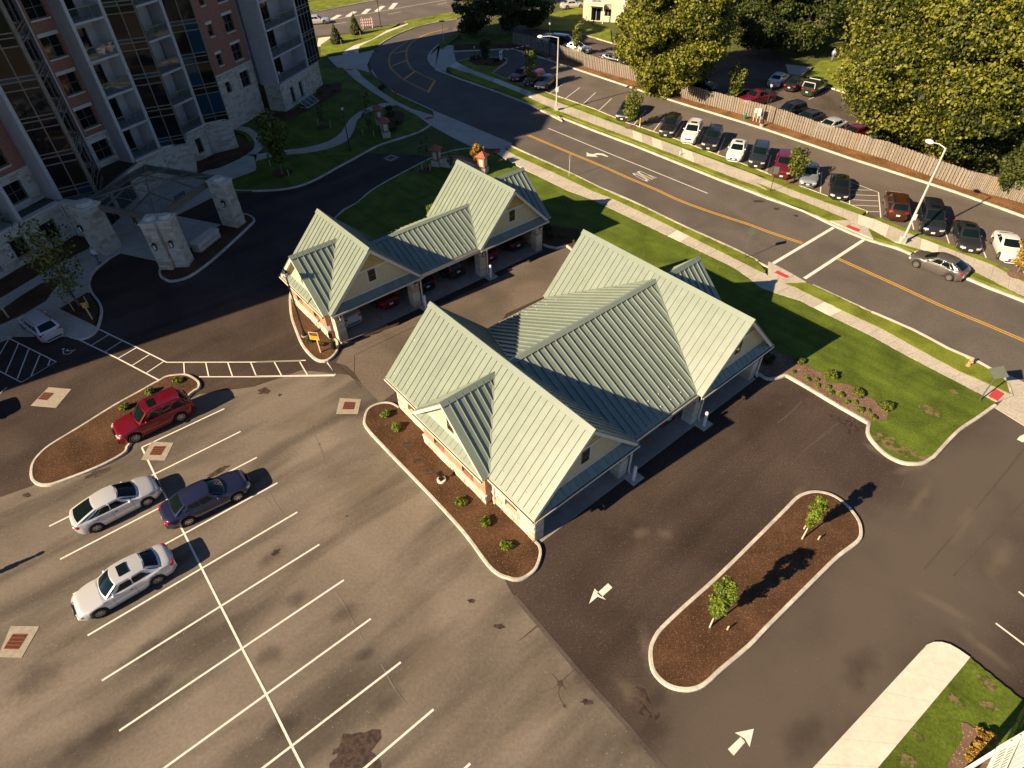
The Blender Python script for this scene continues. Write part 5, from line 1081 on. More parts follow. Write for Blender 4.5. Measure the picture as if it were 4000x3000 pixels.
# ---------------------------------------------------------------- gate walls with tiled piers
def gate(pa, pb, label, bulge):
    a, b = Vector(pa), Vector(pb); L = (b-a).length; gt = thing('gate_wall', label, 'gate wall', a, math.atan2((b-a).y, (b-a).x), 'gate walls at the entrance drive')
    for x in (0, L):
        MB().box2((x-.48, -.48, 0), (x+.48, .48, .75)).build('pier_base', 'stone1', gt); MB().box2((x-.4, -.4, .75), (x+.4, .4, 1.9)).build('pier', 'brick', gt)
        for r_ in range(4): place(MB().box2((-.22, -.425, .95), (.22, -.401, 1.7)).build('pier_panel', 'stone2', gt), (x, 0, 0), r_*math.pi/2)
        MB().box2((x-.5, -.5, 1.9), (x+.5, .5, 2.0)).build('cornice', 'brick', gt)
        mb = MB(); mb.add([(x-.62, -.62, 2.0), (x+.62, -.62, 2.0), (x+.62, .62, 2.0), (x-.62, .62, 2.0), (x, 0, 2.5)], [(0, 1, 4), (1, 2, 4), (2, 3, 4), (3, 0, 4), (3, 2, 1, 0)]); mb.build('tiled_cap', 'terra', gt)
    n = 12; W = []
    for i in range(n+1):
        t = i/n; W.append((.45+(L-.9)*t, -bulge*math.sin(math.pi*t)*0-0, .95+.45*math.sin(math.pi*t)))
    for i in range(n):
        x0, x1, z0, z1 = W[i][0], W[i+1][0], W[i][2], W[i+1][2]
        mb = MB(); mb.slab([(x0, -.2, 0), (x1, -.2, 0), (x1, -.2, z1), (x0, -.2, z0)], (0, .4, 0)); mb.build('wall_bay', ['stone0', 'stone1', 'stone2'][i % 3], gt, fix=True)
        mb = MB(); mb.slab([(x0, -.25, z0), (x1, -.25, z1), (x1, .25, z1), (x0, .25, z0)], (0, 0, .09)); mb.build('coping_brick', 'brick', gt, fix=True)
    stones(gt, (0, -.2, 0), 0, .45, L-.45, .02, .9, seed=4, proud=.05, key=label)
gA0 = at(1100+1015/2.538, 350+310/2.538, 2.0); gA1 = at(1100+948/2.538, 350+165/2.538, 2.25)
gate((gA0.x, gA0.y, 0), (gA1.x, gA1.y, 0), 'gate wall with tiled piers on the tower side of the drive', .8)
gB0 = Zm(1600,550,4.424,'480,440')[0]; gB1 = Zm(1600,550,4.424,'1270,570')[0]
gate((gB0.x, gB0.y, 0), (gB1.x, gB1.y, 0), 'curved gate wall with tiled piers behind the small garage', .8)
# ================================================================== vehicles
def paint(name, c, metal=.35, rough=.28):
    m, t, b = nodes(name); b.inputs['Base Color'].default_value = (*c, 1); setb(b, rough, metal, .5, coat=.8); M[name] = m; return name
PAINT = {k: paint('paint_'+k, c, me) for k, (c, me) in dict(silver=((.62, .63, .64), .35), grey=((.16, .145, .14), .5), navy=((.022, .026, .07), .4), red=((.17, .005, .014), .35), maroon=((.16, .012, .02), .3), white=((.72, .70, .66), 0), black=((.012, .012, .014), .1), brown=((.06, .02, .012), .3), bluegrey=((.26, .30, .33), .4), dark=((.022, .025, .035), .3), green=((.015, .035, .025), .2), charcoal=((.03, .032, .035), .3)).items()}
M['chrome'] = mk('chrome', (.6, .6, .6), (.7, .7, .7), 1, rough=.12, metal=1)
M['tail'] = mk('tail_light', (.45, .008, .008), (.55, .012, .012), 1, rough=.15, spec=.8)
M['head'] = mk('head_light', (.45, .45, .43), (.6, .6, .58), 1, rough=.1, spec=1)
M['plate'] = mk('number_plate', (.6, .6, .58), (.68, .68, .66), 1, rough=.5)
M['trimblk'] = mk('black_trim', (.015, .015, .015), (.02, .02, .02), 1, rough=.5)
M['seat'] = mk('beige_interior', (.2, .17, .12), (.3, .25, .18), 4, rough=.9)
def wheel_meshes(r, wd=.22):
    t = MB(); prof = [(r*.66, -wd/2), (r*.93, -wd/2), (r, -wd*.35), (r, wd*.35), (r*.93, wd/2), (r*.66, wd/2)]
    t.lathe((0, 0, 0), prof, 24, 0, False); tm_ = t.mesh('tyre'); tm_.materials.append(M['rubber'])
    q = MB(); q.lathe((0, 0, 0), [(r*.67, -wd*.3), (r*.67, wd*.28)], 20, 1)
    q.lathe((0, 0, wd*.3), [(r*.67, 0), (r*.67, .03), (r*.58, .03), (r*.58, 0)], 24, 0, False)
    for k in range(7):
        a = 2*math.pi*k/7; q.box((r*.34*math.cos(a), r*.34*math.sin(a), wd*.3+.01), (r*.6, .055, .03), a)
    q.lathe((0, 0, wd*.3), [(r*.14, 0), (r*.12, .04)], 10)
    rm = q.mesh('rim'); rm.materials.append(M['alloy']); rm.materials.append(M['black']); rm.polygons.foreach_set('material_index', q.m)
    return tm_, rm
WH = {}
CARS = dict(
 # L, W, wheelbase, r, front overhang, sill, belt(front,rear), hood z front/rear, deck z, greenhouse base x0,x1, roof x0,x1, roof z
 sedan=dict(L=4.75, W=1.82, wb=2.75, r=.33, fo=.92, belt=.93, hf=.70, hr=.90, dk=.98, g0=1.30, g1=4.20, r0=2.05, r1=3.50, rz=1.43, deck=True),
 fastback=dict(L=4.5, W=1.76, wb=2.70, r=.32, fo=.90, belt=.96, hf=.70, hr=.93, dk=1.05, g0=1.0, g1=4.40, r0=1.95, r1=3.15, rz=1.49, deck=False),
 suv=dict(L=4.75, W=1.87, wb=2.83, r=.37, fo=.92, belt=1.10, hf=.92, hr=1.10, dk=1.16, g0=1.35, g1=4.66, r0=2.05, r1=4.25, rz=1.74, deck=False),
 van=dict(L=5.0, W=1.96, wb=3.0, r=.35, fo=.95, belt=1.05, hf=.82, hr=1.06, dk=1.12, g0=1.05, g1=4.92, r0=1.95, r1=4.62, rz=1.76, deck=False),
 wagon=dict(L=4.5, W=1.78, wb=2.65, r=.33, fo=.9, belt=.98, hf=.74, hr=.97, dk=1.04, g0=1.15, g1=4.40, r0=1.95, r1=3.95, rz=1.56, deck=False),
 hatch=dict(L=4.36, W=1.82, wb=2.65, r=.33, fo=.88, belt=.95, hf=.70, hr=.93, dk=1.03, g0=.98, g1=4.26, r0=1.95, r1=3.35, rz=1.47, deck=False),
 coupe=dict(L=4.45, W=1.75, wb=2.65, r=.32, fo=.9, belt=.92, hf=.70, hr=.88, dk=.98, g0=1.35, g1=4.05, r0=2.15, r1=3.15, rz=1.38, deck=True),
 pickup=dict(L=5.4, W=1.95, wb=3.4, r=.38, fo=.95, belt=1.12, hf=.98, hr=1.12, dk=1.12, g0=1.45, g1=3.35, r0=2.0, r1=3.15, rz=1.75, deck=True))
def lerp(a, b, t): return a+(b-a)*t
def sstep(a, b, x): t = min(1, max(0, (x-a)/(b-a))); return t*t*(3-2*t)
MESHC = {}
def car_parts(kind):
    if kind in MESHC: return MESHC[kind]
    p = CARS[kind]; L, W, r, belt = p['L'], p['W'], p['r'], p['belt']; hw = W/2; xf, xr = p['fo'], p['fo']+p['wb']; ar = r+.07
    out = {}
    xs = sorted(set([0, .03, .08, .15, .25, .4, .55] + [xf-ar+ar*2*i/12 for i in range(13)] + [xr-ar+ar*2*i/12 for i in range(13)] + list(np.linspace(xf+ar, xr-ar, 9)) + [L-.5, L-.35, L-.22, L-.12, L-.05, L-.02, L] + [p['g0'], p['g1']]))
    xs = [x for x in xs if 0 <= x <= L]
    def wid(x):
        f = 1-.26*(1-sstep(0, .6, x))**2.2-.05*(1-sstep(0, 1.6, x)); b = 1-.22*(1-sstep(0, .5, L-x))**2.2-.04*(1-sstep(0, 1.4, L-x))
        return hw*f*b
    def bot(x):
        z = .20+.06*(1-sstep(0, .5, x))+.08*(1-sstep(0, .5, L-x))
        for c in (xf, xr):
            d = abs(x-c)
            if d < ar: z = max(z, r+math.sqrt(max(0, ar*ar-d*d))-.01)
        return z
    def top(x):   # shoulder height along the body
        if x < p['g0']: h = lerp(p['hf'], p['hr'], (x/p['g0'])**.7)
        elif x > p['g1'] and p['deck']: h = lerp(p['dk'], p['dk']-.05, (x-p['g1'])/max(.01, L-p['g1']))
        else: h = lerp(p['hr'], p['dk'], (x-p['g0'])/(p['g1']-p['g0']))
        h -= .26*(1-sstep(0, .22, x)) ; h -= .16*(1-sstep(0, .16, L-x))
        return h
    mb = MB(); rows = []
    for x in xs:
        w_ = wid(x); zb = bot(x); zt = top(x); cr = .035 if not (p['g0'] < x < p['g1']) else .02
        prof = [(0, .2), (w_*.80, .2), (w_*.93, zb), (w_*.985, lerp(zb, zt, .22)), (w_, lerp(zb, zt, .45)), (w_*.995, lerp(zb, zt, .62)), (w_*.965, lerp(zb, zt, .84)), (w_*.925, zt-.03), (w_*.85, zt+.0), (w_*.6, zt+cr*.7), (w_*.3, zt+cr), (0, zt+cr*1.1)]
        rows.append([(x, y, z) for y, z in prof]+[(x, -y, z) for y, z in prof[-2:0:-1]])
    n = len(rows[0]); vs = [v for r_ in rows for v in r_]
    fs = [(i*n+j, i*n+(j+1) % n, (i+1)*n+(j+1) % n, (i+1)*n+j) for i in range(len(rows)-1) for j in range(n)]
    fs += [tuple(range(n-1, -1, -1)), tuple((len(rows)-1)*n+j for j in range(n))]
    if kind == 'pickup': pass
    mb.add(vs, fs)
    # greenhouse
    wb_ = hw*.90; wr = hw*.70 if kind != 'van' else hw*.76
    if kind in ('suv',): wr = hw*.76
    g0, g1, r0, r1, rz = p['g0'], p['g1'], p['r0'], p['r1'], p['rz']; bowf, bowr, rbf, rbr = .16, .10, .12, .07
    def bz(x): return top(x)+.015
    def F(a, v): # windshield
        y = a*lerp(wb_*.94, wr, v); x = lerp(g0, r0, v)+lerp(bowf, rbf, v)*a*a; z = lerp(bz(g0), rz-.045*a*a*1.0, v)+.05*math.sin(math.pi*v)*.4
        return Vector((x, y, z))
    def B(a, v):
        y = a*lerp(wb_*.93, wr*.97, v); x = lerp(g1, r1, v)-lerp(bowr, rbr, v)*a*a; z = lerp(bz(g1), rz-.03-.045*a*a, v)+.03*math.sin(math.pi*v)
        return Vector((x, y, z))
    def S(t, v, sg):
        a, b = F(sg, v), B(sg, v); q = a.lerp(b, t); bul = .035*math.sin(math.pi*t)
        q.y += sg*bul; q.z = lerp(lerp(bz(g0), bz(g1), t), q.z+.02*math.sin(math.pi*t), v) if v > 0 else lerp(bz(g0), bz(g1), t)-.02
        return q
    def patch(fn, u0, u1, v0, v1, nu, nv, off, flip=False, mb_=None):
        m_ = mb_ or MB(); P = [[fn(lerp(u0, u1, i/nu), lerp(v0, v1, j/nv)) for i in range(nu+1)] for j in range(nv+1)]
        N_ = []
        for j in range(nv+1):
            for i in range(nu+1):
                e = 1e-3; a = fn(lerp(u0, u1, i/nu)+e, lerp(v0, v1, j/nv))-P[j][i]; b = fn(lerp(u0, u1, i/nu), lerp(v0, v1, j/nv)+e)-P[j][i]
                nn = a.cross(b); nn.normalize()
                c = P[j][i]-Vector(((g0+g1)/2, 0, rz*.7)); nn = nn if nn.dot(c) > 0 else -nn
                N_.append(P[j][i]+nn*off)
        m_.add(N_, [(j*(nu+1)+i, j*(nu+1)+i+1, (j+1)*(nu+1)+i+1, (j+1)*(nu+1)+i) for j in range(nv) for i in range(nu)]); return m_
    gh = mb
    patch(F, -1, 1, -.03, 1, 10, 4, 0, mb_=gh); patch(B, -1, 1, -.03, 1, 8, 4, 0, mb_=gh)
    for sg in (-1, 1): patch(lambda t, v, sg=sg: S(t, v, sg), 0, 1, 0, 1, 12, 3, 0, mb_=gh)
    nu, nv = 10, 10; V = []
    for j in range(nv+1):
        for i in range(nu+1):
            a = -1+2*i/nu; t = j/nv; f, b = F(a, 1), B(a, 1); s = S(t, 1, 1 if a > 0 else -1)
            q = f.lerp(b, t); e = abs(a)**3; q.y = lerp(q.y, s.y, e) if abs(a) > .01 else q.y; q.z = q.z+.028*math.sin(math.pi*t)*(1-abs(a)**2)+.02*math.sin(math.pi*t)*abs(a)**2
            V.append(q)
    gh.add(V, [(j*(nu+1)+i, j*(nu+1)+i+1, (j+1)*(nu+1)+i+1, (j+1)*(nu+1)+i) for j in range(nv) for i in range(nu)])
    me = mb.mesh('body'); bm = bmesh.new(); bm.from_mesh(me); bmesh.ops.remove_doubles(bm, verts=bm.verts, dist=.004); bmesh.ops.recalc_face_normals(bm, faces=bm.faces); bm.to_mesh(me); bm.free()
    me.polygons.foreach_set('use_smooth', [True]*len(me.polygons)); me.set_sharp_from_angle(angle=R(38)); out['body'] = me
    def sv(name, m_, mat, smooth=True):
        e = m_.mesh(name); e.materials.append(M[mat]); bm = bmesh.new(); bm.from_mesh(e); bmesh.ops.recalc_face_normals(bm, faces=bm.faces); bm.to_mesh(e); bm.free()
        if smooth: e.polygons.foreach_set('use_smooth', [True]*len(e.polygons))
        return e
    out['windscreen'] = sv('windscreen', patch(F, -.86, .86, .10, .92, 10, 4, .012), 'glass_car')
    out['rear_window'] = sv('rear_window', patch(B, -.80, .80, .12, .90, 8, 4, .012), 'glass_car')
    sw = []
    if kind in ('sedan', 'coupe'): segs = [(.13, .47), (.50, .84)] if kind == 'sedan' else [(.13, .56), (.60, .84)]
    elif kind == 'pickup': segs = [(.14, .52), (.56, .86)]
    elif kind in ('suv', 'van', 'wagon'): segs = [(.12, .37), (.40, .64), (.67, .92)]
    else: segs = [(.14, .44), (.47, .74), (.76, .88)]
    for sg in (-1, 1):
        for a, b in segs:
            v1 = .86
            def Sx(t, v, sg=sg, a=a, b=b):
                # shear the ends so the glass follows the pillars
                return S(t, v, sg)
            sw.append(sv('side_window', patch(Sx, a, b, .14, v1, 4, 2, .012), 'glass_car'))
    out['side_window'] = sw
    # under-floor and wheel wells
    m_ = MB(); m_.box2((xf-ar-.02, -hw*.82, .22), (xf+ar+.02, hw*.82, r+ar-.03)); m_.box2((xr-ar-.02, -hw*.82, .22), (xr+ar+.02, hw*.82, r+ar-.03)); out['wheel_well'] = sv('wheel_well', m_, 'trimblk', False)
    def lat(x0, x1, y0, y1, z0, z1, mat, name):  # lamp wrapped around the corner
        m2 = MB(); N = 5; V = []
        for i in range(N+1):
            y = lerp(y0, y1, i/N); 
            for z in (z0, z1): V.append((x0+(abs(y)/hw)**4*(x1-x0), y, z))
        # as slab
        for i in range(N): m2.slab([V[2*i], V[2*i+2], V[2*i+3], V[2*i+1]], (.12 if x0 < L/2 else -.12, 0, 0))
        return sv(name, m2, mat, False)
    hz_ = p['hf']-.16; tz = p['dk']-.26
    out['headlight'] = [lat(-.012+.02, .30, sg*hw*.46, sg*hw*.87, hz_-.02, hz_+.12, 'head', 'headlight') for sg in (-1, 1)]
    out['taillight'] = [lat(L+.012-.0, L-.22, sg*hw*.52, sg*hw*.885, tz, tz+.17, 'tail', 'taillight') for sg in (-1, 1)]
    m_ = MB(); m_.box((.0, 0, hz_-.02), (.07, hw*.8, .13)); out['grille'] = sv('grille', m_, 'trimblk', False)
    m_ = MB(); m_.box((.0, 0, .36), (.06, hw*1.3, .10)); m_.box((L-.01, 0, .36), (.06, hw*1.2, .1)); out['bumper_trim'] = sv('bumper_trim', m_, 'trimblk', False)
    m_ = MB(); m_.box((-.045, 0, .47), (.02, .31, .15)); out['front_plate'] = sv('plate', m_, 'plate', False)
    m_ = MB(); m_.box((L+.02, 0, .62 if p['deck'] else .72), (.02, .31, .15)); out['rear_plate'] = sv('plate', m_, 'plate', False)
    mi = []
    for sg in (-1, 1):
        m_ = MB(); c = S(.1, .12, sg); m_.lathe((c.x+.02, c.y+sg*.12, c.z-.03), [(.03, 0), (.085, .03), (.095, .09), (.07, .14), (.02, .15)], 8); mi.append(sv('wing_mirror', m_, 'trimblk'))
    out['wing_mirror'] = mi
    dh = []
    for sg in (-1, 1):
        for a, b in segs[:2]:
            q = S(b-.04, 0, sg); m_ = MB(); m_.box((q.x-.02, sg*(wid(q.x)*.985), top(q.x)-.17), (.17, .035, .03)); dh.append(sv('door_handle', m_, 'trimblk', False))
    out['door_handle'] = dh
    # shut lines
    m_ = MB()
    for sg in (-1, 1):
        for t in [segs[0][0]-.03]+[(segs[i][1]+segs[i+1][0])/2 for i in range(min(2, len(segs)-1))]+([segs[1][1]+.03] if len(segs) == 2 else []):
            q = S(t, 0, sg); zb = max(.26, bot(q.x)); x = q.x; pts = []
            for k in range(5):
                z = lerp(top(x)-.05, zb+.03, k/4); f = (z-bot(x))/(top(x)-bot(x)); w_ = wid(x)*(1 if f < .62 else lerp(.995, .95, (f-.62)/.38)) if f > .2 else wid(x)*.985
                pts.append(Vector((x, sg*(w_+.003), z)))
            for a_, b_ in zip(pts[:-1], pts[1:]): m_.tube(a_, b_, .007, n=4, cap=False)
    for y in np.linspace(-.8, .8, 2): pass
    out['shut_line'] = sv('shut_line', m_, 'trimblk', False)
    MESHC[kind] = out; return out
def car(kind, pos, ang, pcol, label, group=None, detail=2, sunroof=False, rack=False, name=None, wheels=True, cat='car'):
    """pos = centre on the ground, ang = heading of the nose"""
    nm = {'suv': 'parked_suv', 'van': 'parked_minivan', 'pickup': 'pickup_truck', 'wagon': 'parked_wagon', 'hatch': 'hatchback_car'}.get(kind, 'parked_car') if not name else name
    p = CARS[kind]; P = car_parts(kind); L = p['L']; d = Vector((math.cos(ang), math.sin(ang), 0))
    # mesh x runs nose -> tail, so turn by 180 deg
    o = thing(nm, label, cat, Vector((pos[0], pos[1], pos[2] if len(pos) > 2 else 0))+d*(L/2), ang+math.pi, group)
    def body(me, n_):
        b = link(n_, me, o)
        if not me.materials: me.materials.append(None)
        b.material_slots[0].link = 'OBJECT'; b.material_slots[0].material = M[PAINT[pcol]]; return b
    bo = body(P['body'], 'body')
    for k in ('windscreen', 'rear_window'): link(k, P[k], o)
    for m_ in P['side_window']: link('side_window', m_, o)
    for m_ in P['headlight']: link('headlight', m_, o)
    for m_ in P['taillight']: link('taillight', m_, o)
    for k in ('wheel_well', 'grille', 'bumper_trim'): link(k, P[k], o)
    link('number_plate', P['front_plate'], o); link('number_plate', P['rear_plate'], o)
    for m_ in P['wing_mirror']:
        b = link('wing_mirror', m_, o); b.material_slots[0].link = 'OBJECT'; b.material_slots[0].material = M[PAINT[pcol]]
    if detail > 1:
        for m_ in P['door_handle']: link('door_handle', m_, o)
        link('shut_line', P['shut_line'], o)
    r = p['r']
    if r not in WH: WH[r] = wheel_meshes(r)
    for x in (p['fo'], p['fo']+p['wb']):
        for sg in (-1, 1):
            w_ = bpy.data.objects.new('wheel', None); col.objects.link(w_); w_.parent = o; w_.location = (x, sg*(p['W']/2-.12), r); w_.rotation_euler = (-sg*math.pi/2, 0, 0); w_.empty_display_size = .2
            link('tyre', WH[r][0], w_); link('rim', WH[r][1], w_)
    if sunroof:
        mb = MB(); x = p['r0']+.58; mb.box((x, 0, p['rz']+.03), (.46, .72, .02)); mb.build('sunroof', 'glass_car', o)
    if rack:
        mb = MB()
        for sg in (-1, 1):
            y = sg*p['W']*.33; mb.tube((p['r0']+.25, y, p['rz']+.05), (p['r1']-.1, y, p['rz']+.05), .022, n=6)
            for x in (p['r0']+.25, (p['r0']+p['r1'])/2, p['r1']-.1): mb.box((x, y, p['rz']+.02), (.05, .03, .09))
        mb.build('roof_rack', 'chrome' if pcol in ('red',) else 'trimblk', o)
    return o
def mid(a, b, W, side):
    """centre of car from ground points under the visible rear and front wheels; side=+1 if they are the left wheels"""
    a, b = Vector(a), Vector(b); d = (b-a); d.z = 0; ang = math.atan2(d.y, d.x); n_ = Vector((math.sin(ang), -math.cos(ang), 0))*side
    return (a+b)/2+n_*(W/2-.05), ang
S0 = R(38.9)
def mc(i, j, a, b, W, side, ang=None):
    p = T(i, j, a+' '+b); c, an = mid(p[0], p[1], W, side); return c, an if ang is None else ang
c, a = mc(0, 2, '865,1275', '1300,1042', 1.76, -1, R(38.6)); car('fastback', c, a, 'silver', 'silver fastback car parked nose to tail beside the dark blue sedan')
c, a = mc(0, 2, '1630,1222', '2058,1018', 1.82, -1, R(36.0)); car('sedan', c, a, 'navy', 'dark blue sedan parked between the silver cars')
c, a = mc(0, 2, '1595,308', '1205,503', 1.87, 1, R(-141.5)); car('suv', c, a, 'red', 'red suv with chrome roof rails parked against the mulch island', sunroof=True, rack=True)
c, a = mc(0, 3, '1410,50', '905,350', 1.85, 1, R(-141.0)); car('sedan', c, a, 'silver', 'silver sedan with open-looking sunroof parked lowest in the lot', sunroof=True)
c, a = mc(3, 1, '1545,765', '1265,652', 1.82, 1, R(128.3)); car('hatch', c, a, 'grey', 'grey hatchback car driving along the road', name='moving_hatchback')
p = T(0, 1, '490,1285 235,1085'); d = (p[1]-p[0]).normalized(); car('wagon', p[0]+d*2.15, R(142), 'silver', 'silver wagon parked in shade beside the striped zone', rack=True)
p = at(-95, 1660); car('suv', (p.x, p.y, 0), S0+math.pi*0, 'white', 'white suv at the left edge, only its front wheel showing') if False else None
p = T(0, 1, '-170,1560')[0]; car('sedan', (p.x-.9, p.y+.3, 0), R(142), 'silver', 'silver car at the far left edge beyond the striped zone')
p = T(0, 2, '-225,330')[0]; car('van', (p.x-1.15, p.y-.55, 0), R(40), 'white', 'white van at the left edge casting a long shadow on the drain')
# cars nosed in to the kerb across the road: front plate point, heading of the nose
GRP = 'cars parked in the long row across the road'
def nose(pt, ang, kind, pc, label, back=False, **k):
    d = Vector((math.cos(ang), math.sin(ang), 0)); L = CARS[kind]['L']; pt = Vector(pt); pt.z = 0
    return car(kind, pt-d*(L/2), ang, pc, label, GRP, detail=1, **k) if not back else car(kind, pt+d*(L/2), ang, pc, label, GRP, detail=1, **k)
def q1(ox, oy, k, x, y, z=.45): return at(ox+x/k, oy+y/k, z)
N1 = [(q1(1700,150,4.424,1348,715), -120, 'sedan', 'maroon', 'dark red sedan in tower shade, first in the row nearest the barrier', {}),
 (q1(1700,150,4.424,1597,790), -119, 'wagon', 'maroon', 'dark red compact wagon in shade behind the yellowing tree', {'rack': 1}),
 (q1(1700,150,4.424,1787,860), -119, 'sedan', 'dark', 'black sedan half in shade beside the white street light pole', {}),
 (q1(2400,350,2.538,72,292), -117, 'van', 'charcoal', 'dark minivan behind the young tree with the long gap on its left', {}),
 (q1(2400,350,2.538,505,453), -115.5, 'suv', 'black', 'black suv parked left of the white suv', {}),
 (q1(2400,350,2.538,723,517), -115, 'suv', 'white', 'white suv with black sunroof between two black suvs', {'sunroof': 1, 'rack': 1}),
 (q1(2400,350,2.538,928,583), -114.5, 'suv', 'black', 'black suv with roof bars between the two white cars', {'rack': 1}),
 (q1(2400,350,2.538,1178,692), -114.5, 'sedan', 'white', 'white sedan with sunroof parked right of a black suv', {'sunroof': 1}),
 (q1(2000,0,2.212,2105,1435), -114, 'suv', 'charcoal', 'dark suv between the white sedan and the maroon suv', {'rack': 1}),
 (q1(2950,650,2.538,257,98), -113, 'suv', 'maroon', 'maroon suv parked behind the small yellow tree', {}),
 (q1(2950,650,2.538,520,180), -113, 'sedan', 'bluegrey', 'light blue grey sedan right of the yellow tree', {}),
 (q1(2950,650,2.538,828,312), -112.5, 'sedan', 'black', 'black sedan with sunroof beside the hatched area', {'sunroof': 1}),
 (q1(3000,750,2.212,1425,355), -111.5, 'van', 'dark', 'dark minivan with sunroof behind the leaning street light', {'sunroof': 1}),
 (q1(3000,750,2.212,1750,505), -110.5, 'sedan', 'charcoal', 'dark grey sedan with sunroof next to the white coupe', {'sunroof': 1}),
 (q1(3000,750,2.212,2115,597), -110, 'coupe', 'white', 'white coupe at the right edge behind a yellow shrub', {})]
for pt, an, kd, pc, lb, kw in N1: nose(pt, R(an), kd, pc, lb, **{k: True for k in kw})
nose(q1(3000,750,2.212,1120,215,.6), R(68.5), 'suv', 'brown', 'dark red brown suv backed to the kerb right of the hatched area', back=True, rack=True)
# rear yard
GR2 = 'cars in the rear yard beyond the fence'
def yard(pt, an, kind, pc, label, **k): return car(kind, (pt[0], pt[1], 0), R(an), pc, label, GR2, detail=1, **k)
v = lambda x, y: at(2850+x/2.538, 150+y/2.538, .5)
yard(v(485, 410), 52, 'sedan', 'white', 'white sedan leftmost of three cars facing the lawn'); yard(v(650, 450), 50, 'sedan', 'black', 'black sedan with red tail lights in the middle of three')
pk = yard(v(840, 490), 48, 'pickup', 'green', 'dark green pickup with white edged cap on its bed', cat='truck')
mb = MB(); W_ = .86; mb.add([(3.35, -W_, 1.14), (5.3, -W_, 1.14), (5.3, W_, 1.14), (3.35, W_, 1.14), (3.4, -.72, 1.78), (5.15, -.72, 1.78), (5.15, .72, 1.78), (3.4, .72, 1.78)], [(0, 1, 5, 4), (1, 2, 6, 5), (2, 3, 7, 6), (3, 0, 4, 7), (4, 5, 6, 7)]); mb.build('bed_cap', 'trimblk', pk, fix=True)
mb = MB(); mb.slab([(5.32, -.7, 1.22), (5.32, .7, 1.22), (5.2, .62, 1.7), (5.2, -.62, 1.7)], (.02, 0, 0)); mb.build('cap_window', 'glass_car', pk, fix=True)
mb = MB()
for a_, b_ in (((5.31, -.84, 1.16), (5.17, -.71, 1.77)), ((5.31, .84, 1.16), (5.17, .71, 1.77)), ((5.17, -.71, 1.78), (5.17, .71, 1.78)), ((3.41, -.72, 1.79), (3.41, .72, 1.79)), ((3.36, -.86, 1.2), (3.41, -.72, 1.79))): mb.tube(a_, b_, .035, n=5)
mb.build('cap_edge', 'whitep', pk)
rt = yard(v(265, 605), -152, 'pickup', 'red', 'red pickup truck parked along the back of the fence', cat='truck')
MB().box2((3.45, -.72, 1.02), (5.25, .72, 1.175)).build('truck_bed', 'trimblk', rt)
for x, y, an, kd, pc, lb in ((95, 570, -150, 'sedan', 'maroon', 'dark maroon car behind the red pickup and leafy sapling'), (590, 740, -150, 'suv', 'black', 'black suv roof showing over the fence right of the dark lamp post'), (775, 800, -150, 'sedan', 'charcoal', 'charcoal sedan behind the fence under the sycamore edge'), (990, 880, -150, 'sedan', 'silver', 'silver car behind the fence partly under the big sycamore'),
    (1230, 950, -150, 'sedan', 'red', 'red car glimpsed through the lower branches of the big sycamore')):
    yard(v(x, y), an, kd, pc, lb)
v2 = lambda x, y: at(1950+x/2.538, y/2.538, .5)
for x, y, an, kd, pc, lb in ((510, 400, -30, 'sedan', 'white', 'white car beyond the fence behind the street light head'), (640, 430, -30, 'van', 'dark', 'dark minivan beyond the fence behind the street light'), (770, 478, -30, 'sedan', 'silver', 'silver car in shade beyond the fence by the sapling'), (1120, 590, -30, 'sedan', 'dark', 'dark car beyond the fence left of the sycamore'), (725, 50, 15, 'sedan', 'silver', 'silver sedan on the far street behind the dark trees')):
    yard(v2(x, y), an, kd, pc, lb)
v3 = lambda x, y: at(2600+x/2.538, y/2.538, .5)
yard(v3(340, 840), -38, 'sedan', 'black', 'black sedan beyond the fence in the sycamore shade'); yard(v3(170, 800), -38, 'sedan', 'silver', 'silver car end behind the sycamore trunk')
p = at(3000+2300/2.212, 1575/2.212, .5); yard(p, -38, 'sedan', 'silver', 'silver car at the right edge behind the fence')
p = at(1000+1500/6.32, 525/6.32, .4); car('sedan', (p.x, p.y, 0), R(12), 'silver', 'silver blue sedan on the main street half hidden by the tower', detail=1, name='street_car')
p = at(1000+1400/6.32, 860/6.32, .4); car('sedan', (p.x-2, p.y, 0), R(12), 'dark', 'dark car on the main street hidden by the tower but for its shadow', detail=1, name='street_car') if False else None
# cars inside the garages
def gcar(O, u, w_, kind, pc, label, ang=GA+math.pi/2, grp='cars inside the small garage'):
    P_ = O+gu*u+gw*w_; return car(kind, (P_.x, P_.y, .022), ang, pc, label, grp, detail=1)
for u, kd, pc, lb in ((1.75, 'sedan', 'silver', 'silver sedan in the first bay of the small garage'), (5.1, 'sedan', 'maroon', 'dark red sedan in the second bay of the small garage'), (8.6, 'sedan', 'black', 'black sedan in the third bay of the small garage'), (11.7, 'suv', 'charcoal', 'charcoal suv in the fourth bay of the small garage'), (15.2, 'sedan', 'red', 'red car in the fifth bay of the small garage'), (18.3, 'sedan', 'black', 'black car in the last bay of the small garage')):
    gcar(SM0, u, 3.35, kd, pc, lb)
for u, kd, pc, lb in ((1.9, 'sedan', 'black', 'dark car just visible in the first bay of the large garage'), (5.0, 'sedan', 'white', 'white car showing its tail under the pent roof of the large garage'), (12.1, 'sedan', 'maroon', 'dark red car in the centre bay of the large garage')):
    gcar(BIG0, u, 3.2, kd, pc, lb, grp='cars inside the large garage')
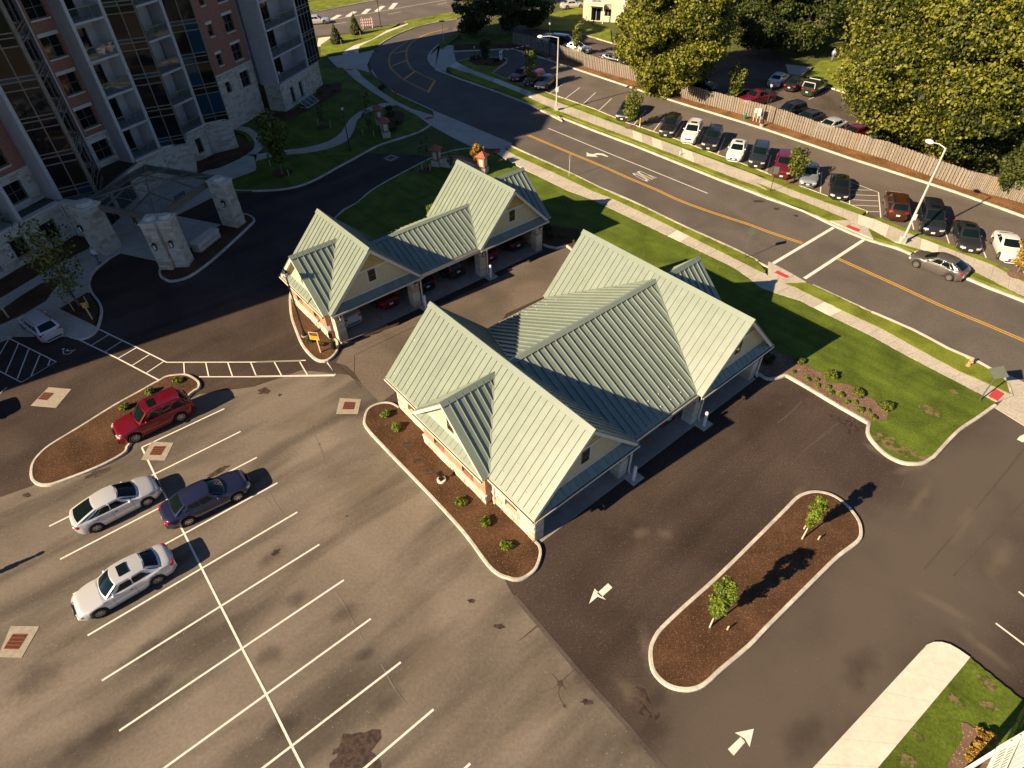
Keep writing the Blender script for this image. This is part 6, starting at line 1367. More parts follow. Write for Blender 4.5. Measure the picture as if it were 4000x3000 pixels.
# ================================================================== trees and plants
def crown_mesh(name, clumps, leaf, n_per, mat, seed=0, tone=0.0, flat=.6):
    """clumps: (centre, radius xyz); leaves scattered in shells, small bent quads"""
    rg = np.random.default_rng(seed); V = []; Tn = []
    for (c, r) in clumps:
        n = max(14, int(n_per*r[0]*r[1]*1.0))
        d = rg.normal(size=(n, 3)); d /= np.linalg.norm(d, axis=1)[:, None]
        rad = rg.uniform(.25, 1, n)**.45
        # lumpy radius
        lump = 1+.22*np.sin(d[:, 0]*5+c[0])*np.cos(d[:, 1]*6+c[1]*2)+.12*np.sin(d[:, 2]*9+c[2])
        p = np.array(c)+d*np.array(r)*(rad*lump)[:, None]
        nrm = d*.7+rg.normal(size=(n, 3))*.75; nrm[:, 2] += .35; nrm /= np.linalg.norm(nrm, axis=1)[:, None]
        t = np.cross(nrm, rg.normal(size=(n, 3))); t /= np.linalg.norm(t, axis=1)[:, None]; b = np.cross(nrm, t)
        s = leaf*rg.uniform(.6, 1.35, n)[:, None]
        q = np.stack([p-t*s-b*s*.55, p+t*s*.2-b*s, p+t*s+b*s*.5, p-t*s*.3+b*s], 1)
        V.append(q.reshape(-1, 3)); Tn.append(np.repeat(rg.normal(.45, .22, n)+tone+.12*rg.normal(), 4))
    V = np.concatenate(V); Tn = np.concatenate(Tn); n = len(V)//4
    me = bpy.data.meshes.new(name); me.vertices.add(len(V)); me.vertices.foreach_set('co', V.astype(np.float32).ravel())
    me.loops.add(4*n); me.loops.foreach_set('vertex_index', np.arange(4*n, dtype=np.int32))
    me.polygons.add(n); me.polygons.foreach_set('loop_start', np.arange(0, 4*n, 4, dtype=np.int32)); me.polygons.foreach_set('loop_total', np.full(n, 4, dtype=np.int32))
    me.update(calc_edges=True); at_ = me.attributes.new('tone', 'FLOAT', 'POINT'); at_.data.foreach_set('value', Tn.astype(np.float32))
    me.materials.append(M[mat]); return me
def limb_mesh(name, segs, mat):
    mb = MB()
    for a, b, r0, r1 in segs: mb.tube(a, b, r0, r1, n=7, cap=False)
    me = mb.mesh(name); me.materials.append(M[mat]); me.polygons.foreach_set('use_smooth', [True]*len(me.polygons)); return me
def big_tree(name, label, pos, h, rx, ry, base=.25, leaf=.2, dens=80, mat='leaf_syc', bark='bark', nclump=26, seed=0, group=None, kind='tree', tr=.35, squash=.8):
    rd = random.Random(seed); o = thing(name, label, kind, (pos[0], pos[1], 0), rd.uniform(0, 6), group)
    segs = [((0, 0, 0), (.1, .1, h*.35), tr, tr*.7), ((.1, .1, h*.35), (0, .2, h*.75), tr*.7, tr*.25)]; cl = []
    for k in range(nclump):
        a = rd.uniform(0, 2*math.pi); f = math.sqrt(rd.uniform(0.02, 1)); zt = rd.uniform(base, .93)
        env = math.sin(math.pi*min(1, max(0, (zt-base*.5)/(1.08-base*.5))))**.6
        x, y, z = rx*f*env*math.cos(a)*.8, ry*f*env*math.sin(a)*.8, h*zt; r = rd.uniform(.20, .34)*(rx+ry)/2
        cl.append(((x, y, z), (r, r*rd.uniform(.8, 1.1), r*squash*rd.uniform(.6, .9))))
        z0 = max(h*.18, z-math.hypot(x, y)*.7); segs.append(((0.05, .1, min(z0, h*.7)), (x*.85, y*.85, z-.1), tr*.28, tr*.07))
    link('trunk', limb_mesh('trunk', segs, bark), o)
    link('crown', crown_mesh('crown', cl, leaf, dens, mat, seed), o)
    return o
def big_at(name, label, base_px, h, rx, ry, **k):
    p = at(*base_px); return big_tree(name, label, p, h, rx, ry, **k)
# the large sycamores
big_at('sycamore_tree', 'tall broad sycamore growing over the fence behind the empty stalls', (2595, 362), 14.0, 9.4, 8.2, base=.07, leaf=.125, dens=430, nclump=64, seed=4, group='sycamores behind the fence')
p_ = at(3650, 610); big_tree('sycamore_tree', 'largest sycamore filling the upper right corner, yellow green leaves', (p_.x, p_.y), 17.5, 13.2, 11.5, base=.13, leaf=.125, dens=330, nclump=110, seed=11, group='sycamores behind the fence', tr=.5)
p_ = at(3960, 260); big_tree('sycamore_tree', 'sycamore at the right edge behind the largest one', (p_.x+3, p_.y+2), 16.5, 9, 8, base=.2, leaf=.17, dens=180, nclump=40, seed=13, group='sycamores behind the fence', tr=.4)
G1 = 'dark trees round the rear yard'
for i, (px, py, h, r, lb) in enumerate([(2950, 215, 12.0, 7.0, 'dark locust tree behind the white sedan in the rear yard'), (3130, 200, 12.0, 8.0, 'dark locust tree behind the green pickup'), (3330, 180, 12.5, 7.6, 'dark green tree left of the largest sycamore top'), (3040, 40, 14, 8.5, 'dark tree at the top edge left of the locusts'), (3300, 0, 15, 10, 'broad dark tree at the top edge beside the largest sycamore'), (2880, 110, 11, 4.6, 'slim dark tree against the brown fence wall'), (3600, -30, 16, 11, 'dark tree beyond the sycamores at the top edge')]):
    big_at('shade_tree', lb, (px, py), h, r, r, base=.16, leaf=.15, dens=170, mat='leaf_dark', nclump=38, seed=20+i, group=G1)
G2_ = 'dark trees by the road bend'
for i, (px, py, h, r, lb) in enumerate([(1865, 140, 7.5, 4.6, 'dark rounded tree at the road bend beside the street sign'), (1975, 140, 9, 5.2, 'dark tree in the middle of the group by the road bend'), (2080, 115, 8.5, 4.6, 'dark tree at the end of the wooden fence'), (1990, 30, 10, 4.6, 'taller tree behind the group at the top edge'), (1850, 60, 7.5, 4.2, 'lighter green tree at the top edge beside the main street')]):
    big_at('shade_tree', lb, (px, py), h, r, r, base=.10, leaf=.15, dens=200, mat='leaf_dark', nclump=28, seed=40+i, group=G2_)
# young street trees
def young(label, px, h, r, mat='leaf_young', seed=0, dens=70, leaf=.09, bark='bark', stakes=False, ring=True, group=None, nc=9, tr=.05, base=.35, stem_n=1):
    p = px if isinstance(px, Vector) else at(*px); rd = random.Random(seed); o = thing('young_tree', label, 'tree', (p.x, p.y, .12), rd.uniform(0, 6), group); segs = []; cl = []
    segs.append(((0, 0, 0), (0, 0, h*.92), tr, tr*.3))
    for k in range(nc):
        zt = base+(.98-base)*k/(nc-1); a = k*2.4+rd.uniform(-.4, .4); e = r*math.sin(math.pi*(.25+.7*(1-(zt-base)/(1-base))))*rd.uniform(.35, .8); x, y = e*math.cos(a), e*math.sin(a)
        cl.append(((x, y, h*zt), (r*.46*rd.uniform(.7, 1.3), r*.46, r*.5))); segs.append(((0, 0, h*max(.2, zt-.15)), (x, y, h*zt), tr*.35, tr*.12))
    link('trunk', limb_mesh('trunk', segs, bark), o); link('crown', crown_mesh('crown', cl, leaf, dens*7, mat, seed), o)
    return o
def mulch_ring(p, r, mat='mulch'):
    sheet('mulch_ring', [(p.x+r*(1+.1*math.sin(3*a+p.x))*math.cos(a), p.y+r*(1+.1*math.sin(3*a+p.x))*math.sin(a)) for a in [2*math.pi*k/20 for k in range(20)]], .175, mat)
def stake(p, h=.9, lab='wooden support stake beside a young tree', lean=0):
    mb = MB(); mb.box((0, 0, h/2), (.06, .06, h)); o = mb.build('tree_stake', 'stake'); o.location = p; o.rotation_euler = (lean, lean*.5, .4); return o
young('small lime green tree at the upper end of the long mulch island', (3130, 2110), 3.5, .42, 'leaf_lime', 1, 420, .05, 'barkw', nc=20, tr=.045, base=.36)
young('small lime green tree at the lower end of the long mulch island', (2770, 2455), 4.1, .48, 'leaf_lime', 2, 420, .05, 'barkw', nc=22, tr=.045, base=.33)
for k, (px, lab) in enumerate([((3141, 2066), 'cut white stake end left of the upper island tree'), ((3196, 2108), 'cut white stake end right of the upper island tree'), ((2788, 2395), 'short pale stake left of the lower island tree'), ((2841, 2460), 'short pale stake right of the lower island tree')]):
    p = at(*px, .15); o = stake(p, .35); tag(o, lab, 'stake', 'stakes on the long mulch island')
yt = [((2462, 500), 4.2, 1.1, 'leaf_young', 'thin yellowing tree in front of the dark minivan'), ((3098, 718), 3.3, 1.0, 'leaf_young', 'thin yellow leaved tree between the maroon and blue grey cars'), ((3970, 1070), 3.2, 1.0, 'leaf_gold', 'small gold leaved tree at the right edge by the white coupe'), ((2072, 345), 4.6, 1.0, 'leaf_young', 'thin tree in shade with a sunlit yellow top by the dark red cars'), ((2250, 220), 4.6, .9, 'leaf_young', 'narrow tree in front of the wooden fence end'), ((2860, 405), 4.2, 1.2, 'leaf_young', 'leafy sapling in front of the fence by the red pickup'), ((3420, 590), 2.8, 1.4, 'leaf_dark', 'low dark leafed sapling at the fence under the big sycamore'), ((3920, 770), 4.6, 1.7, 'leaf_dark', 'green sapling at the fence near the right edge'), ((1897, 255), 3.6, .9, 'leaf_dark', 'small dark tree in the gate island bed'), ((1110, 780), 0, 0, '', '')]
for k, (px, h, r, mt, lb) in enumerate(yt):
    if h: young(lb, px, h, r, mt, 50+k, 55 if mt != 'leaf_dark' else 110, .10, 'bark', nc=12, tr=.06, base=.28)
for px in ((2462, 500), (3098, 718), (3970, 1080)): mulch_ring(at(*px), .75, 'mulch_d')
young('young leafy tree with staked ring on the tower lawn', (1105, 687), 6.3, 1.5, 'leaf_young', 70, 34, .12, 'bark', nc=16, tr=.09, base=.3)
mulch_ring(at(1105, 680), 1.1); young('young tree with sparse leaves in the forecourt bed', (313, 1200), 7.0, 2.1, 'leaf_young', 71, 7, .10, 'bark', nc=26, tr=.1, base=.26)
young('thin dark tree with two stakes on the lawn below the tower', (1262, 500), 2.6, .5, 'leaf_dark', 72, 40, .08); mulch_ring(at(1262, 502), .75)
young('thin bare looking tree with stakes by the first gate wall', (1448, 525), 2.8, .7, 'leaf_dark', 73, 40, .08); young('slim tree in shade beside the curved path', (1432, 440), 2.4, .7, 'leaf_young', 74, 40, .08)
young('thin shaded tree on the lawn behind the small garage', (1665, 670), 4.0, .7, 'leaf_dark', 75, 25, .08); mulch_ring(at(1665, 672), .8)
p = Zm(1600,550,4.424,'722,530')[0]; young('small sparse shaded tree in front of the curved gate wall', p, 2.0, .5, 'leaf_dark', 76, 60, .06)
p = Zm(1600,550,4.424,'1185,520')[0]; young('sunlit orange yellow tree at the end of the curved gate wall', p, 2.6, .75, 'leaf_gold', 77, 260, .07, nc=14, base=.25)
p = sm_(4.8, 8.6); young('small green tree showing above the small garage roof', p, 3.4, .8, 'leaf_lime', 78, 130, .09) if False else None
p = at(1687, 830, 1.6); young('small green shrub tree behind the small garage roof valley', Vector((p.x, p.y, 0)), 2.2, .55, 'leaf_lime', 79, 220, .07, nc=8)
for px, lb in (((1245, 492), 'stake left of the thin tree below the tower'), ((1292, 498), 'stake right of the thin tree below the tower'), ((1418, 530), 'left stake by the first gate wall tree'), ((1462, 535), 'right stake by the first gate wall tree'), ((1058, 650), 'left stake of the leafy lawn tree'), ((1130, 690), 'right stake of the leafy lawn tree'), ((1650, 665), 'left stake of the shaded tree behind the small garage'), ((1681, 668), 'right stake of the shaded tree behind the small garage'), ((290, 1215), 'left short stake in the forecourt bed'), ((345, 1190), 'right short stake in the forecourt bed')):
    tag(stake(at(*px, .12), .8), lb, 'stake', 'stakes of the young trees')
# spruces
def spruce(label, px, h, r, seed):
    p = at(*px); rd = random.Random(seed); o = thing('spruce_tree', label, 'tree', (p.x, p.y, .12), 0, 'young spruces by the main street'); cl = []
    for k in range(12):
        t = k/11; rr = r*(1-t)**.8*.55+.08
        for j in range(max(1, int(6*(1-t))+1)): a = j*2.1+k; e = r*(1-t)*.5; cl.append(((e*math.cos(a), e*math.sin(a), h*(.1+.86*t)), (rr, rr, h*.07)))
    link('trunk', limb_mesh('trunk', [((0, 0, 0), (0, 0, h*.97), .09, .02)], 'bark'), o); link('crown', crown_mesh('crown', cl, .07, 900, 'leaf_spruce', seed), o); mulch_ring(p, .9, 'mulch_r')
spruce('young spruce nearer the tower by the main street', (1317, 172), 3.1, 1.05, 1); spruce('young spruce beside the road barricade', (1392, 137), 3.4, 1.0, 2)
for px, lb in (((1268, 172), 'yellow topped stake left of the first spruce'), ((1334, 175), 'pale stake right of the first spruce'), ((1408, 140), 'pale stake right of the spruce by the barricade')): tag(stake(at(*px, .12), .8), lb, 'stake', 'stakes of the young spruces')
# shrubs
def shrub_proto(name, r, mat, seed, n=7, leaf=.045, dens=5200, up=.7):
    rd = random.Random(seed); cl = []; segs = []
    for k in range(n):
        a = 2*math.pi*k/n+rd.uniform(-.3, .3); e = r*rd.uniform(.35, .75); z = r*up*rd.uniform(.5, 1.1); cl.append(((e*math.cos(a), e*math.sin(a), z), (r*.38, r*.38, r*.30))); segs.append(((0, 0, 0), (e*math.cos(a), e*math.sin(a), z), .012, .006))
    cl.append(((0, 0, r*up), (r*.4, r*.4, r*.35))); return crown_mesh('foliage', cl, leaf, dens, mat, seed), limb_mesh('stem', segs, 'bark')
SH = {k: shrub_proto(k, *a) for k, a in {'fern': (.36, 'leaf_lime', 1), 'round': (.5, 'leaf_young', 2), 'dark': (.55, 'leaf_dark', 3), 'small': (.26, 'leaf_lime', 4, 5, .045), 'gold': (.5, 'leaf_gold', 5), 'darksm': (.3, 'leaf_dark', 6)}.items()}
SHRUBC = [0]
def shrub(kind, p, label, group, s=1.0, z=.13, cat='shrub'):
    SHRUBC[0] += 1; o = thing('shrub', label, cat, (p[0], p[1], z), SHRUBC[0]*1.3, group); a = link('foliage', SH[kind][0], o); b = link('stem', SH[kind][1], o); o.scale = (s, s, s*(.85+.3*((SHRUBC[0]*7) % 5)/5)); return o
ord_ = ['topmost', 'second', 'third', 'fourth', 'lowest']
for k, (x, y) in enumerate([(1125,290),(1222,400),(1770,1040),(1980,1215),(2160,1425)]):
    shrub('fern', T(1,2,'%d,%d' % (x, y))[0], '%s bright green shrub in the mulch bed along the large garage' % ord_[k], 'shrubs along the large garage')
for k, (i, j, x, y) in enumerate([(0,2,1090,225),(0,2,1310,90),(0,1,1545,1650)]): shrub('fern', T(i,j,'%d,%d' % (x, y))[0], ['bright shrub behind the bonnet of the red suv', 'bright shrub behind the roof of the red suv', 'bright shrub at the right tip of the mulch island'][k], 'shrubs on the left mulch island', .95)
for k, (x, y, s) in enumerate([(465,1310,.85),(575,1340,.7)]): shrub('darksm', T(1,1,'%d,%d' % (x, y))[0], ['green shrub left of the yellow sign post', 'green shrub right of the yellow sign post'][k], 'shrubs in the small garage bed', s*1.2, .17)
for k, (i, j, x, y, kd, s) in enumerate([(3,1,265,1490,'round',.7),(3,1,530,1620,'round',.9),(3,2,765,105,'round',.85),(3,2,990,225,'round',.95),(3,1,210,1575,'small',.8),(3,1,325,1640,'small',.9),(3,1,400,1645,'small',.8),(3,2,415,40,'small',.8),(3,2,508,50,'small',.8),(3,2,535,95,'small',.9),(3,2,608,115,'small',1.1),(3,2,660,180,'small',.8),(3,2,740,185,'small',.8),(3,2,785,250,'small',1),(3,2,857,250,'small',.7),(3,2,888,310,'small',1.0),(2,1,2185,1475,'dark',1.0),(2,1,300,330,'dark',.8),(2,1,325,400,'dark',.8),(2,1,425,400,'round',.8),(2,1,520,440,'small',1),(2,1,580,385,'round',.7)]):
    shrub(kd, T(i,j,'%d,%d' % (x, y))[0], {'round': 'leafy shrub in the pale mulch bed beside the large garage', 'small': 'small flowering plant in the pale mulch bed beside the large garage', 'dark': 'shaded shrub tight against a garage corner'}[kd], {'round': 'leafy shrubs in the garage beds', 'small': 'small plants in the garage beds', 'dark': 'shaded shrubs at the garage corners'}[kd], s, .17)
for k, (x, y, s) in enumerate([(1845,1430,1.0),(1790,1530,.9),(1745,1610,.8)]): shrub('gold', T(3,3,'%d,%d' % (x, y))[0], ['upper', 'middle', 'lower'][k]+' gold brown shrub beside the white porch roof', 'gold shrubs by the white porch', s*.85, .16)
for k, (x, y, kd) in enumerate([(650,385,'dark'),(755,365,'round'),(920,345,'darksm'),(1065,420,'dark'),(880,470,'darksm')]): shrub(kd, Zm(1700,150,4.424,'%d,%d' % (x, y))[0], 'low shaded shrub in the bed by the barrier gate', 'shrubs round the barrier gate', .9, .17)
for k, (x, y) in enumerate([(1150,960),(1170,1010),(1230,1080),(1180,1140),(1130,1090),(1090,780),(620,760),(680,800),(560,820),(500,880)]): shrub('dark' if k < 6 else 'darksm', T(1,0,'%d,%d' % (x, y))[0], 'dark shaded shrub in a bed of the tower lawn', 'shaded shrubs on the tower lawn', .9, .16)
raised('mulch_bed', [(T(1,0,'1180,1040')[0].x+1.6*math.cos(a), T(1,0,'1180,1040')[0].y+3.2*math.sin(a)) for a in [k*math.pi/8 for k in range(16)]], .15, 'mulch')
for k, (x, y) in enumerate([(1310,530),(1405,675),(1520,765)]): # soil pits left by removed shrubs
    blob(T(1,2,'%d,%d' % (x, y))[0], .2, 'stain', 1.3, 0, .137, k, 'planting_hole')
for k, (x, y) in enumerate([(710,520),(915,530),(668,672),(447,710)]): blob(T(0,2,'%d,%d' % (x, y))[0], .14, 'stain', 1.4, .4, .137, k+5, 'planting_hole')
for k, (i, j, x, y, r) in enumerate([(3,2,1390,240,.75),(3,2,1590,75,.35),(3,2,1000,500,.9),(3,2,1200,610,.7),(3,2,1350,655,.4),(3,2,1090,560,.8),(3,3,1620,1090,.4),(3,3,1880,930,.5),(3,3,1290,1400,.3),(3,3,1190,1600,.45),(3,3,1890,1130,.4),(2,1,800,120,.3),(3,1,1650,1440,.2)]): blob(T(i,j,'%d,%d' % (x, y))[0], r*.55, 'bare', 1.5, -.6, .134+.0006*k, k+9, 'bare_turf')
for k, (x, y) in enumerate([(60,590),(450,1055)]): pass
# ================================================================== wooden fence
fn = thing('wooden_fence', 'long weathered wooden privacy fence between the car park and the rear yards', 'fence')
fl = [Vector(p) for p in fence_base]; L_ = 0; pick = 0; stuffmb = MB()
PK_ = [boxmesh('fence_board', (.135, .022, 1), m_) for m_ in ('wood', 'wood2', 'wood', 'wood2', 'woodn')]
fpts = strip_pts(fl, .165); nF = len(fpts)
for i in range(nF-1):
    a, b = fpts[i], fpts[i+1]; an = math.atan2((b-a).y, (b-a).x); c = (a+b)/2; n_ = Vector((math.sin(an), -math.cos(an), 0)); sg = 1 if i % 2 else -1; h = 1.75+random.uniform(-.03, .03)+.05*math.sin((i % 15)/15*math.pi)
    vis = 30 < i
    if i % 15 == 0:
        inst('fence_post', PK_[4] if i % 45 == 0 else PK_[i % 4], fn, (c.x, c.y, .85), (0, 0, an), (.75, 4, 1.8))
    if pick < 300 and i > 70 and i % 1 == 0:
        inst('fence_board', PK_[random.choice((0, 1, 2, 3))], fn, (c.x+n_.x*sg*.045, c.y+n_.y*sg*.045, .1+h/2), (0, random.uniform(-.012, .012), an), (1, 1, h)); pick += 1
    else: stuffmb.box((c.x+n_.x*sg*.045, c.y+n_.y*sg*.045, .1+h/2), (.135, .022, h), an, random.choice((0, 1)))
for z in (.45, 1.0, 1.5):
    for i in range(0, nF-15, 15):
        a, b = fpts[i], fpts[i+15]; MB().tube((a.x, a.y, z), (b.x, b.y, z), .035, n=4).build('fence_rail', 'wood', fn)
if stuffmb.v: o = stuffmb.build('fence_boards', ['wood', 'wood2'], fn); o['kind'] = 'stuff'
# ================================================================== lamps, signs, hydrants
def street_light(label, bpx, h, armdir, arm=1.6):
    p = at(*bpx, .14); o = thing('street_light', label, 'street light', p, 0, 'white street lights across the road'); mb = MB(); mb.box((0, 0, .3), (.42, .42, .6)); mb.build('base', 'galv', o)
    MB().tube((0, 0, .6), (0, 0, h), .11, .07, n=12).build('pole', 'galv', o)
    d = Vector((math.cos(armdir), math.sin(armdir), 0)); MB().tube((0, 0, h-.05), d*(arm*.5)+Vector((0, 0, h+.12)), .045, .04, n=8).tube(d*(arm*.5)+Vector((0, 0, h+.12)), d*arm+Vector((0, 0, h+.05)), .04, .035, n=8).build('arm', 'galv', o)
    mb = MB(); mb.lathe((0, 0, 0), [(.03, -.05), (.15, .06), (.19, .25), (.16, .5), (.05, .66)], 10); hd = mb.build('lamp_head', 'whitep', o, smooth=True); hd.location = d*(arm-.1)+Vector((0, 0, h+.04)); hd.rotation_euler = (0, math.pi/2, armdir)
    mb = MB(); mb.box((0, -.12, h*.3), (.36, .02, .55)); mb.build('notice', 'signw', o); return o
street_light('tall white street light by the shadow edge across the road', (2173, 430), 8.5, R(170), 2.0); street_light('tall white street light leaning right in front of the dark minivan', (3522, 949), 8.5, R(120), 1.2)
def post_lamp(label, p, h, base=False, two=False, grp=None):
    o = thing('lamp_post', label, 'lamp post', p, 0, grp)
    MB().lathe((0, 0, 0), [(.2, 0), (.2, .12), (.13, .3), (.07, .5), (.055, h-.5), (.05, h-.45)], 10).build('pole', 'black', o, smooth=True)
    if base: MB().lathe((0, 0, -.3), [(.26, 0), (.26, .36), (.23, .38)], 12).build('footing', 'collar', o)
    mb = MB(); mb.lathe((0, 0, h-.45), [(.06, 0), (.14, .1), (.16, .12)], 6)
    mb.lathe((0, 0, h), [(.24, 0), (.1, .16), (.04, .3), (.02, .38)], 6)
    for k in range(6): a = k*math.pi/3; mb.tube((.15*math.cos(a), .15*math.sin(a), h-.33), (.22*math.cos(a), .22*math.sin(a), h+.01), .012, n=4)
    mb.build('lantern_frame', 'black', o); MB().lathe((0, 0, h-.33), [(.12, 0), (.18, .31)], 8).build('lantern_glass', 'lens', o); return o
GL = 'black lantern posts'
post_lamp('black lantern post in the bed beside the small garage', at(1100+375/4.1475, 1000+1290/4.1475, .15), 5.6, True, grp=GL)
post_lamp('black lantern post on the shaded lawn by the curved path', at(1000+815/2.212, 1300/2.212, .1), 4.9, grp=GL)
post_lamp('black lantern post on concrete footing in front of the fence end', at(1950+497/2.538, 572/2.538, .4), 4.9, True, grp=GL)
post_lamp('black lantern post beside the road barricade', at(1250+605/2.538, 270/2.538, .1), 6.2, grp=GL)
post_lamp('black lantern post behind the meter cabinet on concrete footing', at(2850+322/2.538, 150+850/2.538, .4), 4.6, True, grp=GL)
p = at(3000+605/2.212, 708/2.212, .1); post_lamp('small dark lamp post on the sunny rear lawn', p, 2.0, grp=GL)
# round uplight on a concrete disc
p = T(1,2,'1605,845')[0]; o = thing('flood_light', 'black flood light on a round concrete footing in the mulch bed', 'light', p, R(38))
MB().lathe((0, 0, .1), [(.27, 0), (.27, .14), (.25, .16)], 20).build('footing', 'conc_w', o); MB().box2((-.14, -.14, .26), (.14, .14, .31)).tube((0, 0, .3), (0, 0, .55), .03).build('stem', 'black', o)
hb = MB().box((0, 0, 0), (.28, .2, .32)).build('head', 'black', o); hb.location = (0, .05, .68); hb.rotation_euler = (R(-35), 0, .3)
def post_sign(name, label, p, h, w_, hh, rz, mat='signback', pole='galv', diamond=False, cat='sign', r=.03, zc=None, extra=None):
    o = thing(name, label, cat, p, rz); MB().tube((0, 0, 0), (0, 0, h), r, n=6).build('post', pole, o); zc = zc or h-hh/2
    mb = MB(); 
    if diamond: mb.slab([(0, -.05, zc-hh*.707), (w_*.707, -.05, zc), (0, -.05, zc+hh*.707), (-w_*.707, -.05, zc)], (0, -.006, 0))
    else: mb.box((0, -.05, zc), (w_, .006, hh))
    mb.build('plate', mat, o, fix=True); return o
SB = R(-52)
post_sign('road_sign', 'dark backed diamond sign on a post in the verge before the crossing', Vector(at(2908, 1008, .14)), 2.9, .62, .62, R(-10), 'signback', pole='signback', diamond=True)
o_ = post_sign('road_sign', 'large diamond sign back standing by the exit lane at the right edge', Vector(at(3825, 1565, .12)), 2.9, .80, .80, R(-47), 'signback', pole='signback', diamond=True, r=.04)
post_sign('road_sign', 'small white sign on a thin post in the verge by the turn arrow', Vector(at(2223, 688, .14)), 2.4, .32, .45, R(30), 'signw')
post_sign('road_sign', 'grey backed sign in front of the maroon suv', Vector(at(2950+148/2.538, 650+248/2.538, .14)), 2.6, .5, .75, R(-20), 'signback', pole='black')
post_sign('street_name_sign', 'green street name sign on a thin pole at the road bend', Vector(at(1733, 163, .14)), 3.2, .9, .22, R(0), 'signg')
post_sign('notice_sign', 'thin post with small white plate at the shaded side entrance', Vector(at(1700+685/4.424, 150+355/4.424, .14)), 1.9, .1, .4, R(0), 'signw', pole='black')
p = Zm(2400,350,2.538,'248,385')[0]; mb = MB(); mb.lathe((0, 0, 0), [(.07, 0), (.07, .45)], 8, 1); mb.lathe((0, 0, .45), [(.07, 0), (.07, .65), (.04, .7)], 8, 0)
o = mb.build('marker_post', ['signy', 'whitep']); o.location = p+Vector((0, 0, .13)); tag(o, 'yellow topped marker post at the kerb beside the young tree', 'marker')
p = Zm(2400,350,2.538,'645,660')[0]; mb = MB(); mb.box((0, 0, .22), (.08, .08, .45)); o = mb.build('marker_stub', 'whitep'); o.location = p+Vector((0, 0, .13)); tag(o, 'tiny white stub in the verge below the white suv', 'marker')
# caution sign on timber post, bin station
p = at(1100+635/4.1475, 1000+1558/4.1475, .15); o = thing('notice_board', 'yellow and black notice with timber frame on a leaning timber post', 'sign', p, R(-12))
MB().box((0, 0, .75), (.09, .09, 1.5)).build('post', 'stake', o); pb = MB(); pb.box((-.12, -.07, 1.55), (.72, .04, .68)); pb.build('frame', 'stake', o)
MB().box((-.12, -.095, 1.43), (.6, .01, .32)).build('yellow_panel', 'signy', o); MB().box((-.12, -.096, 1.72), (.6, .012, .24)).build('black_header', 'black', o)
for z, t_, s_2 in ((1.72, 'CAUTION', .13), (1.62, 'CONSTRUCTION', .07), (1.5, 'AREA', .09), (1.38, 'KEEP OUT', .07)):
    if t_ != 'CAUTION': continue
    tm = text_mesh(t_, 'cw'); tm.materials.append(M['signy'] if z > 1.7 else M['black']); x = link('lettering', tm, o); x.location = (-.12, -.105, z); x.rotation_euler = (R(90), 0, 0); x.scale = (s_2, s_2, s_2)
p = at(1100+845/4.1475, 1000+1490/4.1475, .12); o = thing('pet_waste_station', 'black pet waste station with bin and small signs at the garage corner', 'bin', p, R(20))
MB().tube((0, 0, 0), (0, 0, 2.1), .03).build('post', 'black', o); MB().lathe((.0, -.18, .1), [(.17, 0), (.2, .5), (.16, .6), (.05, .66)], 12).build('bin', 'black', o)
MB().box((0, -.08, 1.25), (.26, .14, .36)).build('bag_dispenser', 'black', o); MB().box((0, -.16, 1.27), (.14, .01, .14)).build('emblem', 'signg', o); MB().box((0, -.06, 1.85), (.32, .02, .38)).build('notice', 'signw', o)
# timber notice in the forecourt bed
p = T(0,1,'800,1100', .12)[0]; o = thing('notice_board', 'orange notice on a leaning timber post in the forecourt bed', 'sign', p, R(160)); MB().box((0, 0, .7), (.09, .09, 1.4)).build('post', 'stake', o); MB().box((0, .08, 1.3), (.42, .04, .5)).build('panel', 'signy', o); o.rotation_euler = (0, 0, R(20))
p = T(0,1,'75,1085', .12)[0]; o = thing('notice_board', 'timber post with blue sign at the far left edge', 'sign', p, 0); MB().box((0, 0, .8), (.09, .09, 1.6)).build('post', 'stake', o); MB().box((0, -.06, 1.5), (.32, .02, .4)).build('panel', 'glass_t', o)
def hydrant(label, p, m_):
    o = thing('fire_hydrant', label, 'hydrant', p, .6, 'fire hydrants'); MB().lathe((0, 0, 0), [(.15, 0), (.15, .05), (.1, .07), (.1, .5), (.14, .52), (.13, .56), (.1, .66), (.04, .72), (.03, .76)], 12).build('barrel', m_, o, smooth=False)
    MB().tube((-.2, 0, .4), (.2, 0, .4), .055, n=8).tube((0, 0, .38), (0, -.18, .38), .07, n=8).build('outlet', m_, o)
hydrant('coral fire hydrant in the verge near the right edge', Vector(at(3781, 1428, .14)), 'hyd'); hydrant('red fire hydrant in shade at the bend of the road', Vector(at(1547, 370, .14)), 'hydr')
# barricade
p = at(1250+475/2.538, 278/2.538, .02); o = thing('road_barricade', 'white and red striped barricade with yellow lamps beside the main street', 'barricade', p, R(12))
for x in (-.85, .85): MB().box((x, 0, .8), (.1, .08, 1.6)).build('upright', 'whitep', o); MB().box((x, 0, .06), (.1, .9, .08)).build('foot', 'whitep', o); MB().lathe((x, 0, 1.6), [(.1, 0), (.1, .15), (.03, .2)], 8).build('warning_lamp', 'signy', o)
for z in (.5, .95, 1.4):
    b_ = MB().box((0, -.06, z), (2.3, .03, .26)).build('board', 'signw', o)
    mb = MB()
    for x in np.arange(-1.0, 1.1, .4): mb.slab([(x-.08, -.078, z-.125), (x+.08, -.078, z-.125), (x+.18, -.078, z+.125), (x+.02, -.078, z+.125)], (0, -.004, 0))
    mb.build('stripes', 'redpad', b_, fix=True)
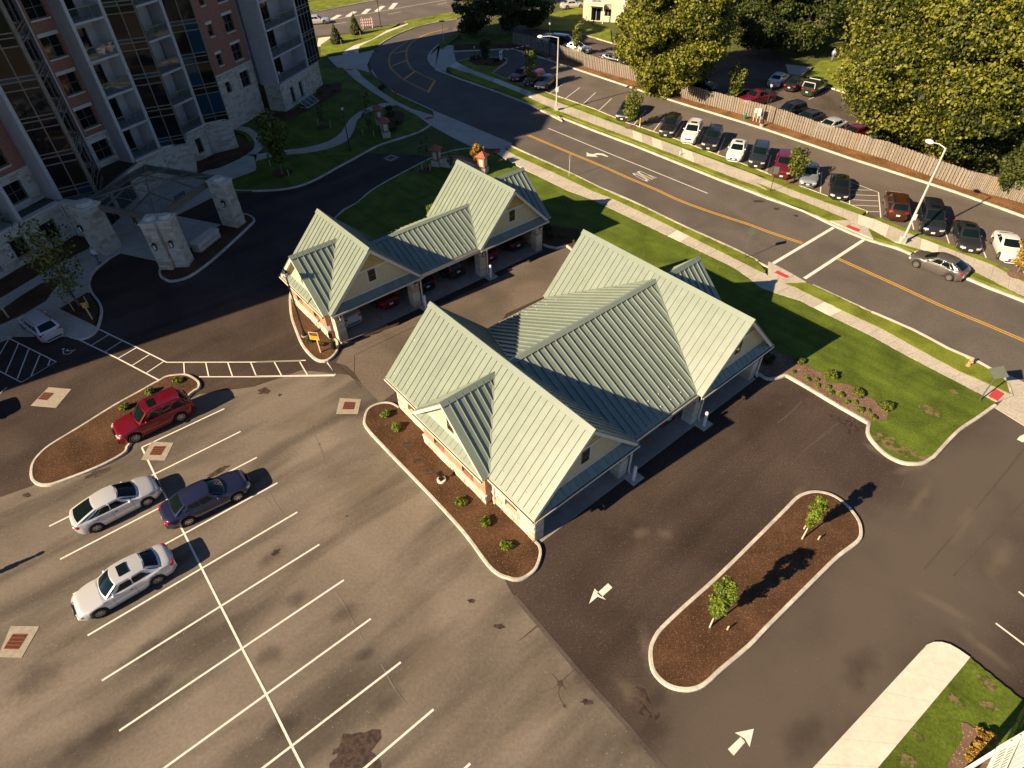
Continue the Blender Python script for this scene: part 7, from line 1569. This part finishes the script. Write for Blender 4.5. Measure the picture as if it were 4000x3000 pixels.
# barrier gate
p = Zm(1700,150,4.424,'1135,382')[0]; o = thing('barrier_gate', 'white ticket barrier cabinet with raised red and white arm', 'barrier', p+Vector((0, 0, .15)), R(8)); MB().box((0, 0, .6), (.42, .42, 1.2)).build('cabinet', 'whitep', o); MB().box((0, -.215, .8), (.18, .01, .3)).build('reader', 'glass_t', o)
bm2 = MB(); 
for k in range(12): bm2.box((.3+k*.42, 0, 1.25+k*.0), (.42, .05, .1), 0, k % 2)
ar_ = bm2.build('arm', ['signw', 'redpad'], o); ar_.rotation_euler = (0, R(-4), R(8))
# meter cabinets on a stand by the fence
p = at(2850+262/2.538, 150+828/2.538, .12); o = thing('meter_cabinet', 'white and grey electric cabinets on a pipe stand in front of the fence', 'cabinet', p, R(-52))
for x in (-.45, 0, .45): MB().tube((x, 0, 0), (x, 0, 1.25), .03).build('leg', 'whitep', o)
MB().box((-.3, 0, 1.3), (.3, .22, .45)).build('meter_box', 'whitep', o); MB().box((.22, 0, 1.25), (.5, .25, .85)).build('main_box', 'galv', o)
p = at(2850+145/2.538, 150+800/2.538, .12); o = MB().lathe((0, 0, 0), [(.18, 0), (.18, .6), (.12, .7)], 10).build('utility_pedestal', 'signg'); o.location = p; tag(o, 'green utility pedestal in front of the fence left of the cabinets', 'pedestal')
p = at(2850+375/2.538, 150+640/2.538, 0)
# white porch at the lower right corner
p = T(3,3,'1905,1659', 2.6)[0]; pr2 = thing('white_porch', 'white slatted porch roof at the bottom right corner', 'porch')
A_, B_, C_, D_ = T(3,3,'1900,1680 1990,1492 2400,1250 2400,1900', 2.7)
fr = MB()
for a, b in ((A_, B_), (B_, C_)): fr.tube(a, b, .09, n=4)
fr.build('frame', 'whitep', pr2)
dv = (C_-B_).normalized(); dw = (A_-B_).normalized()
for k in range(14):
    a = B_+dw*(.18+k*.16)+dv*.12; a.z = 2.72; MB().slab([a, a+dv*1.0, a+dv*1.0+dw*.1, a+dw*.1], (0, 0, .03)).build('slat', 'whitep', pr2, fix=True)
for x in (.62, 1.12):
    a = B_+dv*x; a.z = 2.78; MB().tube(a, a+dw*2.6, .04, n=4).build('rail', 'whitep', pr2)
rb = B_+dv*1.3; rb.z = 2.6
for k in range(6):
    a = rb+dw*(k*.38)+Vector((0, 0, .1+.02*k)); MB().slab([a, a+dv*3, a+dv*3+dw*.36+Vector((0, 0, .02)), a+dw*.36+Vector((0, 0, .02))], (0, 0, .04)).build('roof_panel', 'whitep', pr2, fix=True)
for q_ in (B_+dv*.1+dw*.1, A_+dv*.1, C_+dw*.2): MB().box2((q_.x-.06, q_.y-.06, 0), (q_.x+.06, q_.y+.06, 2.7)).build('post', 'whitep', pr2)
# ================================================================== buildings beyond the fence
def rear_house(label, a, b, depth, h, seed=0):
    a = Vector(a); b = Vector(b); L = (b-a).length; an = math.atan2((b-a).y, (b-a).x); o = thing('rear_building', label, 'building', (a.x, a.y, 0), an, 'pale apartment buildings beyond the fence')
    ops = []; 
    for k in range(int(L/6)):
        for z in (.0, 2.9): ops.append((1.6+k*6, 3.4+k*6, z+.05, z+2.15)); ops.append((4.1+k*6, 5.3+k*6, z+.9, z+2.1))
    M_ = wall_grid(0, L, 0, h, .25, ops); M_.build('front_wall', 'siding_v', o)
    MB().box2((0, .26, 0), (.25, depth, h)).build('side_wall', 'siding_v', o); MB().box2((L-.25, .26, 0), (L, depth, h)).build('side_wall', 'siding_v', o); MB().box2((.25, depth-.25, 0), (L-.25, depth, h)).build('rear_wall', 'siding_v', o)
    for q_ in ops: window(o, ((q_[0]+q_[1])/2, 0, q_[2]), 0, q_[1]-q_[0], q_[3]-q_[2], frame='whitep', nx=2, depth=.12)
    for k in range(int(L/6)):
        x0, x1 = 1.0+k*6, 4.2+k*6
        MB().box2((x0, -1.5, 2.7), (x1, -.02, 2.86)).build('balcony', 'trim', o)
        mb = MB(); mb.box2((x0, -1.5, 3.75), (x1, -1.44, 3.82))
        for x in np.arange(x0+.03, x1, .14): mb.box2((x, -1.49, 2.87), (x+.035, -1.45, 3.75))
        mb.build('balcony_rail', 'whitep', o); 
        for x in (x0+.05, x1-.05): MB().box2((x-.06, -1.48, 0), (x+.06, -1.36, 2.7)).build('post', 'whitep', o)
    MB().add([(-.5, -.5, h), (L+.5, -.5, h), (L+.5, depth+.5, h), (-.5, depth+.5, h), (-.5, depth/2, h+2), (L+.5, depth/2, h+2)], [(0, 1, 5, 4), (2, 3, 4, 5), (0, 4, 3), (1, 2, 5), (3, 2, 1, 0)]).build('roof', 'whiteroof', o)
    return o
M['siding_v'] = wave(mk('cream_board_siding', (.56, .47, .32), (.66, .57, .41), 2, rough=.8, world=False), 'X', 3.2, (.36, .29, .19), .1)
M['whiteroof'] = mk('pale_roof', (.6, .56, .5), (.7, .66, .6), 2, rough=.8)
q0_ = at(1950+835/2.538, 170/2.538); q1_ = at(1950+960/2.538, 262/2.538)
h0 = at(2250+70/2.538, 215/2.538); h1 = at(2250+210/2.538, 240/2.538)
an_ = R(-18)
b1 = rear_house('pale cream two storey apartment building behind the left sycamore with white balconies', (h0.x, h0.y+1), (h0.x+25*math.cos(R(-22)), h0.y+1+25*math.sin(R(-22))), 11, 5.8)
b2 = rear_house('pale building end glimpsed behind the dark locust trees', (66, 121), (92, 106), 10, 5.8)
b3 = rear_house('pale building behind the largest sycamore at the right', (62, 84), (76, 62), 10, 5.8)
# ================================================================== people
ordn = ['first', 'second', 'third', 'fourth', 'fifth', 'sixth', 'seventh', 'eighth', 'ninth', 'tenth', 'eleventh', 'twelfth', 'thirteenth', 'fourteenth']
for g_, end in (('small plants in the garage beds', 'from the garage end'), ('leafy shrubs in the garage beds', 'from the garage end'), ('shaded shrubs at the garage corners', 'counted from the right'), ('shaded shrubs on the tower lawn', 'counted from the road end'), ('shrubs round the barrier gate', 'counted from the pavement')):
    for k_, o_2 in enumerate([o for o in col.objects if o.get('group') == g_]): o_2['label'] = ordn[k_]+' '+o_2['label'].replace('small flowering plant in the pale mulch bed beside the large garage', 'small flowering plant in the mulch beside the garages')+', '+end
M['skin'] = mk('skin', (.42, .24, .16), (.5, .3, .2), 4, rough=.6); M['hair'] = mk('hair', (.25, .24, .22), (.4, .39, .37), 8, rough=.9); M['shirt_w'] = mk('white_shirt', (.62, .64, .72), (.75, .77, .85), 5, rough=.9); M['trouser'] = mk('grey_trousers', (.13, .12, .16), (.18, .17, .21), 5, rough=.9); M['shirt_b'] = mk('blue_shirt', (.25, .34, .5), (.33, .43, .6), 5, rough=.9); M['shirt_r'] = mk('purple_top', (.3, .05, .12), (.4, .08, .18), 5, rough=.9); M['trouser_b'] = mk('brown_trousers', (.09, .06, .045), (.13, .09, .06), 5, rough=.9); M['shoe_w'] = mk('white_shoe', (.7, .7, .75), (.8, .8, .85), 5, rough=.6)
def skin_obj(name, verts, edges, radii, mat, parent, root=0):
    me = bpy.data.meshes.new(name); me.from_pydata(verts, edges, []); o = link(name, me, parent); me.materials.append(M[mat])
    md = o.modifiers.new('skin', 'SKIN'); 
    for i, r_ in enumerate(radii): me.skin_vertices[0].data[i].radius = (r_, r_) if not isinstance(r_, tuple) else r_; me.skin_vertices[0].data[i].use_root = (i == root)
    sb = o.modifiers.new('sub', 'SUBSURF'); sb.levels = 1; sb.render_levels = 2; md.use_smooth_shade = True; return o
def person(label, p, rz, shirt, trouser, shoe='black', hairm='hair', stride=.18, h=1.72, group=None):
    k = h/1.72; o = thing('person', label, 'person', p, rz, group); o.scale = (k, k, k)
    V = [(0, 0, .95), (0, .01, 1.15), (0, .0, 1.38), (0, 0, 1.48), (0, -.02, 1.60),
         (.10, 0, .90), (.11, -stride*.5, .50), (.11, -stride*.35, .09), (.11, -stride*.35-.16, .04),
         (-.10, 0, .90), (-.11, stride*.3, .50), (-.11, stride*.9, .12), (-.11, stride*.9-.15, .05),
         (.19, 0, 1.40), (.25, .05, 1.13), (.25, -.04, .90), (.25, -.06, .80), (-.19, 0, 1.40), (-.25, -.04, 1.13), (-.25, -.14, .92), (-.25, -.17, .82)]
    E = [(0, 1), (1, 2), (2, 3), (3, 4), (0, 5), (5, 6), (6, 7), (7, 8), (0, 9), (9, 10), (10, 11), (11, 12), (2, 13), (13, 14), (14, 15), (15, 16), (2, 17), (17, 18), (18, 19), (19, 20)]
    Rr = [(.15, .11), (.14, .10), (.17, .11), .06, .095, .09, .065, .045, .04, .09, .065, .045, .04, .065, .05, .035, .03, .065, .05, .035, .03]
    b_ = skin_obj('body', V, E, Rr, 'skin', o)
    skin_obj('shirt', [(0, 0, .93), (0, .01, 1.15), (0, 0, 1.38), (0, 0, 1.46), (.19, 0, 1.40), (.25, .05, 1.15), (-.19, 0, 1.40), (-.25, -.04, 1.15), (.25, -.03, .95), (-.25, -.13, .95)], [(0, 1), (1, 2), (2, 3), (2, 4), (4, 5), (2, 6), (6, 7), (5, 8), (7, 9)], [(.18, .135), (.165, .125), (.185, .13), .075, .085, .07, .085, .07, .052, .052], shirt, o)
    skin_obj('trousers', [V[0], V[5], V[6], V[7], V[9], V[10], V[11]], [(0, 1), (1, 2), (2, 3), (0, 4), (4, 5), (5, 6)], [(.165, .12), .105, .08, .06, .105, .08, .06], trouser, o)
    for s_, yy in ((.11, -stride*.35), (-.11, stride*.9)):
        mb = MB(); mb.prism([(s_-.045, yy+.06), (s_+.045, yy+.06), (s_+.05, yy-.15), (s_+.02, yy-.21), (s_-.02, yy-.21), (s_-.05, yy-.15)], 0, .09); mb.build('shoe', shoe, o)
    mb = MB(); mb.lathe((0, .015, 1.60), [(.10, -.02), (.118, .04), (.105, .1), (.06, .135), (.01, .145)], 12); mb.build('hair', hairm, o, smooth=True); return o
p = T(0,1,'862,622', .1)[0]; person('person in white shirt and grey trousers walking on the forecourt pavement', p, R(150), 'shirt_w', 'trouser')
p = Zm(450,600,4.022,'345,1130')[0]; person('person in brown clothes and white shoes standing under the canopy', p+Vector((0, 0, .1)), R(200), 'trouser_b', 'trouser_b', 'shoe_w', stride=.3)
p = at(3000+548/2.212, 530/2.212, .1); person('person in light blue shirt walking on the rear lawn under the trees', p, R(120), 'shirt_b', 'trouser')
p = at(3000+805/2.212, 590/2.212, .1); person('person in purple top at the edge of the big sycamore', p, R(60), 'shirt_r', 'trouser_b')
p = T(0,2,'-15,1640')[0]; person('person just outside the left edge whose shadow crosses the lot', Vector((p.x-1.0, p.y-.5, 0)), R(30), 'shirt_b', 'trouser', h=1.8); 
# balcony furniture
s3 = seg((-29.2, 85.35), (-27.0, 92.2))
for x, y, lb in ((2.0, .9, 'white round chair on the lowest far balcony'), (1.2, .7, 'small white chair on the lowest far balcony')):
    l_ = loc_at(s3, x, y, FL(0)); o = thing('balcony_chair', lb, 'chair', l_, s3[1]); MB().lathe((0, 0, .42), [(.2, 0), (.22, .04)], 12).build('seat', 'whitep', o); mb = MB(); mb.lathe((0, 0, 0), [(.26, 0), (.24, .05), (.01, .06)], 16); b_ = mb.build('backrest', 'whitep', o); b_.location = (0, .2, .7); b_.rotation_euler = (R(80), 0, 0)
    mb = MB()
    for k in range(4): a = k*math.pi/2+.7; mb.tube((.18*math.cos(a), .18*math.sin(a), 0), (.14*math.cos(a), .14*math.sin(a), .42), .015, n=5)
    mb.build('legs', 'whitep', o)
p = Zm(450,600,4.022,'1080,760', .1)[0]; o = thing('bench', 'dark slatted bench on the forecourt under the far side of the canopy', 'bench', p, R(70))
for k in range(4): MB().box((0, -.18+k*.12, .45), (1.5, .09, .03)).build('slat', 'black', o)
for k in range(3): MB().box((0, .24, .58+k*.12), (1.5, .03, .08)).build('slat', 'black', o)
for x in (-.65, .65): MB().box((x, 0, .22), (.05, .45, .44)).box((x, .26, .6), (.05, .04, .5)).build('leg', 'black', o)
# wire fence beyond the main street
wf = thing('wire_fence', 'thin wire fence in the sunny grass beyond the main street', 'fence'); ln = T(1,0,'-300,140 380,30 700,-10 1000,-60 1500,-160')
for q_ in strip_pts(ln, 3.0): MB().tube((q_.x, q_.y, 0), (q_.x, q_.y, 1.4), .04, n=6).build('post', 'bark', wf)
for z in (.3, .7, 1.1, 1.35):
    mb = MB()
    for a, b in zip(ln[:-1], ln[1:]): mb.tube((a.x, a.y, z), (b.x, b.y, z), .012, n=4)
    mb.build('wire', 'bark', wf)
